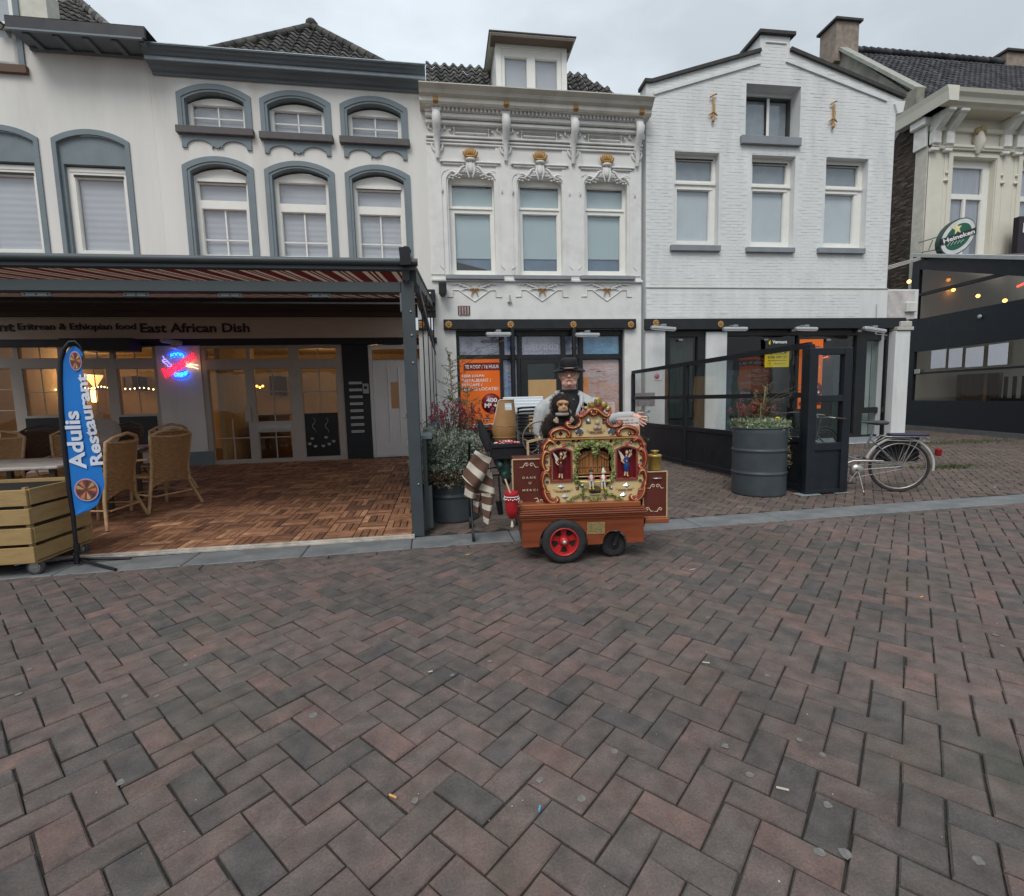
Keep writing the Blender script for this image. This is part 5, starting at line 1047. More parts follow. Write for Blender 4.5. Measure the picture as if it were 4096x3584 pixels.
# plaque, white column, junction boxes, speaker, cables
a = rG(240, 610, 300, 658, d=.0); pq = board(HD, 'plaque', a[0], a[1], a[2], a[3], -.012, -.004, M('clear_plate', (.66, .66, .66), .3)); s, z = FD.at('G5', 259, 625); q = MB(); q.lathe([(.001, 0), (.065, 0), (.065, .003), (.001, .003)], 20, 0, (s, -.013, z), Matrix.Rotation(R(90), 4, 'X'), cap=False); q.build('pink_dot', M('pink_print', (.6, .10, .16), .5), pq)
a = rG(85, 760, 242, 862, d=.0); board(HD, 'grey_panel', a[0], a[1], a[2], a[3], -.02, -.004, M('worn_grey_plate', (.22, .21, .22), .7, var=.15, vs=9))
for x in (455, 1155, 1665): s, z = FD.at('G5', x+0, 328, -.09); board(HD, 'round_vent', s-.06, s+.06, z-.025, z+.025, .06, .079, M('grey_vent', (.25, .25, .24), .6), .01)
cx0, cx1 = FD.at('G6', 1024, 850, .1)[0], FD.at('G6', 1128, 850, .1)[0]
q = MB(); q.box(cx0, cx1, -.12, .12, .0, FD.at('G6', 1090, 490, .1)[1], bev=.01); q.build('white_column', WHITEB, None, loc=(FD.o[0], FD.o[1], 0), rot=(0, 0, FD.a), label='square white column at the right end of the black shop front', cat='column')
zc_ = FD.at('G6', 1090, 490, .1)[1]; q = MB(); q.box(cx0+.0, cx1+.05, -.16, .1, zc_+.01, zc_+.10, bev=.01); q.box(cx0+.12, cx1+.02, -.14, .1, zc_+.10, zc_+.24, bev=.02); q.build('junction_box', M('aged_white_plastic', (.5, .49, .44), .6, dirt=.4), None, loc=(FD.o[0], FD.o[1], 0), rot=(0, 0, FD.a), label='aged white junction boxes on top of the white column', cat='junction box')
a = rD(1120, 284, 1192, 354, z='G6', d=.1); q = MB(); q.box(a[0], a[1], -.13, -.03, a[2], a[3], bev=.015); q.build('junction_box', M('white_box_plastic', (.62, .62, .58), .5), None, loc=(FD.o[0], FD.o[1], 0), rot=(0, 0, FD.a), label='square white junction box beside the dark conservatory post', cat='junction box')
sp_ = speaker(FD, 'G6', 885, 222, 968, 292, .35, 'black loudspeaker tilted sideways under the right end of the gable house')
s, z = FD.at('G6', 925, 255, .35); sp_.matrix_world = sp_.matrix_world @ Matrix.Translation((s, 0, z)) @ Matrix.Rotation(R(-50), 4, 'Y') @ Matrix.Scale(1.15, 4) @ Matrix.Translation((-s, 0, -z))
s, z0 = FD.at('G6', 905, 300, .04); q = MB(); q.tube([(s, -.06, z0), (s+.01, -.06, z0-.5), (s, -.07, z0-.75), (s, -.4, z0-.82)], .01, 6); q.build('cable', M('grey_cable', (.4, .4, .38), .6), HD)
# ================================================================== HOUSE E: cream corbelled house, its gable wall, conservatory
XE = 16.205; FE = Frame(XE, 14.75, 0); FSd = Frame(XE, 14.75, 90)
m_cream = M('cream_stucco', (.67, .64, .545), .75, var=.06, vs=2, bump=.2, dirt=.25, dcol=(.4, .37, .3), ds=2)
HE = empty('cream_house', frame=FE, label='cream corbelled house at the right with mossy parapet, tiled roof and brick side wall', cat='house')
wE = rect(FE, 'E1', 893, 1110, 1325, 2300); wE = (wE[0], wE[1], 5.7, wE[3]); wid = wE[1]-wE[0]
w2 = (FE.at('V', 2040, 400)[0], FE.at('V', 2040, 400)[0]+wid, 5.7, wE[3])
q = MB(); q.plate(rp(0, 9, 0, 10.4), [rp(*wE), rp(*w2)], 0, .3); q.build('wall', m_cream, HE)
for a, b, c, d_ in (wE, w2):
    zt = FE.at('E1', 1070, 1480)[1]; m = (a+b)/2
    o = framed(HE, rp(a, b, c, d_), [(a+.07, b-.25, zt+.08, d_-.22), (a+.07, m-.12, c, zt-.08), (m-.03, b-.25, c, zt-.08)], .18, .26); board(o, 'blind', a, b, c, d_, .28, .285, M('lilac_grey_curtain', (.36, .37, .42), .9, var=.12, stretch=(3, 1, .2)))
    q = MB(); q.plate(rp(a-.20, b+.20, c, d_+.18), [rp(a-.03, b+.03, c-.01, d_+.03)], -.03, 0); q.plate(rp(a-.35, b+.35, c, d_+.28), [rp(a-.3, b+.3, c-.01, d_+.22)], -.015, 0)
    for sg in (-1, 1): cx = (a+b)/2+sg*(wid/2+.02-.25); q.box(cx-.42, cx+.42, -.14, 0, d_+.26, d_+.36, bev=.02)
    q.build('architrave', m_cream, HE); q = MB(); cx = (a+b)/2; q.tube([(cx, -.05, d_+.85), (cx, -.12, d_+.45), (cx, -.06, d_+.12)], [.12, .17, .06], 8); q.build('keystone', m_cream, HE)
    q = MB(); q.ball((cx, -.12, d_+.80), (.26, .06, .14), 8); q.ball((cx+.05, -.16, d_+.86), (.12, .06, .12), 8); q.build('shell', M('dull_gold_shell', (.36, .27, .13), .6), HE)
    q = MB()
    for sg in (-1, 1): q.ball(((a+b)/2+sg*(wid/2+.28), -.04, d_-.75), (.09, .05, .05), 8); q.ball(((a+b)/2+sg*(wid/2+.25), -.03, d_-.5), (.05, .04, .05), 8)
    q.build('drop_ornament', m_cream, HE)
# cornice with paired corbels
profile_run(HE, 'cornice', [(0, 10.22), (.55, 10.22), (.60, 10.28), (.72, 10.32), (.76, 10.44), (.86, 10.52), (.9, 10.62), (0, 10.66)], -.35, 9, m_cream)
profile_run(HE, 'frieze_moulding', [(0, 9.78), (.10, 9.78), (.13, 9.86), (.08, 9.92), (0, 9.92)], -.02, 9, m_cream); profile_run(HE, 'frieze_moulding', [(0, 9.20), (.10, 9.22), (.12, 9.30), (0, 9.34)], .0, 9, m_cream)
for s in (.12, .62, 2.85, 3.35, 5.6, 6.1):
    q = MB(); q.plate([(0, 0), (.0, 0)], []) if False else None
    q.M = Matrix.Translation((s, 0, 0)) @ Matrix.Rotation(R(-90), 4, 'Z')     # side profile drawn across the wall
    q.plate([(0, 9.25), (.14, 9.27), (.16, 9.68), (.22, 9.76), (.40, 9.92), (.55, 10.08), (.58, 10.20), (0, 10.20)], [], -.12, .12)
    q.M = Matrix.Identity(4); q.box(s-.15, s+.15, -.20, 0, 9.32, 9.72, bev=.03); q.box(s-.16, s+.16, -.62, -.3, 10.10, 10.22, bev=.03); q.box(s-.13, s+.13, -.16, 0, 9.12, 9.22, bev=.02); q.build('corbel', M('white_corbel_paint', (.68, .67, .62), .6, bump=.1), HE)
q = MB(); q.ball((1.73, -.03, 9.56), (.13, .03, .15), 10); q.build('frieze_boss', M('tan_boss', (.40, .33, .24), .7), HE)
# side wall seen from the alley
q = MB(); M90 = Matrix.Rotation(R(90), 4, 'Z'); q.M = M90
zz = lambda s: 10.95+(s-.4)*1.0
q.plate([(.35, 0), (9, 0), (9, 11.3), (4.3, 15.3), (.6, 11.2), (.35, 10.9)], [], .0, -.3)
m_moss = M('moss_stained_render', (.24, .23, .19), .9, var=.35, vs=2.2, bump=.4, dirt=.75, dcol=(.055, .06, .045), ds=1.1)
q.build('gable_render', m_moss, HE)
q = MB(M90); q.plate([(.40, 0), (9, 0), (9, 6.0), (1.22, 10.08), (.62, 10.62), (.40, 10.6)], [], .035, .001); q.build('brick_bed', M('brown_mortar', (.05, .042, .035), .95), HE)
mbk = tonemat('old_brown_brick', [(0, (.030, .024, .02)), (.5, (.065, .05, .04)), (1, (.13, .10, .08))], rough=.9, bump=.6, bs=50)
HB_ = empty('brick_side'); HB_.parent = HE; HB_.rotation_euler = (0, math.pi, math.pi/2)   # wall faces the alley
HB_.rotation_euler = (0, 0, -math.pi/2)
brick_wall(HB_, [(-3.6, 3.0), (-.42, 3.0), (-.42, 10.5), (-1.22, 9.95), (-3.6, 8.7)], [], .21, .066, .012, mbk, -.036, 300, 8, lambda x, z: abs(z-6)+abs(x+.5)*2, .006)
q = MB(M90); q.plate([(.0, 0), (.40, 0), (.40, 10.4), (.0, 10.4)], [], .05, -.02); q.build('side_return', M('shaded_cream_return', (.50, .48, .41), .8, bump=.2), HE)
q = MB(M90); q.plate([(1.25, 10.05), (.60, 10.70), (1.05, 11.15), (1.9, 9.9)], [], .06, .036); q.build('lead_flashing', M('lead_grey', (.24, .24, .23), .6), HE)
q = MB(M90); q.bar((.5, -.1, 11.38), (4.0, -.1, 15.0), .42, .10); q.build('parapet_coping', M('lichen_coping', (.33, .34, .30), .85, var=.2, dirt=.4), HE)
q = MB(); q.box(-.2, .1, .35, .9, 10.6, 11.35); q.build('parapet_foot', m_moss, HE)
# cornice return on the alley side
q = MB(); q.plate([(-.35, 10.22), (-.02, 10.22), (-.02, 10.66), (-.45, 10.66), (-.40, 10.5)], [], -.9, .95); q.build('cornice_return', m_cream, HE)
q = MB(); q.box(-.13, .1, .0, .45, 9.3, 10.22, bev=.02); q.box(-.26, .05, -.05, .5, 9.95, 10.22, bev=.04); q.build('corner_corbel', M('white_corbel_paint', (.68, .67, .62), .6, bump=.1), HE)
RE = empty('roof'); RE.parent = HE
vdE = Vector((0, 3.8, 4.2)); pantile_roof(RE, (.05, .2, 10.68), (1, 0, 0), vdE, 36, 19, .235, .285, lambda u, v: v < 5.4, m_tile2, 300, 6, lambda u, v: abs(u-3)+v*.3)
q = MB()
for i in range(28): q.tone = random.Random(i).random(); a = .1+i*.33; q.tube([(a, 4.05, 15.02), (a+.36, 4.05, 14.99)], [.13, .105], 8)
q.build('ridge_tile', m_tile2, HE, tone=True)
q = MB(); q.quad((0, .2, 10.6), (9, .2, 10.6), (9, 4.0, 14.8), (0, 4.0, 14.85)); q.quad((0, 8, 10.9), (9, 8, 10.9), (9, 4.0, 14.85), (0, 4.0, 14.85)); q.build('roof_boarding', DARKIN, HE)
m_ch = M('weathered_chimney_render', (.27, .22, .18), .9, var=.25, vs=5, bump=.5, dirt=.5, dcol=(.12, .11, .09), ds=4)
def chimney(x0, x1, y0, y1, z0, z1):
    q = MB(); q.box(x0, x1, y0, y1, z0, z1); q.build('chimney', m_ch, HE); board(HE, 'chimney_cap', x0-.1, x1+.1, z1, z1+.1, y0-.1, y1+.1, m_cop, .01)
s0, z1 = FE.at('Z5', 160, 150, -4.6); cx0 = -.1
chimney(-.25, .75, 3.85, 4.7, 14.4, FSd.at('Z5', 240, 52)[1])
c2 = FE.at('E1', 1470, 200, -3.9); chimney(c2[0], c2[0]+1.6, 3.9, 4.6, 14.5, FE.at('E1', 1460, 15, -3.9)[1])
# oval brewery sign on brackets, dark square sign
H4 = lambda x, y, d=.9: FE.at('H4', x, y, d)
os_ = empty('oval_beer_sign', frame=FE, label='tilted oval green and white beer sign with yellow star on a bracket', cat='sign')
cx_, cz_ = H4(805, 500); ex, ez = H4(1060, 195); ang = R(38)
Hw = .5*math.hypot(H4(1130, 260)[0]-H4(485, 760)[0], H4(1130, 260)[1]-H4(485, 760)[1]); Hh = Hw*.66
def oval(rx, rz, y, th, name, mat, a0=0, a1=360, rot=ang):
    q = MB(); pts = [(cx_+rx*math.cos(t)*math.cos(rot)-rz*math.sin(t)*math.sin(rot), cz_+rx*math.cos(t)*math.sin(rot)+rz*math.sin(t)*math.cos(rot)) for t in [2*math.pi*k/40 for k in range(40)]]
    q.plate(pts, [], y, y+th); return q.build(name, mat, os_)
oval(Hw, Hh, -.90, .16, 'case', M('dark_green_case', (.02, .045, .035), .4)); oval(Hw*.95, Hh*.93, -.912, .01, 'rim', M('silver_white_rim', (.62, .64, .62), .4)); oval(Hw*.74, Hh*.68, -.92, .007, 'green_field', M('beer_green', (.01, .10, .06), .4))
q = MB(Matrix.Translation((cx_, -.93, cz_)) @ Matrix.Rotation(-R(17), 4, 'Y')); w_ = Hw*.93; h_ = Hh*.20
q.plate([(-w_, -h_), (w_*.86, -h_), (w_*.93, -h_*1.1), (w_, h_*1.2), (w_*.9, h_), (-w_, h_)], [], -.004, .004); q.build('banner', M('black_banner', (.01, .012, .012), .4), os_)
text('Heineken', M('sign_white', (.8, .8, .78), .4), os_, (cx_-w_*.86, cx_+w_*.86, cz_-h_*.72, cz_+h_*.72), -.937, bold=.02, ext=.002, rot=R(17))
sx_, sz_ = H4(775, 355); q = MB(Matrix.Translation((sx_, -.93, sz_)) @ Matrix.Rotation(-R(15), 4, 'Y')); pts = [((.17 if k % 2 == 0 else .07)*math.sin(k*math.pi/5)*1.15, (.17 if k % 2 == 0 else .07)*math.cos(k*math.pi/5)*1.15) for k in range(10)]; q.plate(pts, [], 0, .01); q.build('star', M('pale_yellow', (.72, .66, .35), .5), os_)
q = MB()
for k in range(5): a, b = H4(590+60*k, 690-15*k), H4(640+62*k, 610-12*k); q.tube([(a[0], -.93, a[1]), (b[0], -.93, b[1]), (b[0]+.05, -.93, b[1]-.08)], .015, 5)
q.build('hop_emblem', M('grey_green_print', (.25, .38, .32), .5), os_)
a = H4(235, 560, .3); b = H4(480, 490, .8); c = H4(310, 740, .3); d = H4(440, 740, .8); q = MB(); q.tube([(a[0], 0, a[1]), (b[0], -.85, b[1])], .02); q.tube([(c[0], 0, c[1]), (d[0], -.85, d[1])], .02); q.tube([(a[0]+.2, -.3, a[1]), (c[0], -.2, c[1])], .015); q.build('bracket', M('grey_bracket', (.3, .31, .32), .4, metal=.4), os_)
a = rect(FE, 'H4', 1915, 130, 2500, 850, .5); q = MB(); q.box(a[0], a[1], -.55, -.35, a[2], a[3], bev=.02); sq = q.build('black_box_sign', M('black_plum_sign', (.018, .012, .02), .5), None, loc=(FE.o[0], FE.o[1], 0), label='black box sign with a white frame cut by the right picture edge', cat='sign')
b = rect(FE, 'H4', 1995, 250, 2500, 440, .5); q = MB(); q.plate(rounded(b[0], b[1], b[2], b[3], .05), [rounded(b[0]+.08, b[1], b[2]+.05, b[3]-.05, .03)], -.565, -.551); q.build('white_frame', M('sign_white', (.8, .8, .78), .4), sq)
# conservatory: its side wall runs towards the street
FW = Frame(16.066, 14.891, math.degrees(math.atan2(10.658-14.891, 15.091-16.066)))
PG = glass('pavilion_glass', (.8, .79, .76), .45); CV = empty('conservatory', frame=FW, label='blue-black conservatory with glass upper side and four white sheets in its window band', cat='conservatory')
LW = 6.0; zsk = .12
zt = lambda s: 5.68+(s-.36)*(4.62-5.70)/(3.59)
q = MB(); q.plate([(-.05, zsk+.02), (LW, zsk+.02), (LW, zt(LW)+.1), (.0, zt(0)+.05)], [rp(.30, LW-.3, .985, 2.62), [(.33, 3.70), (LW-.3, 3.62), (LW-.3, zt(LW-.3)-.35), (.33, zt(.33)-.35)]], -.05, .05); q.build('panel', NAVY, CV)
a0 = FW.at('E2', 285, 410); a1 = FW.at('E2', 1231, 195); q = MB(); q.bar((.3, 0, a0[1]), (LW-.3, 0, a0[1]-.12), .08, .10); q.build('transom', NAVY, CV)
board(CV, 'band_rail', .3, LW-.3, 1.86, 1.92, -.03, .03, NAVY)
q = MB(); q.bar((-.0, -.06, zt(0)+.1), (LW, -.06, zt(LW)+.14), .2, .1); q.build('roof_edge', M('pale_flashing', (.45, .47, .46), .5), CV)
pane(CV, .30, LW-.3, .985, 2.62, .0, PG); q = MB(); q.plate([(.33, 3.70), (LW-.3, 3.62), (LW-.3, zt(LW-.3)-.35), (.33, zt(.33)-.35)], [], 0, .004); q.build('pane', PG, CV)
board(CV, 'plinth', -.1, LW, -.1, zsk+.018, -.10, .05, M('grey_plinth', (.13, .13, .13), .8, var=.15))
q = MB(); q.quad((0, 0, zt(0)), (LW, 0, zt(LW)), (LW, 8, zt(LW)), (0, 8, zt(0))); q.build('roof_sheet', M('brown_ceiling_boards', (.085, .062, .052), .8, var=.15, stretch=(1, 6, 1)), CV)
board(CV, 'floor', 0, LW, -.0, .06, .06, 8, m_rf); board(CV, 'back_wall', 0, LW, 0, 4, 5.5, 5.6, M('brown_back_wall', (.05, .028, .022), .9, var=.4, vs=1.2, bump=0))
for k, (x0, y0, x1, y1) in enumerate(((378, 918, 512, 1085), (540, 905, 662, 1078), (695, 893, 857, 1073), (903, 862, 1082, 1056))):
    a = rect(FW, 'E2', x0, y0, x1, y1, .06); o = empty('paper_sheet', frame=FW, label='%s white paper sheet taped in the conservatory window band' % ('leftmost, narrow', 'second, narrowest', 'third, wider', 'rightmost, largest')[k], cat='paper', group='white sheets in the conservatory window')
    board(o, 'sheet', a[0], a[1], a[2], a[3], -.062, -.058, M('white_paper', (.74, .76, .84), .8, var=.03, bump=.1))
q = MB()
for (x0, x1, y0, y1, d) in ((235, 345, 940, 1380, 2.0), (345, 430, 1160, 1370, 1.4), (610, 860, 1140, 1370, 1.6), (860, 1000, 1130, 1370, 2.2)):
    a = rect(FW, 'E2', x0, y0, x1, y1, -d); q.box(a[0], a[1], d, d+.1, 0, a[3])
q.build('inner_panel', M('dim_wood_panels', (.26, .17, .11), .7, var=.3, vs=3, stretch=(3, 1, .3)), CV)
q = MB(); a = rect(FW, 'E2', 1050, 1100, 1231, 1310, -2.5)
for k in range(5): q.tube([(a[0]+.3*k, 2.3, .1), (a[0]+.3*k, 2.3, 1.7)], .05, 6); q.box(a[0]+.3*k-.1, a[0]+.3*k+.15, 2.2, 2.5, .9, 1.0)
q.build('bar_furniture', M('dim_furniture', (.05, .03, .02), .6), CV)
for k, (x, y, d) in enumerate(((175, 290, -.6), (407, 272, 1.4), (582, 366, 1.3), (808, 422, 1.3), (1055, 465, 1.2))):
    s, z = FW.at('E2', x, y, -d); q = MB(); q.ball((s, d, z), .055, 8); o = q.build('bulb', emis('orange_bulb', (1, .42, .08), 9), None, loc=(FW.o[0], FW.o[1], 0), rot=(0, 0, FW.a), label=('small orange bulb hanging %s' % ('in the alley left of the conservatory post', 'highest inside the conservatory', 'just behind the conservatory crossbar', 'third from the right picture edge inside the conservatory', 'lowest and rightmost inside the conservatory')[k]), cat='lamp', group='orange bulbs of the festoon')
s0, z0 = FW.at('E2', 1172, 335, -1.5); s1, z1 = FW.at('E2', 1260, 295, -1.5); q = MB(); q.tube([(s0, 1.5, z0), (s1, 1.5, z1)], .03, 8); q.build('heater_tube', emis('red_heater', (1, .06, .03), 5), None, loc=(FW.o[0], FW.o[1], 0), rot=(0, 0, FW.a), label='glowing red heater tube inside the conservatory at the right edge', cat='heater')
s0, z0 = FW.at('E2', 830, 612, .06); q = MB(); q.ball((s0, -.08, z0), (.07, .04, .06), 10); q.build('round_fitting', M('pale_grey_fitting', (.38, .42, .43), .5), CV)
a = rect(FW, 'E2', 232, 1095, 275, 1135, .05); board(CV, 'switch_box', a[0], a[1], a[2], a[3], -.08, -.051, M('pale_green_box', (.42, .48, .47), .5))
q = MB()
for k in range(3): a = FE.at('E2', -20, 150+14*k, .3); b = FE.at('E2', 300, 62+10*k, .3); q.tube([(a[0], -.3, a[1]), (b[0], -.3, b[1])], .022, 6)
q.build('alley_pipes', M('grey_cable', (.4, .4, .38), .6), None, loc=(FE.o[0], FE.o[1], 0), label='three thin grey pipes crossing the alley brick wall', cat='pipes')
# alley bricks floor edge: grass tufts and ground along the conservatory
def tuft(cx, cy, n, sp_, h, label, mat):
    q = MB(); r = random.Random(int(cx*100+cy*7))
    for i in range(n):
        x, y = cx+r.gauss(0, sp_[0]), cy+r.gauss(0, sp_[1]); a = r.random()*6.28; hh = h*(.4+.8*r.random()); w = .004+.004*r.random(); lx, ly = r.gauss(0, hh*.5), r.gauss(0, hh*.5)
        q.add([(x-w*math.cos(a), y-w*math.sin(a), -.005), (x+w*math.cos(a), y+w*math.sin(a), -.005), (x+lx*.5, y+ly*.5, hh*.7), (x+lx, y+ly, hh)], [(0, 1, 2), (0, 2, 3), (1, 3, 2)])
    return q.build('grass_tuft', mat, label=label, cat='grass', kind='stuff')
m_gr = M('dull_grass', (.065, .085, .03), .8, var=.35, vs=4, bump=0)
x, y = gr('G6', 1400, 1470); tuft(x, y, 420, (.32, .10), .06, 'low grass growing between the bricks beside the bicycle rear wheel', m_gr)
x, y = gr('G6', 1560, 1290); tuft(x-.3, y, 600, (1.3, .18), .07, 'thin weeds along the foot of the conservatory', m_gr)
# ================================================================== AWNING
AW = empty('awning_frame', label='anthracite awning frame with burgundy and cream striped cloth over the restaurant terrace', cat='awning')
PY = 5.0
def av(z, x, y, Y): v = at(z, x, y, Y); return (v.x, v.y, v.z)
q = MB(); q.box(-.357, -.232, PY, PY+.12, .0, 2.572, bev=.004); q.build('post', ANTH, AW)
q = MB()
for zz_ in (.55, 2.05, 2.28, 1.78): q.ball((-.27, PY-.004, zz_), (.012, .008, .012), 6)
q.build('bolt', M('bolt_steel', (.3, .32, .33), .4, metal=.6), AW)
q = MB(); q.box(-9.5, -.358, PY+.004, PY+.12, 2.465, 2.565, bev=.004); q.build('beam', ANTH, AW)
for (x0, x1, y0, y1) in ((36, 96, 578, 588), (241, 294, 583, 591), (432, 482, 586, 593), (616, 661, 589, 595)):
    a = at('V', x0, y0, PY); b = at('V', x1, y1, PY); o = board(AW, 'bracket_plate', a.x, b.x, 2.465-.045, 2.462, PY+.03, PY+.045, M('light_anthracite', (.13, .16, .17), .45), .006)
    q = MB()
    for k in range(3): q.ball((a.x+(b.x-a.x)*(.1+.4*k), PY+.028, 2.44), .007, 6)
    q.build('screw', BLACK, o)
q = MB(); q.box(-.37, -.355, PY-.002, PY+.1, 2.28, 2.46); q.build('gusset_plate', M('light_anthracite', (.13, .16, .17), .45), AW)
b0 = at('V', 400, 519, 4.93); q = MB(); q.lathe([(.036, 0), (.036, 9.3)], 16, 0, (-.18, 4.93, b0.z), Matrix.Rotation(R(-90), 4, 'Y')); q.box(-9.4, -.2, 4.935, 5.0, b0.z-.075, b0.z-.0, bev=.01); q.build('front_bar', ANTH, AW)
m_cl = bpy.data.materials.new('striped_awning_cloth'); m_cl.use_nodes = True; nt = m_cl.node_tree; N = nt.nodes; L = nt.links; b = N['Principled BSDF']; b.inputs['Roughness'].default_value = .9
tc = N.new('ShaderNodeTexCoord'); sp = N.new('ShaderNodeSeparateXYZ'); L.new(tc.outputs['Object'], sp.inputs[0])
d1 = N.new('ShaderNodeMath'); d1.operation = 'MULTIPLY'; d1.inputs[1].default_value = 1/.30; L.new(sp.outputs[0], d1.inputs[0]); fr_ = N.new('ShaderNodeMath'); fr_.operation = 'FRACT'; L.new(d1.outputs[0], fr_.inputs[0])
cr = N.new('ShaderNodeValToRGB'); cr.color_ramp.interpolation = 'CONSTANT'; e = cr.color_ramp.elements; e[0].position = 0; e[0].color = (.13, .013, .015, 1); e[1].position = .42; e[1].color = (.62, .51, .39, 1)
for p_, c_ in ((.60, (.13, .013, .015, 1)), (.70, (.66, .54, .40, 1)), (.76, (.13, .013, .015, 1)), (.86, (.62, .51, .39, 1))): k = e.new(p_); k.color = c_
L.new(fr_.outputs[0], cr.inputs[0]); L.new(cr.outputs[0], b.inputs['Base Color'])
tr = N.new('ShaderNodeBsdfTranslucent'); L.new(cr.outputs[0], tr.inputs[0]); ms = N.new('ShaderNodeMixShader'); ms.inputs[0].default_value = .13; L.new(b.outputs[0], ms.inputs[1]); L.new(tr.outputs[0], ms.inputs[2]); L.new(ms.outputs[0], N['Material Output'].inputs[0])
q = MB(); n = 40; zf_, zb_ = b0.z-.03, 3.66
for i in range(n):
    t0, t1 = i/n, (i+1)/n; sag = lambda t: -.05*math.sin(math.pi*t)
    q.quad((-9.4, 4.97+6.25*t0, zf_+(zb_-zf_)*t0+sag(t0)), (-.33, 4.97+6.25*t0, zf_+(zb_-zf_)*t0+sag(t0)), (-.33, 4.97+6.25*t1, zf_+(zb_-zf_)*t1+sag(t1)), (-9.4, 4.97+6.25*t1, zf_+(zb_-zf_)*t1+sag(t1)))
q.build('striped_cloth', m_cl, AW)
q = MB(); q.box(-9.4, -.2, 11.0, 11.2, 3.58, 3.80, bev=.04); q.build('cassette', ANTH, AW)
q = MB(); q.bar((-.30, 4.95, 2.80), (-.30, 4.97, 2.57), .07, .05); q.bar((-.30, 4.92, 2.86), (-.29, 4.93, 2.70), .10, .11); q.ball((-.285, 4.95, 2.845), (.05, .06, .045), 10); q.build('end_carriage', BLACK, AW)
q = MB(); q.tube([(-.285, 4.97, 2.60), (-.285, 4.97, 2.57)], .018, 8); q.build('pin', M('bright_pin', (.6, .6, .6), .3, metal=.7), AW)
q = MB(); a = av('A1', 250, 125, 4.97); b = av('A1', 530, 665, 11.15); q.bar(a, b, .035, .03); a = av('A1', 300, 440, 5.05); b = av('A1', 560, 815, 11.15); q.bar(a, b, .09, .11); q.build('side_rail', ANTH, AW)
a = at('A1', 555, 720, 11.2); q = MB(); q.box(a.x-.11, a.x+.11, 11.05, 11.29, a.z-.16, a.z+.14, bev=.01); q.ball((a.x+.0, 11.04, a.z+.05), (.03, .02, .03), 8, 1); q.build('wall_bracket', [BLACK, M('bright_pin', (.6, .6, .6), .3, metal=.7)], AW)
# glazed side screen
SX = lambda Y: -.235+.021*(Y-5)
SS = empty('side_screen', label='black framed glazed side screen running back from the awning post to the house', cat='screen')
q = MB(); q.bar((SX(5.15)+.03, 5.15, 2.53), (SX(10.95), 10.95, 2.42), .05, .07); q.build('top_rail', ANTH, SS)
q = MB(); q.add([(SX(5.13)+.01, 5.13, .06), (SX(10.9)+.01, 10.9, .06), (SX(10.9)+.01, 10.9, 1.0), (SX(5.13)+.01, 5.13, 1.0), (SX(5.13)+.05, 5.13, .06), (SX(10.9)+.05, 10.9, .06), (SX(10.9)+.05, 10.9, 1.0), (SX(5.13)+.05, 5.13, 1.0)], [(0, 1, 2, 3), (4, 5, 6, 7), (0, 1, 5, 4), (3, 2, 6, 7), (0, 3, 7, 4), (1, 2, 6, 5)]); q.build('lower_panel', ANTH, SS)
q = MB(); q.bar((SX(5.13)+.05, 5.13, 1.02), (SX(10.9)+.05, 10.9, 1.02), .12, .035); q.build('ledge', M('light_anthracite', (.13, .16, .17), .45), SS)
q = MB(); q.bar((SX(5.2)+.07, 5.16, .05), (SX(5.2)+.07, 5.16, .5), .04, .05); q.build('foot_bracket', ANTH, SS)
for Y in (6.05, 7.4, 8.8, 10.2): q = MB(); q.bar((SX(Y)+.015, Y, 1.03), (SX(Y)+.015, Y, 2.5 if Y < 7 else 2.62+.13*(Y-5)), .022, .05, up=(0, 1, 0)); q.build('mullion', BLACK, SS)
q = MB(); q.quad((SX(5.2)+.02, 5.2, 1.03), (SX(10.9)+.02, 10.9, 1.03), (SX(10.9)+.02, 10.9, 2.4), (SX(5.2)+.02, 5.2, 2.5)); q.build('pane', PANE, SS)
# ================================================================== TERRACE SCREEN of house D
S1 = Frame(4.541, 11.2, math.degrees(math.atan2(5.84-11.2, 4.84-4.541))); S2 = Frame(4.84, 5.84, 1.0); L1_ = math.hypot(5.36, .3)
GS = glass('screen_glass', (.84, .87, .87), .8); TS = empty('terrace_screen', label='blue-black framed terrace screen with sloping top, glass above and solid panels below', cat='screen')
def s1p(x, y): return S1.at('G5', x, y)
def loc1(q): q.M = Matrix.Translation((S1.o[0], S1.o[1], 0)) @ Matrix.Rotation(S1.a, 4, 'Z'); return q
ztop = lambda s: 1.945+.02*s
m0, m1 = 2.35, L1_-.07
q = loc1(MB()); q.bar((0, 0, ztop(0)), (L1_-.03, 0, ztop(L1_)-.05), .06, .075); q.build('top_rail', NAVY, TS)
q = loc1(MB()); q.bar((0.07, 0, 1.335), (L1_-.12, 0, 1.345), .05, .07); q.build('mid_rail', NAVY, TS)
for s, w in ((0.035, .07), (m0, .10), (L1_-.06, .13)): q = loc1(MB()); q.box(s-w/2, s+w/2, -.04, .04, .02, ztop(s)-.04, bev=.004); q.build('post', NAVY, TS)
for a, b in ((.07, m0-.05), (m0+.05, L1_-.125)):
    q = loc1(MB()); q.box(a, b, -.02, .02, .06, .70); q.box(a, b, -.035, .035, .70, .775, bev=.004); q.box(a, b, -.035, .035, .03, .12, bev=.004); q.build('solid_panel', NAVY, TS)
    q = loc1(MB()); q.plate([(a, .78), (b, .78), (b, 1.305), (a, 1.305)], [], 0, .004); q.build('pane', GS, TS); q = loc1(MB()); q.plate([(a, 1.375), (b, 1.375), (b, ztop(b)-.04), (a, ztop(a)-.04)], [], 0, .004); q.build('pane', GS, TS)
def loc2(q): q.M = Matrix.Translation((S2.o[0], S2.o[1], 0)) @ Matrix.Rotation(S2.a, 4, 'Z'); return q
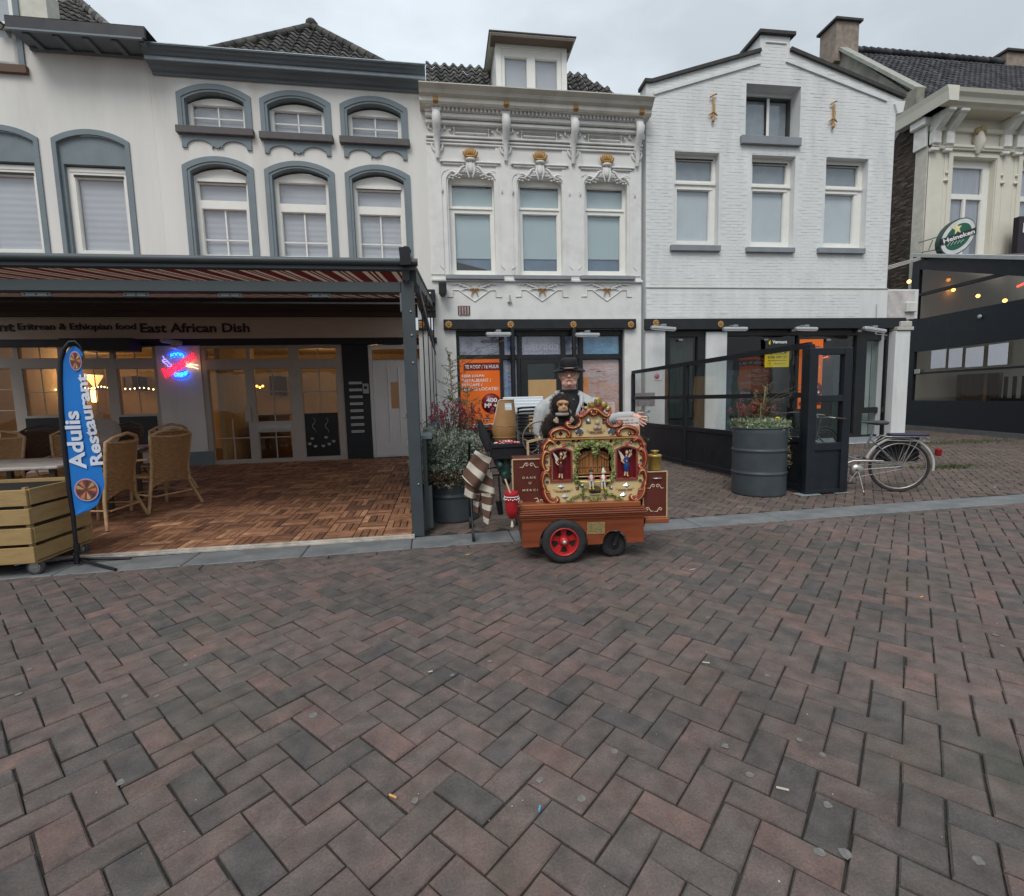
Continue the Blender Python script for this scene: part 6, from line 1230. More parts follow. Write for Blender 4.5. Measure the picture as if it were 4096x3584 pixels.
for a, b in ((-.06, .065), (.46, .575)): q = loc2(MB()); q.box(a, b, -.045, .045, .02, 1.955, bev=.004); q.build('post', NAVY, TS)
for a, b in ((1.87, 1.955), (1.25, 1.335), (.60, .70), (.02, .07)): q = loc2(MB()); q.box(.065, .46, -.04, .04, a, b, bev=.004); q.build('rail', NAVY, TS)
q = loc2(MB()); q.box(.065, .46, -.015, .015, .06, .61); q.build('solid_panel', NAVY, TS)
for a, b in ((.70, 1.25), (1.335, 1.87)): q = loc2(MB()); q.plate(rp(.065, .46, a, b), [], 0, .004); q.build('pane', GS, TS)
q = loc2(MB()); q.box(-.16, .14, -.09, .09, .006, .016); q.box(.38, .58, -.07, .09, .006, .014); q.box(-.05, .05, -.03, .03, .01, .03); q.build('foot_plate', M('galvanised_foot', (.36, .40, .40), .5, metal=.4, var=.2), TS)
# ================================================================== DRUM PLANTERS
m_drum = M('dark_grey_drum_paint', (.05, .062, .068), .42, var=.12, vs=5, bump=.08, bs=25, dirt=.25, dcol=(.03, .03, .028), ds=4)
def drum(x, y, rad, h, label):
    t = empty('drum_planter', (x, y, .0), label=label, cat='planter', group='oil drum planters')
    prof = [(rad*.97, 0), (rad, .012), (rad, .03), (rad, h*.335-.035), (rad, h*.335-.02), (rad+.012, h*.335-.006), (rad+.012, h*.335+.006), (rad, h*.335+.02), (rad, h*.335+.035), (rad, h*.67-.035), (rad, h*.67-.02), (rad+.012, h*.67-.006), (rad+.012, h*.67+.006), (rad, h*.67+.02), (rad, h*.67+.035), (rad, h-.07), (rad, h-.05), (rad*.985, h-.03), (rad*.985, h-.012)]
    q = MB(); q.lathe(prof, 48, cap=False); q.build('body', m_drum, t)
    q = MB(); q.lathe([(rad*.985, h-.012), (rad*1.01, h-.006), (rad*1.01, h+.006), (rad*.95, h+.006), (rad*.94, h-.05), (.01, h-.05)], 48, cap=False); q.build('rim', m_drum, t)
    q = MB(); q.lathe([(rad*.93, h-.045), (.01, h-.03)], 24, cap=False); q.build('soil', M('dark_soil', (.02, .015, .01), .95, var=.4, vs=40, bump=.6), t); return t
dxl, dyl = .085, 5.76; dxr, dyr = 4.33, 6.14
drum(dxl, dyl, .315, .90, 'dark grey oil drum planter left of the organ, overgrown by a silvery trailing shrub'); drum(dxr, dyr, .345, .92, 'dark grey oil drum planter standing before the blue-black terrace screen')
def leaf(q, p, d, n, L_, w, m=0, fold=.25):
    p = Vector(p); d = Vector(d).normalized(); n = Vector(n); s = d.cross(n)
    if s.length < 1e-3: s = d.cross(Vector((1, 0, .3)))
    s.normalize(); n = s.cross(d); a = p+d*L_*.45
    q.add([p, a+s*w/2+n*w*fold, p+d*L_, a-s*w/2+n*w*fold, a-n*w*.05], [(0, 1, 4), (1, 2, 4), (2, 3, 4), (3, 0, 4)], m)
def rdir(r, up=0.0): v = Vector((r.gauss(0, 1), r.gauss(0, 1), r.gauss(up, 1))); return v.normalized()
m_sil = [M('silver_leaf', (.27, .31, .25), .7, var=.25, vs=12, bump=0), M('grey_green_leaf', (.10, .14, .095), .7, var=.25, vs=12, bump=0), M('pale_leaf_tip', (.36, .40, .33), .7, var=.2, bump=0), M('dry_leaf', (.17, .11, .06), .8, var=.3, bump=0)]
def shrub(name, cx, cy, pts, label, seed, dens, L_=.03, parent=None, mats=m_sil, cat='shrub', dryz=None):
    t = empty(name, (cx, cy, 0), label=label, cat=cat); r = random.Random(seed); q = MB(); st = MB()
    for (x, y, z, rx, ry, rz, n) in pts:
        for i in range(int(n*dens)):
            v = rdir(r); f = (.55+.5*r.random()) ; p = Vector((x+v.x*rx*f, y+v.y*ry*f, z+v.z*rz*f)); d = (v+Vector((r.gauss(0, .5), r.gauss(0, .5), r.gauss(.1, .5)))).normalized()
            m = 0 if r.random() < .45 else (1 if r.random() < .7 else 2)
            if dryz and p.z < dryz and r.random() < .75: m = 3
            for k in range(3): leaf(q, p+d*.012*k, d+rdir(r)*.8, rdir(r), L_*(.7+.6*r.random()), L_*.38, m)
            if i % 5 == 0: st.tube([(x+v.x*rx*.2, y+v.y*ry*.2, z+v.z*rz*.2), tuple(p)], .0022, 4)
    o = q.build('foliage', mats, t); st.build('stems', M('thin_stem', (.12, .09, .06), .8, bump=0), t); return t
r = random.Random(3); pts = []
for i in range(26): a = i*2.4; rr = .32*math.sqrt((i+.5)/26); pts.append((rr*math.cos(a), rr*math.sin(a), .94+.05*r.random(), .09, .09, .07, 42))
for i in range(30):
    a = math.pi+math.pi*i/29 if i < 22 else r.random()*6.28; x, y = .39*math.cos(a), .39*math.sin(a)
    for k in range(5):
        zz_ = .90-.095*k; 
        if k < 4 or r.random() < .5: pts.append((x*(1.02+.03*math.sin(i*3)), y*1.02, zz_, .085, .07, .075, 24-2*k))
shrub('silver_shrub', dxl, dyl, pts, 'silvery grey trailing shrub spilling over the left drum planter', 5, 1.35, dryz=.62)
pts = []
for i in range(24): a = i*2.4; rr = .32*math.sqrt((i+.5)/24); pts.append((rr*math.cos(a), rr*math.sin(a), .965+.02*r.random(), .09, .08, .045, 30))
for k in range(9): pts.append((.37+.01*math.sin(k), -.02, .93-.065*k, .05, .07, .05, 24))
m_pale = [M('pale_green_leaf', (.26, .32, .18), .7, var=.25, vs=12, bump=0), M('mid_green_leaf', (.15, .20, .10), .7, var=.25, bump=0), M('whitish_leaf', (.40, .45, .32), .7, var=.2, bump=0), M('straw_leaf', (.27, .19, .09), .8, var=.3, bump=0)]
shrub('pale_shrub', dxr, dyr, pts, 'pale green trailing plant over the rim of the right drum planter', 9, 1.0, L_=.034, mats=m_pale, dryz=.72)
def flowering(cx, cy, z0, n, spread, h, label, seed, canes=(), pink=.8, light=False):
    t = empty('heather_plant' if not light else 'flowering_plant', (cx, cy, 0), label=label, cat='plant'); r = random.Random(seed); st = MB(); lf = MB(); fl = MB()
    for i in range(n):
        x, y = r.gauss(0, spread*.4), r.gauss(0, spread*.3); pts_ = [Vector((x, y, z0))]; d = Vector((x*1.6+r.gauss(0, .12), y+r.gauss(0, .12), 1)).normalized(); k = 6; hh = h*(.55+.5*r.random())
        for j in range(k): d = (d+Vector((r.gauss(0, .16), r.gauss(0, .14), .02))).normalized(); pts_.append(pts_[-1]+d*hh/k)
        st.tube(pts_, [.003*(1-.1*j) for j in range(k+1)], 4)
        for j in range(1, k+1):
            for u in range(5): leaf(lf, pts_[j]-d*r.random()*hh/k, rdir(r, .3), rdir(r), .022, .010, 0 if r.random() < .6 else 1)
        if r.random() < pink:
            for u in range(9): fl.ball(tuple(pts_[-1]+Vector((r.gauss(0, .010), r.gauss(0, .010), -u*.008+.01))), (.009, .009, .008), 5)
            if r.random() < .6:
                for u in range(6): fl.ball(tuple(pts_[-2]+Vector((r.gauss(0, .02), r.gauss(0, .012), u*.006))), (.008, .008, .007), 5)
    st.build('stems', M('reddish_stem', (.10, .045, .04), .8, bump=0), t); lf.build('foliage', [M('dark_red_green_leaf', (.075, .04, .035), .7, var=.3, bump=0), M('olive_leaf', (.06, .07, .035), .7, var=.3, bump=0)], t); fl.build('blossoms', M('pink_blossom', (.26, .055, .075), .7, var=.2, bump=0), t); return t
flowering(dxl+.02, dyl+.05, .9, 60, .32, .50, 'dark red plant with pink blossoms rising from the left drum planter', 4)
def caned(cx, cy, z0, specs, label, seed, lcol=(.14, .18, .075)):
    t = empty('climber', (cx, cy, 0), label=label, cat='plant'); r = random.Random(seed); c = MB(); q = MB(); st = MB()
    for (x0, y0, x1, y1, h) in specs: c.tube([(x0, y0, z0-.05), (x1, y1, z0+h)], .007, 6)
    for (x0, y0, x1, y1, h) in specs:
        for i in range(int(h*38)):
            f = .25+.75*r.random(); b = Vector((x0+(x1-x0)*f, y0+(y1-y0)*f, z0+h*f)); d = Vector((r.gauss(0, 1), r.gauss(0, .5), .5)).normalized(); L_ = .06+.20*r.random()**2; e = b+d*L_; st.tube([b, e], .0022, 4)
            for u in range(int(5+L_*40)): leaf(q, b.lerp(e, r.random()), rdir(r), rdir(r), .035*(.6+.6*r.random()), .011, 0 if r.random() < .6 else 1)
    for k in range(7):
        b = Vector((specs[0][2], specs[0][3], z0+specs[0][4]*(.4+.08*k))); e = b+Vector((.12+.09*k, r.gauss(0, .05), .06*(k-2)+.05)); st.tube([b, b.lerp(e, .5)+Vector((0, 0, .04)), e], .003, 4)
        for u in range(7): leaf(q, b.lerp(e, .4+.6*r.random()), rdir(r), rdir(r), .03, .010, 1)
    c.build('cane', M('bamboo_cane', (.30, .22, .14), .7, bump=.1), t); q.build('foliage', [M('olive_green_leaf', lcol, .6, var=.3, bump=0), M('yellow_green_leaf', (.19, .17, .07), .6, var=.3, bump=0)], t); st.build('stems', M('thin_stem', (.12, .09, .06), .8, bump=0), t)
caned(dxl, dyl, .9, [(.06, -.02, .02, 0, 1.02), (.20, .02, .22, .02, .66)], 'young leafy climber tied to bamboo canes in the left drum planter', 6)
caned(dxr, dyr, .95, [(.0, 0, .01, 0, .30), (.03, .02, .07, 0, .52)], 'thin leafy sapling on a cane in the right drum planter', 8)
flowering(dxr-.18, dyr, .95, 16, .22, .38, 'sparse dark plant with pink blossoms in the right drum planter', 14, pink=.9, light=True)
q = MB(); x, y = dxr+.19, dyr-.1
for k in range(6): q.ball((x+.025*math.cos(k), y, 1.03+.018*math.sin(k)), (.02, .012, .014), 6)
q.build('yellow_flower', M('yellow_petal', (.75, .60, .02), .6), label='single yellow flower at the right edge of the right planter', cat='flower')
# conifer branches seen behind the organ between shop and terrace screen
sx, sy = at('O1', 1510, 870, 8.5).x, 8.5; pts = [(r.gauss(0, .28), r.gauss(0, .2), .5+.5*r.random(), .12, .12, .16, 10) for i in range(26)]
m_con = [M('conifer_leaf', (.035, .05, .02), .7, var=.3, bump=0), M('conifer_leaf_light', (.07, .09, .035), .7, var=.3, bump=0), M('conifer_leaf_mid', (.05, .06, .03), .7, var=.3, bump=0), m_sil[3]]
shrub('dark_shrub', sx, sy, [(a, b, c, d, e, f, g) for a, b, c, d, e, f, g in pts], 'dark green shrub behind the organ player, left of the terrace screen', 15, 1.0, L_=.05, mats=m_con)
shrub('dark_shrub', .15, 7.6, [(r.gauss(0, .25), r.gauss(0, .2), .55+.5*r.random(), .13, .13, .18, 10) for i in range(22)], 'dark green shrub behind the left drum planter beside the side screen', 16, 1.0, L_=.045, mats=m_con)
# ================================================================== BICYCLE
def bicycle(name, loc, ang, label, cat='bicycle', full=True, cols=None, group=None):
    t = empty(name, (loc[0], loc[1], 0), ang, label=label, cat=cat, group=group); RW = .355; WB = 1.18
    m_fr, m_ty, m_rim, m_bk = cols
    def wheel(x, nm='wheel'):
        w = empty(nm); w.parent = t; w.location = (x, 0, RW)
        q = MB(); q.tube([((RW-.018)*math.cos(a), 0, (RW-.018)*math.sin(a)) for a in [k*math.pi/24 for k in range(48)]], .018, 8, closed=True); q.build('tyre', m_ty, w)
        q = MB(); q.tube([((RW-.045)*math.cos(a), 0, (RW-.045)*math.sin(a)) for a in [k*math.pi/24 for k in range(48)]], .011, 6, closed=True); q.build('rim', m_rim, w)
        q = MB()
        for k in range(32): a = k*math.pi/16; b = a+.5*(-1)**k; q.tube([(.02*math.cos(b), .025*(-1)**(k//2), .02*math.sin(b)), ((RW-.05)*math.cos(a), 0, (RW-.05)*math.sin(a))], .0012, 3)
        q.build('spokes', m_rim, w); q = MB(); q.tube([(0, -.05, 0), (0, .05, 0)], .022, 10); q.build('hub', m_fr, w); return w
    wheel(0); wheel(-WB)
    bb = (-.50, 0, .29); st_ = (-.33, 0, .80); hd = (-.98, 0, .86); hl = (-1.02, 0, .68)
    q = MB(); q.tube([bb, st_], .015); q.tube([hd, hl], .018); q.tube([hl, (-WB+.04, .06, .45), (-WB, .06, RW)], .012); q.tube([hl, (-WB+.04, -.06, .45), (-WB, -.06, RW)], .012)
    q.tube([(-1.0, 0, .78), (-.78, 0, .56), (-.55, 0, .46), (-.25, .0, .40), (0, .05, .37)], .012); q.tube([(-1.01, 0, .70), (-.75, 0, .45), bb], .015)
    for sy_ in (-.055, .055): q.tube([bb, (0, sy_, RW)], .009); q.tube([(-.36, 0, .74), (0, sy_, RW)], .008)
    q.build('frame', m_fr, t)
    q = MB(); q.tube([((RW+.035)*math.cos(a), 0, RW+(RW+.035)*math.sin(a)) for a in [R(-8+172*k/20) for k in range(21)]], .017, 8); q.build('rear_mudguard', m_bk[0], t)
    q = MB(); q.tube([(-WB+(RW+.03)*math.cos(a), 0, RW+(RW+.03)*math.sin(a)) for a in [R(20+170*k/16) for k in range(17)]], .02, 8); q.build('front_mudguard', m_bk[0], t)
    q = MB(); q.tube([st_, (-.32, 0, .90)], .012); q.build('seat_post', m_rim, t)
    q = MB(); q.lathe([(.001, -.03), (.09, -.02), (.105, .01), (.06, .03), (.001, .033)], 16, 0, (-.25, 0, .945), sx=1.05, sy=.95, cap=False); q.tube([(-.28, 0, .945), (-.42, 0, .955), (-.47, 0, .955)], [.075, .035, .02], 10, flat=.45); q.build('saddle', M('grey_black_saddle', (.045, .045, .048), .6, var=.2), t)
    q = MB(); q.tube([hd, (-.96, 0, 1.0), (-1.0, 0, 1.04)], .012); q.tube([(-.80, -.27, 1.03), (-.92, -.25, 1.05), (-1.02, -.12, 1.03), (-1.02, .12, 1.03), (-.92, .25, 1.05), (-.80, .27, 1.03)], .011); q.build('handlebar', m_rim, t)
    for sy_ in (-.27, .27): q = MB(); q.tube([(-.86, sy_, 1.04), (-.74, sy_, 1.025)], .016, 8); q.build('grip', m_ty, t)
    if full:
        q = MB()
        for sy_ in (-.07, .07):
            q.tube([(-.30, sy_*.4, .68), (-.20, sy_, .765), (.24, sy_, .765), (.30, sy_*.8, .74)], .007, 6); q.tube([(.30, sy_*.8, .70), (-.18, sy_, .715)], .006, 6); q.tube([(.20, sy_, .76), (.01, .06*(1 if sy_ > 0 else -1), RW)], .006, 6); q.tube([(.09, sy_, .71), (.0, .06*(1 if sy_ > 0 else -1), RW)], .006, 6)
        for k in range(5): q.tube([(-.15+.09*k, -.07, .765), (-.15+.09*k, .07, .765)], .005, 5)
        q.build('luggage_rack', m_rim, t)
        q = MB(); q.box(-.14, .29, -.085, .085, .772, .80, bev=.01); q.build('rack_pad', M('dark_violet_pad', (.03, .028, .06), .7), t)
        q = MB(); q.box(-.19, .27, .10, .26, .40, .74, bev=.02)
        for k in range(5): q.box(-.195, .275, .094, .1, .44+.06*k, .452+.06*k)
        q.build('pannier_crate', M('black_crate', (.018, .018, .02), .7), t)
        q = MB(); q.box(.40, .46, -.035, .035, .50, .60, bev=.012); q.build('rear_light', M('red_reflector', (.22, .01, .015), .25), t)
        q = MB(); q.tube([(-.48, -.05, .27), (-.44, -.14, .02)], .008); q.ball((-.44, -.14, .012), .016, 6); q.build('kickstand', m_rim, t)
    q = MB(); q.lathe([(.02, -.004), (.09, -.004), (.09, .004), (.02, .004)], 24, 0, (bb[0], -.05, bb[2]), Matrix.Rotation(R(90), 4, 'X'), cap=False); q.build('chainring', m_rim, t)
    q = MB(); q.tube([(bb[0], -.06, bb[2]), (bb[0]-.09, -.075, bb[2]-.15)], .009); q.tube([(bb[0], .06, bb[2]), (bb[0]+.09, .075, bb[2]+.15)], .009); q.build('crank', m_rim, t)
    for s_ in (1, -1): q = MB(); q.box(bb[0]-.09*s_-.045, bb[0]-.09*s_+.045, -.09*s_-.045, -.09*s_+.045, bb[2]-.16*s_-.012, bb[2]-.16*s_+.012, bev=.008); q.build('pedal', m_ty, t)
    q = MB(); q.tube([(bb[0], -.055, bb[2]+.088), (0, -.055, RW+.035), (.035, -.055, RW), (0, -.055, RW-.035), (bb[0], -.055, bb[2]-.088)], .004, 4); q.tube([(-.62, -.055, .40), (-.55, -.055, .43), (-.2, -.055, .43)], .012); q.build('chain', m_rim, t)
    return t
m_cr = M('silver_bicycle_paint', (.24, .245, .25), .3, metal=.6, var=.12, vs=30); m_ty_ = M('bicycle_tyre', (.035, .028, .026), .8, var=.2); m_rm = M('dull_steel', (.42, .40, .38), .35, metal=.8, var=.2, vs=30); m_mg = M('white_mudguard', (.44, .44, .43), .4, var=.1)
bk = bicycle('city_bicycle', (6.10, 5.72), R(-25), 'silver step-through bicycle with white rear mudguard and black crate, leaning by the terrace screen', cols=(m_cr, m_ty_, m_rm, [m_mg])); bk.rotation_euler[0] = R(2)
m_bb = M('black_bicycle_paint', (.015, .016, .018), .35); bicycle('city_bicycle', (6.75, 7.8), R(8), 'black bicycle standing behind the terrace screen, beside the tall orange poster', full=False, cols=(m_bb, m_ty_, M('dark_steel', (.12, .12, .13), .4, metal=.7), [m_bb]))
x, y = .36, 6.9; m_rb = M('red_bicycle_paint', (.45, .02, .015), .35); bicycle('city_bicycle', (x+.35, y+1.1), R(78), 'red bicycle parked behind the left drum planter in front of the orange poster', full=False, cols=(m_rb, m_ty_, m_rm, [m_rb]))
# ================================================================== STREET ORGAN
OR = Frame(.956, 3.93, -6)
m_mah = M('polished_mahogany', (.20, .048, .018), .3, var=.3, vs=3, bump=.05, stretch=(.5, 3, 5), coat=.3)
m_mah2 = M('dark_mahogany_moulding', (.17, .045, .018), .3, var=.25, vs=4, stretch=(.3, 3, 4), coat=.3); m_ors = M('varnished_orange_wood', (.26, .075, .024), .3, var=.2, vs=3, stretch=(.5, 3, 5), coat=.3)
m_ocr = M('organ_cream_paint', (.60, .45, .22), .4, var=.05, bump=.04, coat=.2); m_ord = M('organ_dark_red_paint', (.20, .018, .014), .3, var=.15, bump=.05, coat=.4); m_oyl = M('organ_gold_line', (.62, .40, .09), .35, var=.15, metal=.3)
m_ogr = M('organ_green_gold', (.12, .15, .035), .4, var=.4, vs=40, metal=.2, bump=.1); m_mir = M('mirror_stone', (.55, .57, .60), .08, metal=1, var=.1, bump=0); m_rope = M('cream_rope', (.50, .36, .20), .7, bump=.3)
ORG = empty('street_organ', frame=OR, label='small painted street organ cart with cream carved front, mahogany body and red spoked wheel', cat='street organ')
def o3(x, y, d=0): return OR.at('O3', x, y, d)
def o2(x, y, d=-.08): return OR.at('O2', x, y, d)
FY = .08
def arcp(cx, cz, r_, a0, a1, n=14): return [(cx+r_*math.cos(R(a0+(a1-a0)*i/n)), cz+r_*math.sin(R(a0+(a1-a0)*i/n))) for i in range(n+1)]
wc = o3(760, 1040); zb = .138
fp = [(-.33, .36), (-.33, zb), (wc[0]-.205, zb)]+arcp(wc[0], wc[1]-.0, .208, 192, -12, 18)[0:]+[(wc[0]+.205, zb+.004)]+[(.352, zb+.006)]+arcp(.462, .155, .104, 180, 0, 14)+[(.568, zb+.008), (.712, zb+.01), (.712, .36)]
fp = [(a, b) for a, b in fp if b > zb-.002]
q = MB(); q.plate(fp, [], 0, .02); q.build('front_panel', m_mah, ORG)
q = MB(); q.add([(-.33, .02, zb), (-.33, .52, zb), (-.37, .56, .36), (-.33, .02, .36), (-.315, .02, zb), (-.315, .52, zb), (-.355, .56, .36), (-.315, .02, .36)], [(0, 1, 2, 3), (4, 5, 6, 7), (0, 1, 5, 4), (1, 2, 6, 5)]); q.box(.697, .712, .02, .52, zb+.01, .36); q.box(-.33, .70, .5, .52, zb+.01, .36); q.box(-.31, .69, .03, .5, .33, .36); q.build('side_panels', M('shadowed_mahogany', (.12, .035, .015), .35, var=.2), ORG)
for k, (z0, z1, d) in enumerate(((.355, .372, .006), (.372, .392, .016), (.394, .408, .024), (.410, .424, .032), (.426, .442, .024), (.442, .456, .010))):
    board(ORG, 'moulding', -.335-d*.6, .716+d*.6, z0, z1, -d, .53, m_mah2 if k % 2 else m_mah, .004)
board(ORG, 'base_rail', -.345, .69, .456, .502, .012, .5, m_ors, .006)
a = (*o3(1020, 930), *o3(1215, 795)); q = MB(); q.box(a[0], a[2], -.004, 0, a[1], a[3]); q.build('brass_plate', M('worn_brass_plate', (.36, .28, .12), .5, metal=.5, var=.3, vs=60, bump=.2), ORG)
q = MB()
for k in range(5): zz_ = a[1]+(a[3]-a[1])*(.18+.16*k); q.box(a[0]+.015, a[2]-.015-.01*(k % 3), -.0055, -.004, zz_, zz_+.003)
q.build('plate_engraving', M('dark_engraving', (.16, .12, .05), .6), ORG)
# wheels
w = empty('wheel'); w.parent = ORG; w.location = (wc[0], -.02, .187); MX = Matrix.Rotation(R(90), 4, 'X')
q = MB(MX); q.lathe([(.118, -.028), (.15, -.036), (.178, -.030), (.187, -.015), (.187, .015), (.178, .030), (.15, .036), (.118, .028)], 48, cap=False); q.build('tyre', M('rubber_tyre', (.022, .022, .024), .75, var=.3, vs=20, bump=.3), w)
m_rw = M('red_wheel_paint', (.42, .018, .018), .4, var=.12, vs=12); q = MB(); holes = []
for k in range(5):
    a0 = R(90+72*k+36); c, s = math.cos(a0), math.sin(a0); hp = [(.050, -.013), (.092, -.034), (.101, -.018), (.103, 0), (.101, .018), (.092, .034), (.050, .013)]
    holes.append([(u*c-v*s, u*s+v*c) for u, v in hp])
q.plate(arcp(0, 0, .117, 0, 360, 47)[:-1], holes, .012, .022); q.M = MX; q.lathe([(.119, -.012), (.122, .034), (.112, .036), (.108, .0), (.105, -.012)], 40, cap=False); q.lathe([(.001, .03), (.03, .03), (.042, .0), (.045, -.01)], 20, cap=False); q.build('rim', m_rw, w)
q = MB(MX); q.lathe([(.001, .052), (.014, .05), (.018, .042), (.018, .02)], 16, cap=False); q.build('hub_cap', M('grey_hub_cap', (.45, .45, .45), .35, metal=.6), w)
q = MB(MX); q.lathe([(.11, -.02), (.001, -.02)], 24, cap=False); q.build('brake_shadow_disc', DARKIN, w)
w = empty('castor_wheel'); w.parent = ORG; w.location = (.47, .10, .112); q = MB(MX); q.lathe([(.05, -.02), (.09, -.026), (.108, -.018), (.112, 0), (.108, .018), (.09, .026), (.05, .02)], 36, cap=False); q.build('tyre', M('rubber_tyre', (.022, .022, .024), .75), w)
q = MB(MX); q.lathe([(.052, .012), (.001, .014)], 24, cap=False); q.build('rim', BLACK, w); q = MB(); q.bar((.0, -.035, 0), (.05, -.035, .13), .03, .008, up=(0, 1, 0)); q.ball((0, -.042, 0), (.01, .006, .01), 8); q.build('fork', M('black_fork', (.02, .02, .022), .4), w)
q = MB(); q.tube([(wc[0], -.0, .187), (wc[0], .5, .187)], .012); q.box(.2, .66, .1, .14, .24, .3); q.build('axle', BLACK, ORG)
q = MB(MX); q.lathe([(.11, -.03), (.187, -.02), (.187, .03), (.11, .03)], 32, c=(wc[0], .187, -.48)); q.build('far_wheel', M('rubber_tyre', (.022, .022, .024), .75), ORG)
# cream fronts
CX = .303
def mir(pts): return pts+[(2*CX-a, b) for a, b in reversed(pts)]
halfm = [o2(*p) for p in ((950, 1642), (330, 1640), (235, 1590), (195, 1500), (165, 1400), (150, 1290), (180, 1190), (150, 1100), (145, 950), (170, 820), (205, 735), (300, 668), (950, 662))]
halfm[0] = (CX, halfm[1][1]); halfm[-1] = (CX, halfm[-2][1])
outer = halfm[1:-1]; outer = outer+[(2*CX-a, b) for a, b in reversed(outer)]
n0, n1, n2, n3 = o2(268, 1335), o2(603, 845), o2(268, 845), o2(435, 800)
def niche(m): pts = [(n0[0], n0[1]), (n1[0], n0[1]), (n1[0], n1[1]), ((n0[0]*.3+n1[0]*.7), n3[1]-.002), (n3[0], n3[1]), (n0[0]*.7+n1[0]*.3, n3[1]-.004), (n0[0], n2[1]-.004)]; return pts if not m else [(2*CX-a, b) for a, b in pts]
oc = [o2(*p) for p in ((700, 1300), (655, 1200), (670, 1050), (650, 930), (700, 850), (800, 800), (945, 790))]; ocn = oc[:-1]+[(CX, oc[-1][1])]+[(2*CX-a, b) for a, b in reversed(oc[:-1])]
q = MB(); q.plate(outer, [niche(0), niche(1), ocn], FY, FY+.02); q.build('front_board', m_ocr, ORG)
ped = [o2(*p) for p in ((300, 655), (285, 600), (340, 550), (440, 525), (530, 560), (590, 530), (680, 480), (740, 400), (790, 330), (870, 280))]
ped = ped+[(CX+.0, ped[-1][1]+.012)]+[(2*CX-a, b) for a, b in reversed(ped)]
q = MB(); q.plate(ped, [], FY+.002, FY+.02); q.build('pediment', m_ocr, ORG)
q = MB(); b0 = o2(300, 1600); q.box(b0[0]+.03, 2*CX-b0[0]-.03, .215, .46, .50, ped[0][1]-.02); q.build('case', M('dark_red_case', (.10, .02, .015), .4), ORG)
q = MB(); z0 = o2(950, 660)[1]; q.box(o2(290, 660)[0], 2*CX-o2(290, 660)[0], FY-.022, FY, z0-.008, z0+.008, 0, .003); q.box(o2(300, 660)[0], 2*CX-o2(300, 660)[0], FY-.028, FY-.02, z0-.003, z0+.004, 1); q.build('cornice_rail', [m_ord, m_oyl], ORG)
z0 = o2(950, 1640)[1]; q = MB(); q.box(o2(330, 1640)[0], 2*CX-o2(330, 1640)[0], FY-.02, FY, z0-.008, z0+.006, 0, .002); q.box(o2(350, 1640)[0], 2*CX-o2(350, 1640)[0], FY-.024, FY-.019, z0-.001, z0+.005, 1); q.build('foot_rail', [m_ord, m_oyl], ORG)
def smooth(pts, k=3):
    P = [pts[0]]+list(pts)+[pts[-1]]; out_ = []
    for i in range(1, len(P)-2):
        for j in range(k):
            t = j/k; a, b, c, d = P[i-1], P[i], P[i+1], P[i+2]
            out_.append(tuple(.5*((2*b[u])+(-a[u]+c[u])*t+(2*a[u]-5*b[u]+4*c[u]-d[u])*t*t+(-a[u]+3*b[u]-3*c[u]+d[u])*t**3) for u in (0, 1)))
    return out_+[pts[-1]]
def scroll(px, w0, mirror=True, d=.02, gold=True):
    w0 *= 1.2
    for mm in ((0, 1) if mirror else (0,)):
        pts = smooth([o2(*p) for p in px]); pts = [(2*CX-a, b) if mm else (a, b) for a, b in pts]; n = len(pts); q = MB()
        rr = [w0*(.45+.55*math.sin(math.pi*min(1, (i+2)/(n*.75)))) if i < n*.6 else w0*(1-.65*(i-n*.6)/(n*.4)) for i in range(n)]
        q.tube([(a, FY-d*.5, b) for a, b in pts], rr, 7, 0)
        if gold: q.tube([(a, FY-d*.5-r_*.75, b) for (a, b), r_ in zip(pts, rr)], [r_*.27 for r_ in rr], 5, 1)
        q.build('scroll', [m_ord, m_oyl], ORG)
scroll([(330, 735), (265, 690), (205, 735), (165, 820), (170, 880)], .024); scroll([(330, 700), (260, 720), (215, 790), (200, 850)], .012); scroll([(250, 880), (195, 860), (158, 930), (150, 1040), (185, 1140), (235, 1150), (243, 1112), (215, 1105)], .022); scroll([(255, 1235), (225, 1185), (175, 1195), (150, 1290), (165, 1390), (205, 1470), (260, 1480)], .022)
scroll([(175, 1440), (200, 1540), (265, 1620), (345, 1625), (380, 1585), (355, 1552)], .024); scroll([(240, 1500), (270, 1560), (320, 1590)], .012); scroll([(225, 920), (190, 960), (180, 1030)], .010)
scroll([(295, 655), (272, 600), (320, 545), (430, 512), (525, 540), (565, 600), (540, 640), (515, 610)], .018); scroll([(285, 640), (310, 668), (342, 650), (335, 615), (310, 622)], .010)
scroll([(575, 440), (540, 430), (520, 455), (560, 492), (640, 498), (705, 460), (728, 400), (700, 350)], .020); scroll([(690, 300), (715, 330), (760, 325), (820, 275), (885, 222), (950, 225), (972, 265), (940, 300), (905, 280), (925, 255)], .020)
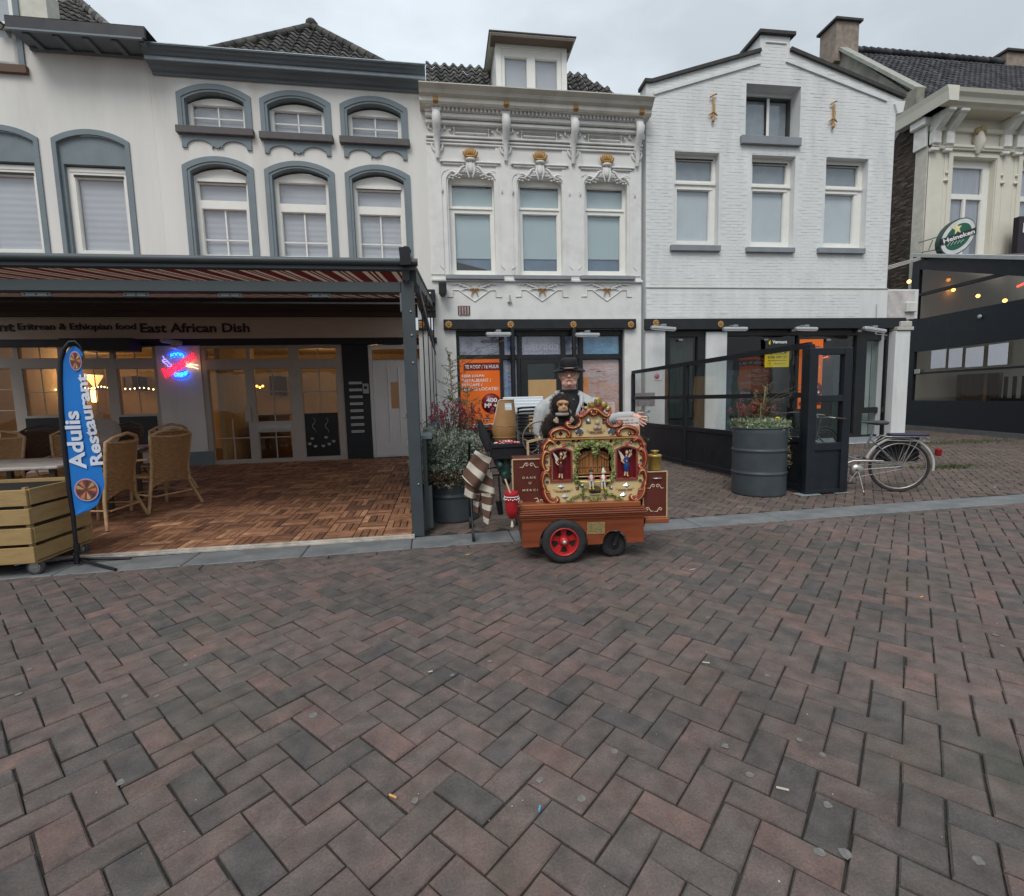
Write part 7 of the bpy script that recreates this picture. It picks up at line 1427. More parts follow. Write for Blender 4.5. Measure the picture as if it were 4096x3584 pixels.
# crown petals, flowers
for k, (x, y, l, rt) in enumerate(((1000, 110, .055, 0), (905, 160, .046, -.5), (1095, 160, .046, .5), (835, 215, .038, -.95), (1160, 215, .038, .95))):
    s, z = o2(x, y, -.06); q = MB(Matrix.Translation((s, FY-.01, z)) @ Matrix.Rotation(rt, 4, 'Y')); q.ball((0, 0, .0), (l*.62, .012, l*.8), 10); q.ball((0, -.008, -.01), (l*.2, .01, l*.45), 8); q.build('crown_petal', M('antique_gold', (.30, .20, .06), .35, metal=.6, var=.35, vs=40), ORG)
q = MB()
for x, y in ((1000, 200), (950, 215), (1045, 215)): s, z = o2(x, y); q.ball((s, FY-.005, z), (.03, .012, .022), 8)
q.build('crown_base', m_ord, ORG)
m_pink = M('salmon_flower_paint', (.55, .10, .07), .45, var=.2, vs=40)
for x, y in ((765, 262), (1180, 262), (475, 755), (1435, 738), (880, 708), (1050, 708), (700, 315)):
    s, z = o2(x, y); q = MB()
    for k in range(5): q.ball((s+.010*math.cos(k*1.256), FY-.012, z+.010*math.sin(k*1.256)), (.009, .006, .009), 6)
    q.build('flower', m_pink, ORG)
def stone(x, y, rx, rz, kind, rot=0):
    rx *= 1.3; rz *= 1.25
    s, z = o2(x, y); q = MB(Matrix.Translation((s, FY, z)) @ Matrix.Rotation(rot, 4, 'Y')); n = 4 if kind != 'o' else 14; pts = [(rx*math.cos(2*math.pi*k/n), 0, rz*math.sin(2*math.pi*k/n)) for k in range(n)]
    if kind == 'o': q.add([(a*1.0, -.004, c) for a, b, c in pts]+[(a*.75, -.009, c*.75) for a, b, c in pts], [(k, (k+1) % n, n+(k+1) % n, n+k) for k in range(n)]+[tuple(range(n, 2*n))]); q.add(pts+[(a, -.004, c) for a, b, c in pts], [(k, (k+1) % n, n+(k+1) % n, n+k) for k in range(n)])
    else: q.add(pts+[(0, -.014, 0)], [(k, (k+1) % n, n) for k in range(n)])
    q.build('mirror_stone', m_mir, ORG)
for t in ((395, 735, .018, .018, 'd'), (625, 712, .016, .016, 'd'), (702, 712, .016, .016, 'd'), (1200, 706, .016, .016, 'd'), (1282, 710, .016, .016, 'd'), (1507, 722, .018, .018, 'd'), (438, 1402, .025, .018, 'd'), (1436, 1380, .024, .018, 'd'), (495, 1552, .026, .022, 'd'), (1390, 1527, .024, .018, 'd'), (757, 1388, .018, .016, 'd', .7), (685, 1428, .018, .016, 'd', .7), (1138, 1372, .018, .016, 'd', .9), (1198, 1418, .018, .016, 'd', .9),
          (215, 1020, .012, .012, 'o'), (225, 1330, .012, .012, 'o'), (1658, 996, .012, .012, 'o'), (1642, 1306, .012, .012, 'o'), (775, 1580, .011, .013, 'o'), (1115, 1566, .011, .013, 'o'), (430, 595, .015, .018, 'd'), (1480, 590, .015, .018, 'd'), (852, 405, .024, .024, 'd', .75), (1102, 405, .024, .024, 'd', .75), (716, 560, .028, .028, 'o'), (1210, 550, .028, .028, 'o')): stone(*t)
s, z = o2(985, 420); q = MB(); q.ball((s, FY-.012, z), (.022, .022, .028), 10); q.ball((s, FY-.008, z-.035), (.03, .016, .02), 10); q.ball((s-.016, FY-.01, z-.045), (.02, .014, .016), 8); q.ball((s+.018, FY-.01, z-.045), (.02, .014, .016), 8); q.ball((s, FY-.03, z-.0), (.008, .01, .014), 6); q.build('portrait_bust', M('stone_coloured_paint', (.42, .33, .24), .5, var=.25, vs=60), ORG)
def ribbon(x0, x1, y, h, word, sag=.0):
    (a, z), (b, _) = o2(x0, y), o2(x1, y); m_r = M('ribbon_buff', (.48, .34, .18), .5); q = MB(); n = 8; t = FY-.006
    for k in range(n): u0, u1 = k/n, (k+1)/n; f = lambda u: z-sag*math.sin(math.pi*u); q.quad((a+(b-a)*u0, t, f(u0)-h/2), (a+(b-a)*u1, t, f(u1)-h/2), (a+(b-a)*u1, t, f(u1)+h/2), (a+(b-a)*u0, t, f(u0)+h/2))
    q.box(a-.018, a+.002, t+.002, t+.004, z+.002, z+h+.0); q.box(b-.002, b+.018, t+.002, t+.004, z+.002, z+h); o = q.build('ribbon', m_r, ORG); text(word, M('dark_red_letters', (.09, .012, .01), .5), ORG, (a+.006, b-.006, z-sag-h*.36, z-sag+h*.36), t-.001, bold=.02, ext=.001, curve=.25 if sag else None)
ribbon(858, 1078, 560, .020, 'HEINZ ORGEL', .006); ribbon(345, 580, 1462, .018, 'H.v.d.WIELEN', .004); ribbon(1298, 1520, 1440, .018, 'ANNO 1995', .004)
# green garlands
def garland(px, w0, seed, mirror=True, m_=None):
    r = random.Random(seed); w0 *= 1.2
    for mm in ((0, 1) if mirror else (0,)):
        pts = smooth([o2(*p) for p in px], 4); q = MB()
        for i, (a, b) in enumerate(pts):
            a = 2*CX-a if mm else a
            for k in range(2): q.ball((a+r.gauss(0, w0*.45), FY-.014+r.gauss(0, .004), b+r.gauss(0, w0*.45)), (w0*(.4+.4*r.random()), .009, w0*(.35+.4*r.random())), 6, r.randrange(2))
            if i % 3 == 0: q.tube([(a+w0*.8*math.cos(t), FY-.02, b+w0*.8*math.sin(t)) for t in [i+.5*u for u in range(7)]], w0*.16, 5, 1)
        q.build('leaf_garland', [m_ogr, M('organ_green_light', (.24, .26, .09), .4, metal=.2, var=.3, vs=40)], ORG)
garland([(950, 700), (880, 760), (820, 750), (770, 770)], .024, 1); garland([(760, 790), (700, 800), (650, 850), (690, 900)], .018, 2); garland([(670, 910), (650, 980), (670, 1060), (650, 1150), (640, 1220)], .012, 3); garland([(640, 1220), (660, 1300), (720, 1340)], .018, 4); garland([(950, 790), (950, 850), (960, 920)], .020, 5, False)
garland([(820, 1400), (770, 1440), (765, 1500), (850, 1560), (935, 1600)], .010, 6); garland([(770, 1510), (700, 1530), (620, 1570), (520, 1620)], .013, 7); garland([(500, 745), (560, 730), (630, 770)], .010, 8)
s, z = o2(950, 1450); q = MB(); q.plate(arcp(s, z, .001, 0, 360, 3)[:0] or [(s+.055*math.cos(t)*1.0, z+.038*math.sin(t)) for t in [k*.393 for k in range(16)]], [], FY-.010, FY); q.build('nameplate', M('bronze_plate', (.16, .12, .05), .45, metal=.4), ORG)
text('VERBEECK', M('black_name_letters', (.015, .012, .01), .4), ORG, (s-.048, s+.048, o2(950, 1490)[1], o2(950, 1455)[1]), FY-.011, bold=.03, ext=.003)
q = MB(); q.tube([(s-.045, FY-.014, o2(950, 1505)[1]), (s, FY-.014, o2(950, 1512)[1]), (s+.045, FY-.014, o2(950, 1505)[1])], .005, 6); q.build('rope', m_rope, ORG)
# pipes in the middle
pz0, pz1 = o2(950, 1175, -.13)[1], 0
m_pipe = M('organ_pipe_wood', (.30, .13, .04), .45, var=.15, vs=6, stretch=(3, 3, .5)); xs = [(686, 915), (722, 905), (766, 875), (800, 870), (860, 1175*0+860), (925, 855), (990, 860), (1055, 868), (1095, 880), (1135, 905), (1170, 930)]
for i in range(len(xs)-1):
    a, zt = o2(xs[i][0]+4, xs[i][1], -.13); b = o2(xs[i+1][0]-3, xs[i][1], -.13)[0]; q = MB(); q.box(a, b, .13, .17, pz0, zt, bev=.002); o = q.build('organ_pipe', m_pipe, ORG); m_ = (a+b)/2; w_ = (b-a)*.28; board(o, 'pipe_mouth', m_-w_, m_+w_, o2(900, 1115, -.13)[1], o2(900, 1100, -.13)[1], .1285, .1299, DARKIN)
q = MB(); q.box(o2(670, 1000, -.13)[0], o2(1215, 1000, -.13)[0], .12, .18, o2(900, 1205, -.13)[1], pz0-.001); q.build('pipe_chest', m_pipe, ORG)
for sg in (0, 1): a = o2(690, 985, -.12); b = o2(850, 890, -.12); f = (lambda p: (2*CX-p[0], p[1])) if sg else (lambda p: p); a, b = f(a), f(b); q = MB(); q.bar((a[0], .122, a[1]), (b[0], .122, b[1]), .012, .018); q.build('pipe_brace', m_pipe, ORG)
board(ORG, 'pipe_back', ocn[0][0]-.05, 2*CX-ocn[0][0]+.05, ocn[0][1]-.05, oc[-1][1]+.03, .2, .21, M('black_red_void', (.02, .006, .005), .8)); z_ = o2(950, 1240)[1]; q = MB(); q.tube([(o2(705, 1240)[0], FY-.004, z_), (o2(1215, 1240)[0], FY-.004, z_)], .006, 8); q.build('rope', m_rope, ORG)
z_ = o2(950, 1318)[1]; q = MB(); q.tube([(o2(715, 1310)[0], FY-.02, z_+.006), (o2(850, 1320)[0], FY-.035, z_), (o2(1050, 1320)[0], FY-.035, z_), (o2(1180, 1310)[0], FY-.02, z_+.006)], .008, 8); q.build('perch_rail', M('yellow_rail', (.62, .48, .16), .4), ORG)
# niches with winged ladies
m_skin = M('painted_skin', (.60, .40, .24), .45, var=.08, bump=0); m_hair = M('dark_bronze_hair', (.09, .05, .03), .5)
for mm, dress in ((0, M('maroon_dress_paint', (.09, .012, .015), .35)), (1, M('blue_dress_paint', (.012, .05, .20), .35))):
    nn = niche(mm); xs_ = [p[0] for p in nn]; zs_ = [p[1] for p in nn]; q = MB(); ins = [(min(xs_)+.014+(p[0]-min(xs_))*(1-.028/(max(xs_)-min(xs_))), min(zs_)+.014+(p[1]-min(zs_))*(1-.026/(max(zs_)-min(zs_)))) for p in nn]
    q.plate(nn, [ins], FY-.012, FY+.04); q.build('niche_frame', M('plum_frame', (.22, .05, .04), .35), ORG); board(ORG, 'niche_back', min(xs_), max(xs_), min(zs_), max(zs_)-.002, FY+.045, FY+.05, M('crimson_backing', (.16, .006, .012), .4)); 
    fx, fz = (min(xs_)+max(xs_))/2-.004, min(zs_)+.045; y = FY-.002; q = MB(); sg = 1
    q.tube([(fx-.012, y, fz), (fx-.004, y, fz+.04)], [.007, .010], 6, 0); q.tube([(fx+.012, y, fz-.006), (fx+.008, y, fz+.04)], [.007, .010], 6, 0); q.ball((fx-.014, y-.008, fz), (.008, .014, .006), 6, 0); q.ball((fx+.012, y-.008, fz-.006), (.008, .014, .006), 6, 0)
    q.lathe([(.016, 0), (.022, .02), (.026, .05), (.024, .075), (.014, .092), (.020, .105), (.022, .122), (.012, .135)], 12, 1, (fx+.002, y, fz+.03), sy=.7); q.tube([(fx+.002, y, fz+.16), (fx+.004, y, fz+.18)], .007, 6, 0); q.ball((fx+.006, y-.002, fz+.195), (.014, .014, .017), 8, 0); q.ball((fx+.006, y+.004, fz+.207), (.017, .015, .012), 8, 2)
    q.tube([(fx-.018, y, fz+.155), (fx-.042, y-.006, fz+.128), (fx-.020, y-.014, fz+.105)], [.008, .007, .006], 6, 0); q.tube([(fx+.022, y, fz+.155), (fx+.046, y-.004, fz+.18), (fx+.026, y-.01, fz+.215)], [.008, .007, .006], 6, 0)
    for k in range(5): q.tube([(fx-.015, y+.006, fz+.15-.006*k), (fx-.04, y+.006, fz+.185-.010*k), (fx-.072+.006*k, y+.006, fz+.225-.014*k)], [.006, .006, .002], 5, 3)
    q.tube([(fx+.02, y+.006, fz+.15), (fx+.055, y+.006, fz+.225)], [.006, .002], 5, 3); q.ball((fx, y-.022, fz+.125), (.007, .004, .009), 6, 4); q.build('winged_lady', [m_skin, dress, m_hair, M('white_wing', (.6, .56, .48), .5), m_oyl], ORG)
    board(ORG, 'niche_floor', min(xs_)+.01, max(xs_)-.01, min(zs_), min(zs_)+.02, FY-.004, FY+.045, m_mah2, .004)
# side cabinets with rope borders
def cab(x0, y0, x1, y1, d, depth, nm):
    (a, z1), (b, z0) = o3(x0, y0, -d), o3(x1, y1, -d); o = board(ORG, nm, a, b, z0, z1, d, d+depth, M('dark_red_brown_cabinet', (.105, .022, .014), .4, var=.08), .004); q = MB(); n = 26
    for (p, r_) in (((a, z0), (a, z1)), ((a, z1), (b, z1)), ((b, z1), (b, z0)), ((b, z0), (a, z0))):
        L_ = math.hypot(r_[0]-p[0], r_[1]-p[1]); k = max(4, int(L_/.011))
        for i in range(k): t = (i+.5)/k; x, z = p[0]+(r_[0]-p[0])*t, p[1]+(r_[1]-p[1])*t; h = abs(r_[0]-p[0]) > .01; q.tube([(x-.006, d-.004, z-.004), (x+.006, d-.004, z+.004)] if h else [(x-.004, d-.004, z-.006), (x+.004, d-.004, z+.006)], .006, 5)
    q.build('rope_border', m_rope, o); return a, b, z0, z1
def curl(x, z, s, y, flip=1, vert=1):
    q = MB(); pts = [(x+flip*s*(.9-.065*k)*math.cos(k*.62)*.5, y, z+vert*s*(.9-.065*k)*math.sin(k*.62)*.5) for k in range(13)]; q.tube(pts, s*.09, 5); q.tube([pts[0], (pts[0][0]+flip*s*.3, y, pts[0][2]-vert*s*.5), (pts[0][0]+flip*s*.9, y, pts[0][2]-vert*s*.45)], [s*.09, s*.12, s*.04], 5); q.build('cream_scrollwork', m_cs, ORG)
m_cs = M('cream_scroll_paint', (.62, .50, .34), .5)
a, b, z0, z1 = cab(192, 108, 640, 606, .13, .30, 'left_cabinet'); yy = .128
for word, y0 in (('DANK', 305), ('U', 364), ('MERCI', 443)):
    w_ = {'DANK': (305, 455), 'U': (374, 400), 'MERCI': (305, 472)}[word]; p0, p1 = o3(w_[0], y0+14, -.13), o3(w_[1], y0-14, -.13); text(word, m_cs, ORG, (p0[0], p1[0], p0[1], p1[1]), yy, bold=.01, ext=.004, spacing=1.5 if len(word) > 1 else 1)
for x, y, f, v in ((350, 165, -1, 1), (405, 165, 1, 1), (275, 580, 1, 1), (510, 560, -1, -1), (480, 585, -1, 1)): s, z = o3(x, y, -.13); curl(s, z, .045, yy, f, v)
a, b, z0, z1 = cab(1640, 244, 1900, 738, .10, .25, 'right_cabinet'); yy = .098
for x, y, f, v in ((1750, 398, -1, 1), (1800, 398, 1, 1), (1685, 655, 1, 1), (1830, 655, -1, 1)): s, z = o3(x, y, -.1); curl(s, z, .04, yy, f, v)
s, z = o3(1790, 310, -.1); q = MB(); q.tube([(s-.035, .1, z), (s-.035, .08, z), (s+.035, .08, z+.0), (s+.035, .1, z)], .006, 6); q.build('handle', M('chrome_handle', (.55, .53, .5), .25, metal=.8), ORG)
(a, z1), (b, z0) = o3(1655, 757, -.05), o3(1920, 800, -.05); board(ORG, 'shelf', a, b, z0, z1, .03, .35, m_ors, .006); q = MB(); q.plate([(.712, .15), (.76, .30), (.80, z0), (.712, z0)], [], .1, .12); q.build('shelf_bracket', m_mah, ORG)
# brass tin with lid on the right cabinet
s, z = o3(1768, 212, -.18); v = Matrix.Rotation(OR.a, 4, 'Z') @ Vector((s, .18, 0)); t = empty('brass_tin', (OR.o[0]+v[0], OR.o[1]+v[1], z1+.0), label='round brass tin with knobbed lid standing on the right cabinet of the organ', cat='tin'); (sa, za), (sb, zb_) = o3(1700, 60, -.18), o3(1843, 30, -.18); rr = (sb-sa)/2; zt = o3(1768, 48, -.18)[1]; zc = o3(1768, 216, -.18)[1]; t.location.z = zc
m_br = M('old_brass', (.42, .30, .08), .35, metal=.6, var=.15, vs=12); q = MB(); h = zt-zc; q.lathe([(rr*.95, 0), (rr*.96, .004), (rr*.96, h*.82), (rr*1.02, h*.84), (rr*1.02, h*.97), (rr*.9, h), (.01, h+.002)], 32); q.build('body', m_br, t); q = MB(); q.lathe([(.012, h), (.014, h+.012), (.035, h+.028), (.037, h+.034), (.02, h+.037), (.001, h+.037)], 20, cap=False); q.build('lid_knob', m_br, t)
def topthing(name, label, cat, fr=OR, **k): return empty(name, frame=fr, label=label, cat=cat, **k)
t = topthing('thank_you_card', 'white card reading thank you in two languages, propped on the organ top right', 'card'); (a, z1), (b, z0) = OR.at('O1', 1365, 1008, -.2), OR.at('O1', 1702, 1130, -.2)
board(t, 'card', a, b, z0, z1, .2, .206, M('card_white', (.66, .58, .54), .6)); m_ct = M('card_black_text', (.03, .02, .02), .5)
p, q_ = OR.at('O1', 1382, 1062, -.2), OR.at('O1', 1610, 1032, -.2); text('DANK U', m_ct, t, (p[0], q_[0], p[1], q_[1]), .199, ext=.001); p, q_ = OR.at('O1', 1425, 1102, -.2), OR.at('O1', 1690, 1075, -.2); text('MERCIE', m_ct, t, (p[0], q_[0], p[1], q_[1]), .199, ext=.001)
(a, z1), (b, z0) = OR.at('O1', 1480, 1132, -.2), OR.at('O1', 1705, 1200, -.2); board(ORG, 'top_box', a, b, .5, z1, .19, .3, M('light_box_wood', (.55, .32, .17), .5))
q = MB(); q.box(-.12, .70, .2, .44, .9, 1.0); q.build('case_top', M('dark_red_case', (.10, .02, .015), .4), ORG)
# two little dolls sitting on the rail
def doll(x, hat, lab, coat, body, side):
    s, z = o2(x, 1300); t = topthing('doll', lab, 'doll', group='dolls sitting on the organ rail'); y = FY-.045; q = MB()
    q.tube([(s-.012, y, z), (s-.013, y-.012, z-.03), (s-.013, y-.012, z-.055)], .0045, 6); q.tube([(s+.012, y, z), (s+.013, y-.012, z-.03), (s+.013, y-.012, z-.055)], .0045, 6); q.build('legs', M('white_stocking', (.7, .68, .66), .6), t)
    q = MB(); q.ball((s-.014, y-.02, z-.062), (.009, .016, .007), 8); q.ball((s+.014, y-.02, z-.062), (.009, .016, .007), 8); q.build('clogs', M('yellow_clog', (.72, .42, .02), .4), t)
    q = MB(); q.lathe([(.018, 0), (.019, .02), (.015, .05), (.008, .056)], 12, c=(s, y, z), sy=.75); q.build('torso', body, t); q = MB(); q.tube([(s-.014, y, z+.048), (s-.026, y-.004, z+.03), (s-.012, y-.016, z+.02)], .0055, 6); q.tube([(s+.014, y, z+.048), (s+.026, y-.004, z+.03), (s+.012, y-.016, z+.02)], .0055, 6); q.build('sleeves', coat, t)
    q = MB(); q.ball((s+side, y-.002, z+.072), (.014, .014, .015), 10); q.ball((s+side, y-.017, z+.071), .003, 5); q.build('head', m_skin, t); q = MB()
    if hat: q.tube([(s+side, y+.004, z+.074), (s+side, y+.002, z+.095), (s+side-.004, y, z+.108), (s+side+.006, y, z+.114)], [.0165, .013, .008, .003], 8); q.ball((s+side+.015, y-.004, z+.078), (.008, .008, .006), 6)
    else: q.lathe([(.02, 0), (.02, .003), (.011, .004), (.010, .018), (.001, .019)], 14, c=(s+side, y, z+.082), cap=False)
    q.build('hat', M('white_doll_cap', (.72, .72, .70), .6) if hat else BLACK, t)
    if not hat: q = MB(); q.ball((s-.015, y+.002, z+.066), (.006, .006, .008), 6); q.ball((s+.015, y+.002, z+.066), (.006, .006, .008), 6); q.build('hair', M('doll_hair', (.33, .2, .08), .7), t)
m_rc = M('red_jacket_felt', (.60, .04, .03), .7); doll(880, False, 'doll in black hat and red jacket sitting on the left of the rail', m_rc, M('white_shirt_black_braces', (.5, .5, .52), .6), 0); doll(1060, True, 'doll in white pointed bonnet and white apron sitting on the right of the rail', m_rc, M('white_apron', (.72, .73, .75), .6), .003)
# red velvet collecting bag on a stick
t = topthing('collecting_bag', 'red velvet collecting bag with white pompoms and tassel hanging at the organ left corner', 'bag'); (sa, zt), (sb, _) = OR.at('O3', 105, 490, .05), OR.at('O3', 258, 490, .05); s = (sa+sb)/2; rr = (sb-sa)/2; zb2 = OR.at('O3', 175, 765, .05)[1]; m_vel = M('red_velvet', (.33, .006, .012), .8, var=.25, vs=20, bump=.2)
h = zt-zb2; q = MB(); q.lathe([(.01, 0), (rr*.4, .012), (rr*.78, .045), (rr*.9, h*.35), (rr*.92, h*.7), (rr*.95, h*.9), (rr*1.0, h), (rr*.98, h+.02), (rr*.7, h+.012), (rr*.6, h-.05)], 24, c=(s, -.05, zb2), cap=False); q.build('bag', m_vel, t)
q = MB(); 
for k in range(22): a = k*2*math.pi/22; q.ball((s+rr*1.08*math.cos(a), -.05+rr*1.08*math.sin(a), zt-.035-.006*(k % 2)), .0065, 6)
q.tube([(s+rr*1.02*math.cos(k*.3), -.05+rr*1.02*math.sin(k*.3), zt-.018) for k in range(21)], .004, 5, closed=True); q.build('pompoms', M('white_pompom', (.72, .70, .68), .9), t)
q = MB(); q.tube([(s, -.05, zb2), (s, -.05, zb2-.02)], .003); q.lathe([(.003, 0), (.008, -.01), (.014, -.045), (.012, -.05)], 10, c=(s, -.05, zb2-.018)); q.build('tassel', M('cream_tassel', (.6, .54, .42), .8), t); q = MB(); q.tube([(s-.0, -.05, zt-.02), (s-.045, .1, zt+.10)], .008, 8); q.tube([(s+.02, -.05, zt), (-.33, .02, zt-.08)], .004); q.build('stick', M('pale_stick', (.42, .25, .15), .6), t)
# ================================================================== ORGAN PLAYER, PLUSH APE AND THE THINGS AROUND THE ORGAN
def organic(q, name, mat, parent, vox=.008, sm=6, **kw):
    """melt overlapping shapes into one continuous skin"""
    o = q.build(name, mat, None); m = o.modifiers.new('r', 'REMESH'); m.mode = 'VOXEL'; m.voxel_size = vox; m.use_smooth_shade = True
    if sm: s_ = o.modifiers.new('s', 'SMOOTH'); s_.iterations = sm; s_.factor = .5
    dg = bpy.context.evaluated_depsgraph_get(); dg.update(); me = bpy.data.meshes.new_from_object(o.evaluated_get(dg)); old = o.data; o.modifiers.clear(); o.data = me; me.name = name
    if not me.materials: me.materials.append(mat)
    bpy.data.meshes.remove(old); o.parent = parent; return props(o, **kw)
def loft(q, rings, n=20, m=0, gap=None):
    """rings: (z, x radius, front y, back y, x centre)"""
    vs = []; k = n+1 if gap else n
    for i, (z, rx, yf, yb, cx) in enumerate(rings):
        for j in range(k):
            if gap: a0, a1 = gap(i); a = a0+(a1-a0)*j/n
            else: a = 2*math.pi*j/n
            c, s = math.cos(a), math.sin(a); vs.append((cx+rx*c, (yf+yb)/2+(yb-yf)/2*s, z))
    fs = [(i*k+j, i*k+(j+1) % k, (i+1)*k+(j+1) % k, (i+1)*k+j) for i in range(len(rings)-1) for j in range(n)]
    q.add(vs, fs, m, True)
    if not gap: q.add(vs[:k], [tuple(range(k))], m); q.add(vs[-k:], [tuple(range(k))], m)
PYM = 4.78; px0 = at('V', 1138, 760, PYM).x
man = empty('person', (px0, PYM, 0), label='man in black hat, glasses, black turtleneck and pale knitted jacket standing behind the street organ', cat='person')
m_sk = M('ruddy_skin', (.66, .38, .29), .5, var=.12, vs=30, bump=.15, bs=120)
hz = at('V', 1138, 773, PYM).z          # underside of the jaw
q = MB(); loft(q, [(hz-.12, .072, -.055, .075, 0), (hz-.06, .070, -.055, .075, 0), (hz-.02, .074, -.070, .075, 0), (hz+.005, .070, -.098, .07, 0), (hz+.03, .074, -.108, .075, 0), (hz+.06, .080, -.106, .085, 0), (hz+.10, .083, -.102, .10, 0), (hz+.14, .084, -.100, .105, 0), (hz+.18, .080, -.092, .105, 0), (hz+.215, .066, -.07, .09, 0), (hz+.235, .03, -.03, .05, 0)])
q.tube([(0, -.098, hz+.145), (0, -.116, hz+.118), (0, -.132, hz+.094), (0, -.116, hz+.085)], [.009, .012, .017, .011], 8); q.ball((-.014, -.112, hz+.09), (.010, .012, .008), 8); q.ball((.014, -.112, hz+.09), (.010, .012, .008), 8)
q.tube([(-.032, -.094, hz+.052), (-.012, -.111, hz+.062), (.012, -.111, hz+.062), (.032, -.094, hz+.052)], [.004, .007, .007, .004], 6); q.tube([(-.026, -.096, hz+.044), (0, -.112, hz+.050), (.026, -.096, hz+.044)], [.004, .008, .004], 6); q.ball((0, -.108, hz+.022), (.020, .016, .016), 8)
for sx in (-1, 1):
    q.tube([(sx*.014, -.104, hz+.150), (sx*.034, -.106, hz+.155), (sx*.056, -.090, hz+.148)], [.007, .009, .006], 6); q.ball((sx*.05, -.078, hz+.09), (.024, .024, .022), 8); q.ball((sx*.05, -.06, hz+.03), (.026, .03, .028), 8)
    q.tube([(sx*.082, .0, hz+.075), (sx*.092, .012, hz+.10), (sx*.095, .022, hz+.13), (sx*.084, .008, hz+.142)], [.008, .011, .012, .007], 7)
organic(q, 'head', m_sk, man, .0048, 4)
q = MB()
for sx in (-1, 1): q.ball((sx*.033, -.091, hz+.128), (.012, .010, .008), 10, 0); q.ball((sx*.033, -.1, hz+.128), (.005, .004, .005), 8, 1)
q.build('eyes', [M('eye_white', (.55, .5, .46), .3), BLACK], man)
q = MB(); q.tube([(-.03, -.110, hz+.052), (-.012, -.1175, hz+.0575), (.012, -.1175, hz+.0575), (.03, -.110, hz+.052)], .0028, 5); q.build('mouth_line', M('mouth_dark', (.16, .05, .045), .6), man)
q = MB()
for sx in (-1, 1):
    q.tube([(sx*.036+.027*math.cos(k*math.pi/10), -.118+.03*abs(.5*math.cos(k*math.pi/10)*(1 if math.cos(k*math.pi/10)*sx > 0 else 0)), hz+.124+.021*math.sin(k*math.pi/10)) for k in range(20)], .0016, 5, closed=True); q.tube([(sx*.062, -.105, hz+.132), (sx*.088, .0, hz+.135)], .0018, 5)
q.tube([(-.010, -.12, hz+.128), (.010, -.12, hz+.128)], .0016, 5); q.build('glasses', M('thin_glasses_frame', (.14, .12, .11), .3, metal=.6), man)
q = MB()
for sx in (-1, 1): q.ball((sx*.072, .045, hz+.11), (.022, .055, .05), 8)
q.ball((0, .085, hz+.11), (.07, .03, .05), 8); q.build('hair', M('short_grey_hair', (.30, .28, .26), .9, bump=.6, bs=200), man)
q = MB(Matrix.Translation((0, 0, hz+.178)) @ Matrix.Rotation(R(10), 4, 'X')); n = 36; vs = []
for rr, z, k_ in ((.088, .0, 0), (.115, -.004, .3), (.145, -.006, .8), (.162, .002, 1)):
    for j in range(n): a = 2*math.pi*j/n; vs.append((rr*math.cos(a)*1.02, rr*math.sin(a)*1.08, z-k_*.038*abs(math.cos(a))**1.5+k_*.004))
q.add(vs, [(i*n+j, i*n+(j+1) % n, (i+1)*n+(j+1) % n, (i+1)*n+j) for i in range(3) for j in range(n)]+[], 0, True); q.add([(a, b, c+.006) for a, b, c in vs], [(i*n+j, i*n+(j+1) % n, (i+1)*n+(j+1) % n, (i+1)*n+j) for i in range(3) for j in range(n)], 0, True)
q.lathe([(.088, 0), (.089, .04), (.084, .085), (.070, .105), (.045, .108), (.001, .098)], 30, sy=1.12, cap=False); q.build('hat', M('black_felt_hat', (.009, .009, .011), .8, bump=.15, bs=150), man)
q = MB(Matrix.Translation((0, 0, hz+.178)) @ Matrix.Rotation(R(10), 4, 'X')); q.tube([(.091*math.cos(a), .101*math.sin(a), .014) for a in [k*math.pi/12 for k in range(24)]], .006, 6, closed=True, flat=1.8); q.ball((.0, -.104, .016), (.055, .006, .007), 10, 1); q.build('hat_band', [BLACK, M('dusty_pink_band', (.35, .22, .19), .7)], man)
for c_ in man.children: c_.rotation_euler[2] = R(-14)
m_tn = M('black_turtleneck', (.012, .012, .015), .85, var=.2, bump=.3, bs=120)
q = MB(); loft(q, [(.86, .19, -.13, .12, 0), (1.0, .20, -.14, .13, 0), (1.2, .215, -.145, .14, 0), (1.33, .20, -.12, .13, 0), (1.41, .12, -.08, .10, 0), (1.45, .088, -.075, .09, 0), (hz-.03, .083, -.078, .085, 0)]); q.tube([(.083*math.cos(a), .004+.082*math.sin(a), hz-.038) for a in [k*math.pi/10 for k in range(20)]], .013, 6, closed=True); organic(q, 'turtleneck', m_tn, man, .011, 4)
q = MB(); q.ball((.012, -.118, 1.375), (.009, .005, .009), 8); q.build('badge', M('grey_green_badge', (.12, .18, .15), .4), man)
m_jk = M('pale_knit_jacket', (.42, .43, .425), .95, var=.06, vs=9, bump=.5, bs=55, stretch=(2, 2, .7)); wr = at('V', 1268, 832, 4.50); wl = Vector((wr.x-px0, wr.y-PYM, wr.z))
q = MB(); Z = [(.72, .235, -.17, .17, 0), (.95, .245, -.18, .17, 0), (1.12, .255, -.18, .175, 0), (1.26, .27, -.175, .165, 0), (1.34, .285, -.155, .15, 0), (1.395, .235, -.12, .13, 0), (1.44, .15, -.10, .11, 0)]
gp = [0, 0, 0, .14, .30, .46, .62]; g = lambda i: (-math.pi/2+gp[i]+.001-.0, 1.5*math.pi-gp[i]*1.05)
loft(q, Z, 30, 0, g); Zi = [(z, rx-.022, yf+.022, yb-.022, c) for z, rx, yf, yb, c in Z]; loft(q, Zi, 30, 0, g)
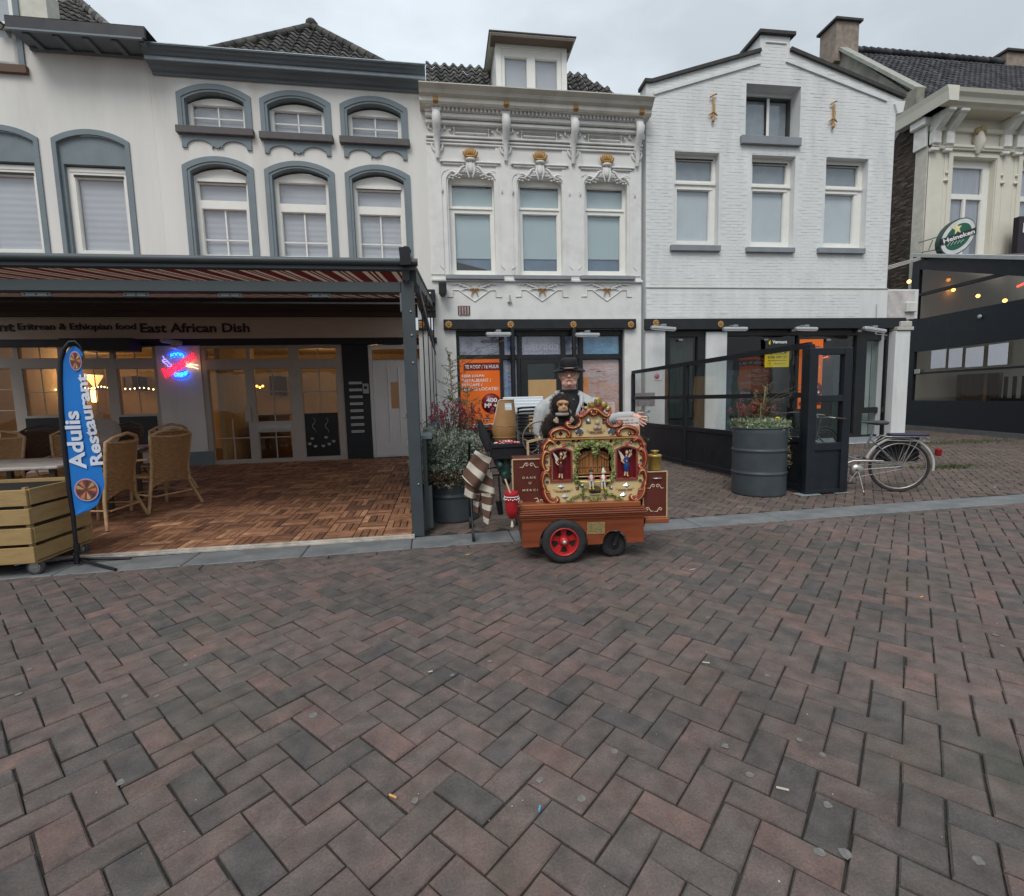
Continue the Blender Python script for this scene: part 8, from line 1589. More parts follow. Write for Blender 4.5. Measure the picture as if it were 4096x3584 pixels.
for sgn_ in (0, 1):      # thick front edges and hood collar
    pts = []
    for i, (z, rx, yf, yb, c) in enumerate(Z): a = g(i)[sgn_]; pts.append(((rx-.01)*math.cos(a), (yf+yb)/2+(yb-yf)/2*math.sin(a)+.006, z))
    q.tube(pts[1:], [.012, .013, .016, .02, .024, .026], 8)
q.tube([(.12*math.cos(a), .03+.10*math.sin(a), 1.435+.015*math.sin(a)) for a in [R(-30+240*k/16) for k in range(17)]], .028, 8)
q.tube([(-.22, 0, 1.345), (-.285, .0, 1.27), (-.315, .0, 1.14), (-.31, -.03, 1.02), (-.28, -.12, .93)], [.07, .078, .07, .062, .05], 12); el = Vector((.37, -.03, 1.15))
q.tube([(.22, 0, 1.345), (.29, .0, 1.29), el, (el+wl)/2+Vector((0, 0, .012)), wl], [.07, .078, .064, .055, .045], 12); organic(q, 'jacket', m_jk, man, .0095, 3)
q = MB(); r = random.Random(9)
for k in range(9): a = .2+.08*k; p = el.lerp(wl, a); d = (wl-el).normalized(); u = d.orthogonal().normalized(); v = d.cross(u); q.tube([p+(u*math.cos(t)+v*math.sin(t))*(.060-.012*a) for t in [j*math.pi/8 for j in range(16)]], .004, 5, closed=True)
for k in range(6):
    for j in range(2): x0 = .15+.03*j+.012*k; q.tube([(x0-.07+.0*k, -.168+.05*j, 1.33-.045*k), (x0-.075, -.178+.05*j, 1.31-.045*k), (x0-.06, -.178+.05*j, 1.29-.045*k)], .006, 5)
q.build('knit_cables', m_jk, man)
q = MB(); q.tube([(-.28, -.12, .93), (-.26, -.17, .915)], .028, 8); q.ball((-.25, -.2, .91), (.04, .045, .025), 8)
for k in range(4): q.tube([(-.275+.018*k, -.22, .915), (-.275+.018*k, -.26, .91), (-.272+.018*k, -.265, .885)], [.011, .010, .008], 6)
q.tube([(-.225, -.19, .915), (-.20, -.22, .90), (-.215, -.25, .89)], [.013, .011, .008], 6); organic(q, 'right_hand', m_sk, man, .005, 2)
tip = at('V', 1296, 842, 4.36); tv = Vector((tip.x-px0, tip.y-PYM, tip.z)); d = (tv-wl).normalized(); up = Vector((0, 0, 1)); sd = (up-d*up.dot(d)).normalized(); nn = d.cross(sd)
q = MB(); q.tube([wl-d*.03, wl+d*.02], [.029, .027], 10); q.tube([wl+d*.02, wl+d*.045-sd*.004, wl+d*.082-sd*.012], [.027, .036, .034], 10, flat=1)
for k, (off, ln, dr) in enumerate(((.030, .070, .18), (.012, .080, -.02), (-.010, .076, -.28), (-.030, .060, -.5))):
    b = wl+d*.078+sd*(off-.012); f = (d+sd*dr).normalized(); q.tube([b, b+f*ln*.45+nn*.004, b+f*ln*.8-nn*.006, b+f*ln-nn*.016], [.0115, .0105, .0095, .007], 7)
b = wl+d*.03+sd*.022; q.tube([b, b+(d*.5+sd*.55)*.045, b+(d*.85+sd*.5)*.078], [.014, .012, .009], 7); organic(q, 'left_hand', m_sk, man, .0042, 2)
q = MB(); q.tube([(-.10, 0, .92), (-.11, .0, .5), (-.11, .02, .09)], [.115, .085, .068], 12); q.tube([(.10, 0, .92), (.11, .0, .5), (.11, .02, .09)], [.115, .085, .068], 12); q.ball((0, 0, .92), (.18, .13, .12), 12); organic(q, 'trousers', M('light_grey_trousers', (.42, .41, .39), .9, bump=.2), man, .013, 3)
for sx in (-.11, .11): q = MB(); q.ball((sx, -.04, .05), (.05, .14, .05), 12); q.box(sx-.05, sx+.05, -.17, .09, 0, .03, bev=.01); q.build('shoe', M('black_shoe_leather', (.02, .018, .016), .4), man)
# plush ape sitting on the organ
hc = at('O1', 535, 830, 4.32); ape = empty('plush_ape', (hc.x, hc.y, hc.z), label='dark brown furry plush chimpanzee with tan face sitting on the top left of the organ', cat='soft toy'); ape.scale = (1.12,)*3; m_fur = M('dark_brown_plush', (.020, .014, .010), .95, var=.4, vs=30, bump=.6, bs=120)
E_ = [((0, .01, .01), (.082, .08, .09)), ((0, .03, -.14), (.10, .085, .12)), ((-.08, -.0, -.12), (.05, .05, .06)), ((.08, 0, -.12), (.05, .05, .06)), ((-.125, -.02, -.19), (.045, .05, .075)), ((.12, -.02, -.19), (.045, .05, .075)), ((0, .0, -.22), (.14, .08, .05)), ((.16, .0, -.13), (.04, .04, .04))]
q = MB(); [q.ball(c, r_, 12) for c, r_ in E_]; organic(q, 'body', m_fur, ape, .011, 2)
q = MB(); r = random.Random(31)
for i in range(5200):
    c, r_ = E_[r.choices(range(8), (5, 6, 2, 2, 3, 3, 3, 1))[0]]; v = rdir(r); p = Vector(c)+Vector((v.x*r_[0], v.y*r_[1], v.z*r_[2])); 
    if p.y < -.04 and abs(p.x) < .05 and -.06 < p.z < .05: continue
    dd_ = (v+Vector((r.gauss(0, .3), r.gauss(0, .3), -.35+r.gauss(0, .3)))).normalized(); s_ = dd_.orthogonal().normalized()*.0016; L_ = .018+.016*r.random(); q.add([p-s_, p+s_, p+dd_*L_], [(0, 1, 2)])
q.build('fur', M('brown_black_fur', (.026, .018, .013), .9, var=.4, vs=60, bump=0), ape, kind='stuff')
m_tan = M('tan_ape_face', (.42, .235, .13), .5, var=.1, bump=0); q = MB(); q.ball((0, -.055, .015), (.050, .03, .034), 12); q.ball((0, -.07, -.028), (.042, .035, .034), 12); q.ball((-.022, -.08, .026), (.024, .014, .014), 8); q.ball((.022, -.08, .026), (.024, .014, .014), 8); q.ball((0, -.1, -.012), (.016, .010, .010), 8); organic(q, 'face', m_tan, ape, .004, 3)
q = MB(); 
for sx in (-1, 1): q.ball((sx*.02, -.0885, .013), (.012, .006, .0055), 8); q.ball((sx*.005, -.108, -.012), (.0025, .003, .002), 6)
q.tube([(-.02, -.096, -.042), (0, -.104, -.044), (.02, -.096, -.042)], .0018, 5); q.build('features', BLACK, ape)
q = MB(); q.tube([(.045*math.cos(t), -.035+.05*math.sin(t), -.068) for t in [k*math.pi/9 for k in range(18)]], .012, 7, closed=True, flat=1.2); q.build('collar', M('grey_collar', (.30, .28, .26), .8), ape)
for sx in (-1, 1):
    q = MB(); q.ball((sx*.068, -.085, -.115), (.02, .014, .016), 8)
    for k in range(4): q.tube([(sx*(.070-.0*k), -.09, -.103-.009*k), (sx*.056, -.105, -.101-.010*k), (sx*.046, -.10, -.106-.010*k)], [.006, .0055, .004], 6)
    q.tube([(sx*.07, -.09, -.095), (sx*.055, -.1, -.088)], [.006, .004], 6); organic(q, 'hand', M('beige_plush_hand', (.40, .30, .20), .6), ape, .0032, 1)
# crank wheel and wood arm behind the organ's left cabinet
def olp(z, x, y, Y): p = at(z, x, y, Y); v = Matrix.Rotation(-OR.a, 4, 'Z') @ Vector((p.x-OR.o[0], p.y-OR.o[1], 0)); return Vector((v[0], v[1], p.z))
c = olp('G4', 868, 945, 4.62); M4 = Matrix.Translation(c) @ Matrix.Rotation(R(90), 4, 'X'); q = MB(M4); q.tube([(.165*math.cos(t), .165*math.sin(t), 0) for t in [k*math.pi/16 for k in range(32)]], .009, 7, closed=True)
for k in range(6): a = k*math.pi/3; q.tube([(.02*math.cos(a), .02*math.sin(a), 0), (.08*math.cos(a+.45), .08*math.sin(a+.45), 0), (.12*math.cos(a+.2), .12*math.sin(a+.2), 0), (.165*math.cos(a), .165*math.sin(a), 0)], [.012, .008, .010, .007], 6)
q.lathe([(.001, -.02), (.025, -.02), (.025, .02), (.001, .02)], 14, cap=False); q.build('crank_wheel', M('bronze_crank_wheel', (.22, .18, .13), .35, metal=.7, var=.3, vs=40), ORG)
m_lw = M('pale_bare_wood', (.50, .37, .22), .6, var=.1); q = MB(); a, b, c_ = olp('G4', 785, 968, 4.5), olp('G4', 905, 940, 4.5), olp('G4', 790, 1080, 4.5); q.bar(a, b, .022, .022); q.bar(a, c_, .022, .022); q.build('wood_arm', m_lw, ORG)
# walking frame with basket, bags, coat; bin of tan plastic
bx0, bx1 = at('L1', 640, 960, 4.75), at('L1', 972, 960, 4.75); bt, bb_ = at('L1', 800, 895, 4.7).z, at('L1', 800, 1043, 4.7).z; bcx = (bx0.x+bx1.x)/2; bw = (bx1.x-bx0.x)/2
rl = empty('walking_frame', (bcx-.12, 4.95, 0), label='black wheeled walking frame parked left of the organ with cloths hung over it', cat='walking frame'); m_rf_ = M('black_tube', (.015, .015, .018), .4)
q = MB()
for sx in (-.27, .25): q.tube([(sx, .28, .06), (sx, .12, .55), (sx, -.02, .84), (sx, -.12, .98), (sx, -.26, .985)] if sx < 0 else [(sx, .28, .06), (sx, .12, .55), (sx, -.02, .80)], .013, 8); q.tube([(sx, -.24, .06), (sx, .05, .62)], .012, 8)
q.tube([(-.27, .1, .6), (.25, .1, .6)], .01); q.tube([(-.27, -.05, .70), (.25, -.05, .70)], .01); q.build('frame', m_rf_, rl)
for sx in (-.27, .25):
    for sy_ in (.28, -.24): q = MB(Matrix.Translation((sx, sy_, .07)) @ Matrix.Rotation(R(90), 4, 'Y')); q.lathe([(.05, -.012), (.068, -.012), (.07, 0), (.068, .012), (.05, .012)], 20); q.build('wheel', M('grey_black_wheel', (.03, .03, .03), .7), rl)
q = MB(); a = at('L1', 520, 670, 5.1); b = at('L1', 620, 960, 5.0); o_ = rl.location; q.tube([(a.x-o_.x, a.y-o_.y, a.z), ((a.x+b.x)/2-o_.x-.01, .1, (a.z+b.z)/2), (b.x-o_.x, b.y-o_.y, b.z)], [.022, .05, .045], 10); q.build('folded_umbrella', M('black_cloth', (.012, .012, .014), .9, bump=.3), rl)
bk_ = empty('black_basket', (bcx, 4.86, bb_), label='black fabric basket filled with red and white candy standing on the walking frame', cat='basket'); h = bt-bb_; q = MB(); q.plate([(-bw*.93, 0), (bw*.93, 0), (bw, h), (-bw, h)], [], -.13, -.12); q.plate([(-bw*.93, 0), (bw*.93, 0), (bw, h), (-bw, h)], [], .12, .13); q.box(-bw, -bw*.95, -.12, .12, 0, h); q.box(bw*.95, bw, -.12, .12, 0, h); q.box(-bw*.93, bw*.93, -.12, .12, 0, .01); q.box(-bw*1.03, bw*1.03, -.14, -.128, h*.72, h*.98, bev=.004); q.build('body', M('black_basket_fabric', (.012, .012, .015), .85, bump=.4, bs=150), bk_)
q = MB(); r = random.Random(8)
for k in range(90): m = r.randrange(3); x, y = r.uniform(-bw*.75, bw*.75), r.uniform(-.10, .1); q.ball((x, y, h-.03+.045*(1-(x/bw)**2)*r.random()), (.014, .010, .008), 5, m)
q.build('candies', [M('red_wrapper', (.65, .03, .05), .35), M('pink_wrapper', (.7, .25, .25), .35), M('white_wrapper', (.75, .68, .66), .35)], bk_, kind='stuff')
# tan plastic bin, cut open on the left, handle hole near the top
tc_ = at('L1', 755, 690, 5.15); tb, tt = at('L1', 755, 862, 5.15).z, at('L1', 800, 475, 5.15).z; tw = (at('L1', 876, 700, 5.15).x-at('L1', 640, 700, 5.15).x)/2; t = empty('tan_plastic_bin', (tc_.x, 5.15, tb), label='tan round plastic bin cut open on its left side, standing behind the candy basket', cat='bin'); H_ = tt-tb; n = 40; vs = []; fs = []
def rimz(a): c = math.cos(a+.95); return H_*(.40+.60*max(0, min(1, (c+.15)/.5)))
for lay in (0, 1):
    for i in range(13):
        for j in range(n):
            a = 2*math.pi*j/n; zz_ = rimz(a)*i/12; f = .80+.2*min(1, zz_/(H_*.25))-.28*max(0, zz_/H_-.35)**1.3; rr = tw*f*(1-.05*lay)-lay*.004; vs.append((rr*math.cos(a), rr*math.sin(a)*.9, zz_+lay*.0))
B_ = 13*n
for i in range(12):
    for j in range(n):
        a = 2*math.pi*(j+.5)/n; f0 = (i*n+j, i*n+(j+1) % n, (i+1)*n+(j+1) % n, (i+1)*n+j)
        if abs(a-R(292)) < .34 and i in (9, 10): continue
        fs.append(f0); fs.append(tuple(B_+u for u in f0))
q = MB(); q.add(vs, fs[0::2], 0, True); q.add(vs, fs[1::2], 1, True); q.tube([vs[12*n+j] for j in range(n)], .006, 6, 1, closed=True); q.add(vs[:n], [tuple(range(n))], 0); q.build('shell', [M('tan_plastic', (.33, .185, .075), .45, var=.08, vs=10, bump=.05), M('pale_inner_plastic', (.55, .48, .40), .5)], t)
q = MB(); q.tube([(tw*.99*math.cos(k*math.pi/20), tw*.9*math.sin(k*math.pi/20), H_*.36+.004*math.sin(k)) for k in range(40)], .004, 5, closed=True); q.tube([(tw*.93*math.cos(k*math.pi/20), tw*.84*math.sin(k*math.pi/20), H_*.08) for k in range(40)], .004, 5, closed=True); q.build('moulded_ring', M('tan_plastic', (.33, .185, .075), .45), t)
# striped coat hanging over the handle
def L(x, y, Y=4.62): p = at('L1', x, y, Y); return (p.x, p.z)
m_st_ = bpy.data.materials.new('brown_cream_striped_cloth'); m_st_.use_nodes = True; nt = m_st_.node_tree; N = nt.nodes; LK = nt.links; bs_ = N['Principled BSDF']; bs_.inputs['Roughness'].default_value = .95; uv = N.new('ShaderNodeAttribute'); uv.attribute_name = 'tone'; fr2 = N.new('ShaderNodeMath'); fr2.operation = 'FRACT'; LK.new(uv.outputs['Fac'], fr2.inputs[0]); cr = N.new('ShaderNodeValToRGB'); cr.color_ramp.interpolation = 'CONSTANT'; e = cr.color_ramp.elements; e[0].color = (.52, .48, .40, 1); e[1].position = .42; e[1].color = (.115, .062, .042, 1); LK.new(fr2.outputs[0], cr.inputs[0]); LK.new(cr.outputs[0], bs_.inputs['Base Color'])
ns_ = N.new('ShaderNodeTexNoise'); ns_.inputs['Scale'].default_value = 90; bm_ = N.new('ShaderNodeBump'); bm_.inputs['Strength'].default_value = .4; bm_.inputs['Distance'].default_value = .005; LK.new(ns_.outputs[0], bm_.inputs['Height']); LK.new(bm_.outputs[0], bs_.inputs['Normal'])
coat = empty('striped_coat', label='brown and cream striped cloth coat hanging from the walking frame handle', cat='coat')
def sheet4(tl, tr, br, bl, Y, n0, ph, folds=.02, name='cloth_fold', amp=1.0):
    q = MB(); A, B, C_, D = [Vector(L(*p, Y)) for p in (tl, tr, br, bl)]; nu, nv = 14, 22; vs = []; tn = []
    for lay in (0, 1):
        for j in range(nv+1):
            v = j/nv; l, r_ = A.lerp(D, v), B.lerp(C_, v)
            for i in range(nu+1): u = i/nu; p = l.lerp(r_, u); f = math.sin(u*7+ph+v*2)*folds*v**.5+math.sin(v*5+ph*2+u*3)*folds*.5; vs.append((p.x+f*.25, Y-f-.04*math.sin(math.pi*u)+lay*.012, p.y+f*.15)); tn.append(v*n0+.06*math.sin(u*4+ph)+ph*.13)
    k = (nu+1)*(nv+1); g_ = lambda j, i: j*(nu+1)+i
    fs = [(g_(j, i), g_(j, i+1), g_(j+1, i+1), g_(j+1, i)) for j in range(nv) for i in range(nu)]; q.add(vs, fs+[tuple(k+a for a in f) for f in fs], 0, True); q.t = tn; q.build(name, m_st_, coat, tone=True)
sheet4((478, 958), (640, 1032), (505, 1350), (348, 1205), 4.60, 1.9, 1.0); sheet4((390, 1200), (520, 1290), (500, 1420), (375, 1400), 4.64, 1.2, 2.2); sheet4((560, 1120), (640, 1170), (665, 1400), (500, 1370), 4.66, 1.6, .2); sheet4((455, 1370), (560, 1360), (525, 1565), (470, 1540), 4.70, 1.6, 3.0); sheet4((535, 1370), (662, 1360), (615, 1680), (560, 1665), 4.63, 2.4, 1.4)
q = MB(); r = random.Random(5)
for k in range(8): a = at('L1', 690+14*k, 1050+28*k, 4.8); q.ball((a.x, 4.8+.02*math.sin(k*2), a.z), (.045, .05, .05), 8); b = at('L1', 780, 1040+30*k, 4.82); q.ball((b.x, 4.82, b.z), (.05, .05, .045), 8)
organic(q, 'green_rain_jacket', M('dark_green_rainwear', (.018, .045, .036), .45, var=.3, vs=20, bump=.5, bs=18), None, .010, 2, label='dark green rain jacket bundled over the walking frame below the basket', cat='jacket')
a = at('L1', 705, 1440, 4.9); b = at('L1', 715, 1570, 4.9); q = MB(); q.tube([(a.x, 4.9, a.z), (b.x+.01, 4.9, b.z)], [.035, .028], 12); q.tube([(a.x+.02, 4.92, a.z), (a.x+.01, 4.95, a.z+.25)], .01); q.build('umbrella_holder', M('black_plastic_tube', (.015, .015, .017), .5), label='black tube holder hanging low on the walking frame', cat='holder')
# folded white tables and stacked black chairs in front of the vacant shop
for k, (y0, Y, lab) in enumerate(((664, 8.6, 'topmost white folded table leaning before the door of the vacant shop'), (682, 8.4, 'second white folded table leaning before the door'), (702, 8.2, 'front white folded table leaning before the door'))):
    a, b = at('G4', 618-8*k, y0, Y), at('G4', 893, y0+5, Y); q = MB(); q.box(a.x, b.x, Y, Y+.04, a.z-.2, a.z, bev=.01); q.box(a.x+.05, b.x-.05, Y-.015, Y, a.z-.17, a.z-.06, bev=.004); q.box(a.x+.1, a.x+.13, Y, Y+.03, 0, a.z-.3); q.box(b.x-.13, b.x-.1, Y, Y+.03, 0, a.z-.3); q.build('folded_table', M('white_table_plastic', (.66, .71, .74), .35, var=.05), label=lab, cat='table', group='white folded tables')
a, b = at('G4', 728, 740, 7.3), at('G4', 880, 740, 7.3)
def stch(z, k=0):
    t = empty('stacked_chair', ((a.x+b.x)/2, 7.3, z), label='black terrace chair left of the man, %s in the stack' % ('topmost', 'second from the top', 'third from the top', 'middle one', 'third from the bottom', 'second from the bottom', 'lowest')[k], cat='chair', group='stacked black terrace chairs'); w_ = (b.x-a.x)/2; q = MB(); q.tube([(-w_, .1, 0), (-w_*.8, -.02, .012), (0, -.06, .018), (w_*.8, -.02, .012), (w_, .1, 0)], .024, 6, flat=.7); q.build('backrest', m_rf_, t)
    q = MB(); q.box(-w_*.85, w_*.85, .0, .45, -.42, -.39, bev=.01); q.build('seat', m_rf_, t)
    for sx in (-1, 1): q = MB(); q.tube([(sx*w_, .1, 0), (sx*w_*.95, .12, -.4), (sx*w_, .16, -.80)], .014); q.build('leg', M('grey_chair_leg', (.2, .21, .2), .4, metal=.5), t)
    return t
for k in range(7): stch(a.z-.005-.052*k, k)
# ================================================================== TERRACE FURNITURE, CRATE PLANTER, FLAG
m_wk = M('honey_wicker', (.34, .185, .08), .65, var=.22, vs=18, bump=.5, bs=90, stretch=(1, 1, 2.5)); m_cane = M('pale_rattan_cane', (.46, .29, .15), .5, var=.2, vs=14, bump=.15)
def wicker_panel(q, S_, nu, nv, th=.012, gap=0.0):
    """woven sheet: S_(u,v)->point; relief follows the weave"""
    vs = []
    for j in range(nv+1):
        for i in range(nu+1):
            p = Vector(S_(i/nu, j/nv)); p.y += .0035*((i+j) % 2*2-1); vs.append(p)
    k = len(vs); vs += [p+Vector((0, th, 0)) for p in vs]; g_ = lambda j, i: j*(nu+1)+i
    f = [(g_(j, i), g_(j, i+1), g_(j+1, i+1), g_(j+1, i)) for j in range(nv) for i in range(nu)]; q.add(vs, f+[tuple(k+a for a in t) for t in f], 0, False)
def make_chair(tone=0):
    mw = [m_wk, M('dark_rattan_weave', (.085, .04, .022), .6, var=.25, vs=18, bump=.5, bs=90)][tone]; mc = [m_cane, M('dark_rattan_cane', (.11, .055, .03), .5, var=.2)][tone]
    t = empty('rattan_chair'); hw = lambda z: .235+.055*((z-.45)/.6) if z > .45 else .235+.05*(.45-z)/.2
    by = lambda z: .22+.10*max(0, (z-.42))/.65+.03*max(0, .42-z)
    q = MB()
    def S_(u, v):
        zb = .30+.10*math.sin(math.pi*u)**.8; zt = .965+.015*math.sin(math.pi*u); z = zb+(zt-zb)*v; w_ = hw(z); x = (2*u-1)*w_; return (x, by(z)-.05*(2*u-1)**2, z)
    wicker_panel(q, S_, 26, 30); q.build('backrest', mw, t)
    q = MB(); E_ = [(sx*hw(z), by(z)-.05, z) for sx in (-1,) for z in (.06, .32, .6, .85, .97)]
    q.tube([(x-(.05 if i == 0 else 0), y+(.06 if i == 0 else 0), z-(.06 if i == 0 else 0)) for i, (x, y, z) in enumerate(E_)]+[(-.2, by(1.0)-.02, 1.02), (0, by(1.05)-.0, 1.06), (.2, by(1.0)-.02, 1.02)]+[(-x+(.05 if i == 0 else 0), y+(.06 if i == 0 else 0), z-(.06 if i == 0 else 0)) for i, (x, y, z) in reversed(list(enumerate(E_)))], .019, 8); q.tube([(-.26, by(.97)-.03, .97), (-.1, by(.97)-.0, .955), (.1, by(.97), .955), (.26, by(.97)-.03, .97)], .014, 7); q.build('back_frame', mc, t)
    q = MB(); q.tube([(-.24, .20, .44), (-.25, -.18, .44), (-.16, -.25, .44), (.16, -.25, .44), (.25, -.18, .44), (.24, .20, .44)], .018, 8); q.box(-.235, .235, -.23, .22, .425, .45, bev=.01); q.build('seat', mw, t)
    for sx in (-1, 1): q = MB(); q.tube([(sx*.22, -.2, .44), (sx*.235, -.22, .2), (sx*.245, -.24, 0)], .018, 8); q.build('leg', mc, t)
    for sx in (-1, 1): q = MB(); q.tube([(sx*.23, -.2, .44), (sx*.26, -.2, .60), (sx*.27, -.05, .66), (sx*.275, .18, .68)], .016, 8); q.build('armrest', mc, t)
    q = MB(); q.tube([(-.26, .22, .20), (.26, .22, .20)], .012, 7); q.tube([(-.24, -.21, .22), (.24, -.21, .22)], .012, 7)
    for sx in (-1, 1): q.tube([(sx*.26, .22, .20), (sx*.24, -.21, .22)], .011, 7)
    q.build('stretcher', mc, t); return t
ch = make_chair(); dk = make_chair(1)
SPOT = [(ch, -3.95, 6.20, -90, 'honey rattan chair nearest the blue flag, woven back turned right'), (ch, -3.76, 7.01, -114, 'honey rattan chair furthest right on the wooden deck'), (ch, -4.35, 8.15, -118, 'honey rattan chair half hidden behind the rightmost chair'), (ch, -5.15, 7.45, 8, 'honey rattan chair with its arched back just left of the flag, beyond the pale table'), (ch, -5.95, 7.25, 4, 'honey rattan chair cut by the left picture edge, beyond the pale table'),
        (dk, -6.35, 8.7, 25, 'dark brown rattan chair at the back left, before the cream doors'), (dk, -5.45, 9.0, -15, 'dark brown rattan chair seen directly right of the flag, close to the doors')]
seen = set()
for src, x, y, a, lab in SPOT:
    o = src if id(src) not in seen else copy_tree(src); seen.add(id(src)); o.location = (x, y, deck_z(y)); o.rotation_euler[2] = R(a); props(o, lab, 'chair', 'rattan chairs on the wooden deck')
m_tt = M('worn_whitish_tabletop', (.42, .38, .35), .6, var=.2, vs=7, bump=.1, dirt=.4, dcol=(.25, .2, .17), ds=8)
def terr_table(x, y, w_, d_, a, label, h=.75):
    t = empty('terrace_table', (x, y, deck_z(y)), R(a), label=label, cat='table'); q = MB(); q.box(-w_, w_, -d_, d_, h-.035, h, bev=.01); q.build('tabletop', m_tt, t)
    for sx in (-1, 1):
        for sy in (-1, 1): q = MB(); q.box(sx*w_*.85-.025, sx*w_*.85+.025, sy*d_*.85-.025, sy*d_*.85+.025, 0, h-.036); q.build('leg', M('brown_table_leg', (.06, .035, .025), .6), t)
terr_table(-4.75, 6.3, .62, .55, 3, 'pale worn table behind the slatted crate planter at the left edge'); terr_table(-4.75, 7.9, .35, .35, 12, 'pale square table between the rattan chairs right of the flag')
t = empty('round_table', (-5.6, 8.75, deck_z(8.75)), label='round pale table tilted up behind the rattan chairs left of the flag', cat='table'); q = MB(Matrix.Translation((0, 0, .85)) @ Matrix.Rotation(R(55), 4, 'X')); q.lathe([(.001, -.015), (.36, -.015), (.37, 0), (.36, .015), (.001, .015)], 32, cap=False); q.build('tabletop', m_tt, t); q = MB(); q.tube([(0, .05, .8), (0, .1, .05)], .025); q.lathe([(.2, 0), (.2, .02), (.03, .05)], 16, c=(0, .1, 0)); q.build('pedestal', BLACK, t)
# slatted crate planter on castors
m_pl = M('yellow_pine', (.34, .225, .095), .65, var=.22, vs=5, bump=.25, bs=30, stretch=(1, 1, 4), dirt=.35, dcol=(.16, .13, .06), ds=5)
cp = empty('crate_planter', (-3.44, 4.52, 0), label='yellowish slatted pine crate planter on castors cut by the left picture edge', cat='planter'); W_, D_ = 1.6, .66; zb = .125; bh = .155; r = random.Random(4)
for k in range(4):
    z0 = zb+k*.163; 
    q = MB(); q.box(-W_, -.005*(k % 2), -.022, .0, z0+r.uniform(-.003, .003), z0+bh-.020, bev=.003); q.build('plank', m_pl, cp); q = MB(); q.box(-.022, .0, .003, D_, z0+.002, z0+bh-.018+r.uniform(-.004, .004), bev=.003); o = q.build('plank', m_pl, cp); o.rotation_euler[0] = r.uniform(-.006, .006); o.location.x = .004*(k % 2)
    q = MB(); q.box(-W_, 0, D_, D_+.02, z0, z0+bh-.012, bev=.003); q.build('plank', m_pl, cp)
for x, y in ((-.05, .002), (-.05, D_-.04), (-.8, .002)): q = MB(); q.box(x, x+.026, y, y+.04, zb, zb+.64); q.build('corner_post', m_pl, cp)
q = MB(); q.box(-W_, -.025, .004, D_-.004, .5, .725); q.build('dark_liner', M('black_liner', (.01, .01, .01), .7, bump=.3), cp); q = MB(); q.box(-W_, -.0, .0, D_, zb-.01, zb+.012); q.build('bottom_board', m_pl, cp)
for x, y in ((-.06, .06), (-.06, D_-.08)):
    w = empty('castor'); w.parent = cp; w.location = (x, y, 0); w.scale = (1.3,)*3; q = MB(Matrix.Translation((0, 0, .052)) @ Matrix.Rotation(R(90), 4, 'X') @ Matrix.Rotation(R(0), 4, 'Y')); q.lathe([(.038, -.014), (.050, -.013), (.052, 0), (.050, .013), (.038, .014)], 24); q.build('tyre', M('grey_castor_rubber', (.06, .06, .062), .7), w)
    q = MB(Matrix.Translation((0, 0, .052)) @ Matrix.Rotation(R(90), 4, 'X')); q.lathe([(.001, .019), (.010, .019), (.012, .016), (.034, .0155), (.036, .012)], 20, cap=False); q.build('disc', M('zinc_castor', (.42, .43, .43), .35, metal=.6), w)
    q = MB(); q.box(-.012, .03, -.026, -.020, .05, .118); q.box(-.012, .03, .020, .026, .05, .118); q.box(-.03, .045, -.03, .03, .116, .126); q.bar((-.0, -.03, .10), (-.085, -.035, .085), .03, .006); q.build('fork', M('zinc_castor', (.42, .43, .43), .35, metal=.6), w)
# feather flag
FY0 = 4.74; fl = empty('feather_flag', label='tall blue feather banner with pale lettering and round food pictures on a black pole', cat='flag'); P = lambda x, y, Y=FY0: at('V', x, y, Y)
lft = [(145, 693), (134, 701), (126.5, 721), (125, 754), (126, 800), (130.5, 841), (134, 890), (138.5, 930), (143, 975), (148, 1012), (151.5, 1030)]; rgt = [(150, 692), (160, 700), (166, 710), (164.5, 730), (168, 764), (176, 798), (182, 841), (192, 893), (203, 935), (208, 972), (154, 1030)]
rgt2 = {712: 163, 716: 162.5}; poly_r = [(145, 692.5), (150, 692), (158, 697), (166, 709.5), (162.8, 716), (166, 742), (171, 765), (176, 798), (181, 841), (189, 885), (197, 915), (204, 945), (208.5, 970), (205, 985), (196, 1009), (180, 1020), (152, 1031)]
def xr(y, P_):
    for (a, b), (c, d) in zip(P_, P_[1:]):
        if b <= y <= d or d <= y <= b: return a+(c-a)*(y-b)/((d-b) or 1)
    return P_[-1][0] if y > P_[-1][1] else P_[0][0]
wavef = lambda u, v: .014*math.sin(v*9+u*2)+.010*math.sin(u*4+v*3)
q = MB(); nv, nu = 60, 8; vs = []
for lay in (0, 1):
    for j in range(nv+1):
        y = 692.6+(1030.6-692.6)*j/nv; a, b = xr(y, lft), max(xr(y, poly_r), xr(y, lft)+.5)
        for i in range(nu+1): u = i/nu; p = P(a+(b-a)*u, y); p.y += wavef(u, j/nv)*u+lay*.003; vs.append(p)
k = (nv+1)*(nu+1); g_ = lambda j, i: j*(nu+1)+i; f = [(g_(j, i), g_(j, i+1), g_(j+1, i+1), g_(j+1, i)) for j in range(nv) for i in range(nu)]; q.add(vs, f+[tuple(k+a for a in t_) for t_ in f], 0, True)
fl_c = q.build('cloth', M('bright_blue_banner', (.008, .16, .52), .6, var=.05, bump=.05), fl)
q = MB(); pp = [(155, 1128), (152, 1090), (146, 1030), (138, 975), (130, 900), (123.5, 830), (120.5, 760), (121.5, 722), (128, 698), (139, 684), (150, 683), (159, 691), (165, 704)]; q.tube([P(*p) for p in pp], [.016, .016, .017, .019, .021, .021, .020, .018, .017, .014, .010, .007, .004], 8); q.build('pole', M('black_flag_pole', (.010, .010, .014), .5), fl)
def onflag(y, off): return xr(y, lft)+off
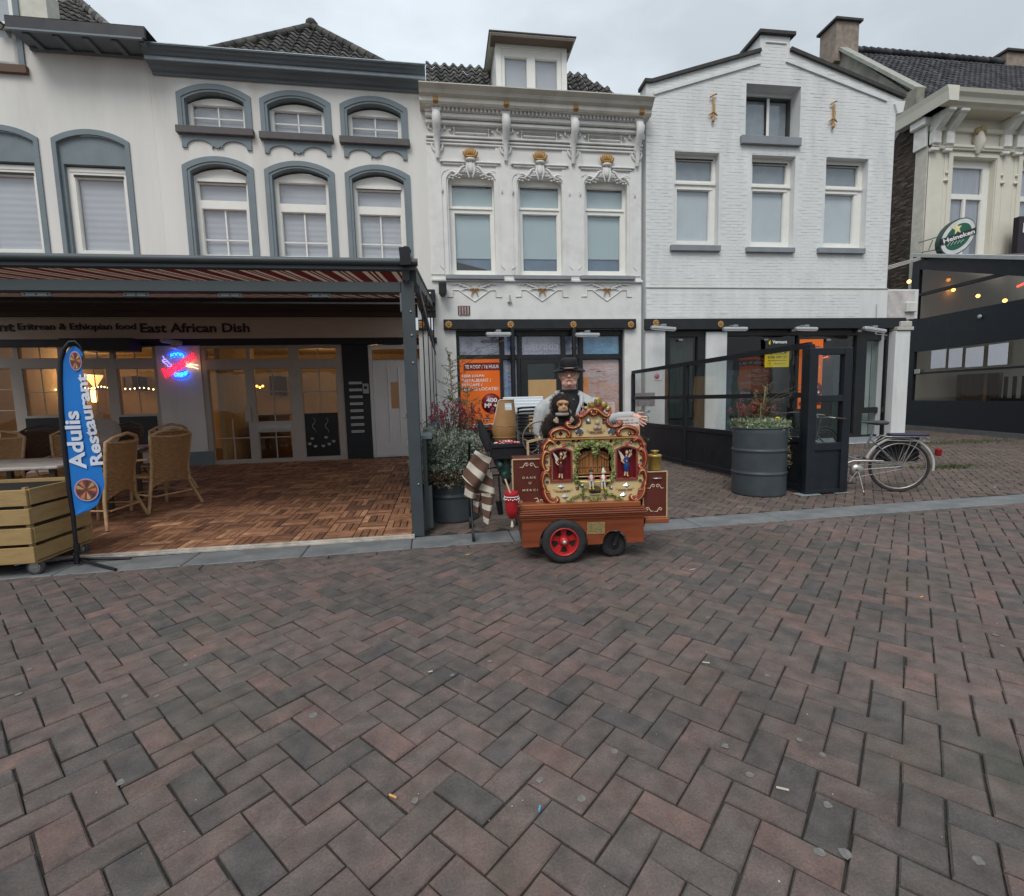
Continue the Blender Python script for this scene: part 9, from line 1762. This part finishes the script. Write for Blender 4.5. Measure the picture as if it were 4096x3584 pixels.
m_ft = M('pale_flag_letters', (.62, .66, .74), .7, bump=0)
def vtext(word, p0, p1, hpx, bold=.03):
    a, b = P(*p0), P(*p1); cx, cz = (a.x+b.x)/2, (a.z+b.z)/2; L_ = math.hypot(b.x-a.x, b.z-a.z); ang = math.atan2(b.z-a.z, b.x-a.x); h = hpx*FY0/970; o = text(word, m_ft, fl, (cx-L_/2, cx+L_/2, cz-h/2, cz+h/2), 0, bold=bold, ext=.0015, rot=ang)
    o.name = 'lettering'
    for v in o.data.vertices:
        v.co.y += FY0-.006
        px = 1024+FPX*float(np.dot(np.array([v.co.x, v.co.y, v.co.z-HC]), _r))/float(np.dot(np.array([v.co.x, v.co.y, v.co.z-HC]), _f)); py = 896-FPX*float(np.dot(np.array([v.co.x, v.co.y, v.co.z-HC]), _u))/float(np.dot(np.array([v.co.x, v.co.y, v.co.z-HC]), _f))
        a_, b_ = xr(py, lft), xr(py, poly_r); u = min(1, max(0, (px-a_)/max(1, b_-a_))); v.co.y += wavef(u, (py-692.6)/338)*u-.004
vtext('Adulis', (159, 938), (144.5, 822), 27); vtext('Restaurant', (195, 930), (165.5, 748), 20, .03)
def dish(cx, cy, rx, ry, seed, lab):
    c = P(cx, cy); r = random.Random(seed); sc_ = FY0/970; q = MB(Matrix.Translation((c.x, FY0-.018 if seed == 1 else FY0-.012, c.z))); n = 30
    q.plate([(rx*sc_*math.cos(2*math.pi*k/n), ry*sc_*math.sin(2*math.pi*k/n)) for k in range(n)], [], 0, .001, 0); q.plate([(rx*.88*sc_*math.cos(2*math.pi*k/n), ry*.88*sc_*math.sin(2*math.pi*k/n)) for k in range(n)], [], -.001, -.0002, 1)
    for k in range(9): a = k*.698; w_ = .22; q.plate([(rx*sc_*.15*math.cos(a), ry*sc_*.15*math.sin(a)), (rx*sc_*.8*math.cos(a-w_), ry*sc_*.8*math.sin(a-w_)), (rx*sc_*.84*math.cos(a), ry*sc_*.84*math.sin(a)), (rx*sc_*.8*math.cos(a+w_), ry*sc_*.8*math.sin(a+w_))], [], -.0022, -.0012, 2+k % 3)
    q.build('dish_print', [M('pinkish_plate_print', (.42, .28, .40), .6, bump=0), M('brown_food_print', (.16, .05, .04), .6, var=.4, vs=60, bump=0), M('orange_food_print', (.50, .17, .07), .6, bump=0), M('yellow_food_print', (.42, .30, .12), .6, bump=0), M('dark_food_print', (.09, .035, .04), .6, bump=0)], fl)
dish(176, 979, 20, 21, 1, ''); dish(153, 722, 9.5, 17, 2, '')
bx_, by_ = gr('V', 155, 1128); q = MB()
for (px, py) in ((232, 1142), (262, 1119), (30, 1140)): ex_, ey_ = gr('V', px, py); q.tube([(bx_, by_, .05), (bx_+(ex_-bx_)*.2, by_+(ey_-by_)*.2, .04), (ex_, ey_, .012)], .013, 8)
q.tube([(bx_, by_, .01), (P(155, 1128).x, FY0, .12)], .022, 10); q.tube([P(154, 1102), P(153, 1088)], .024, 8); q.build('cross_base', M('black_flag_pole', (.010, .010, .014), .5), fl)
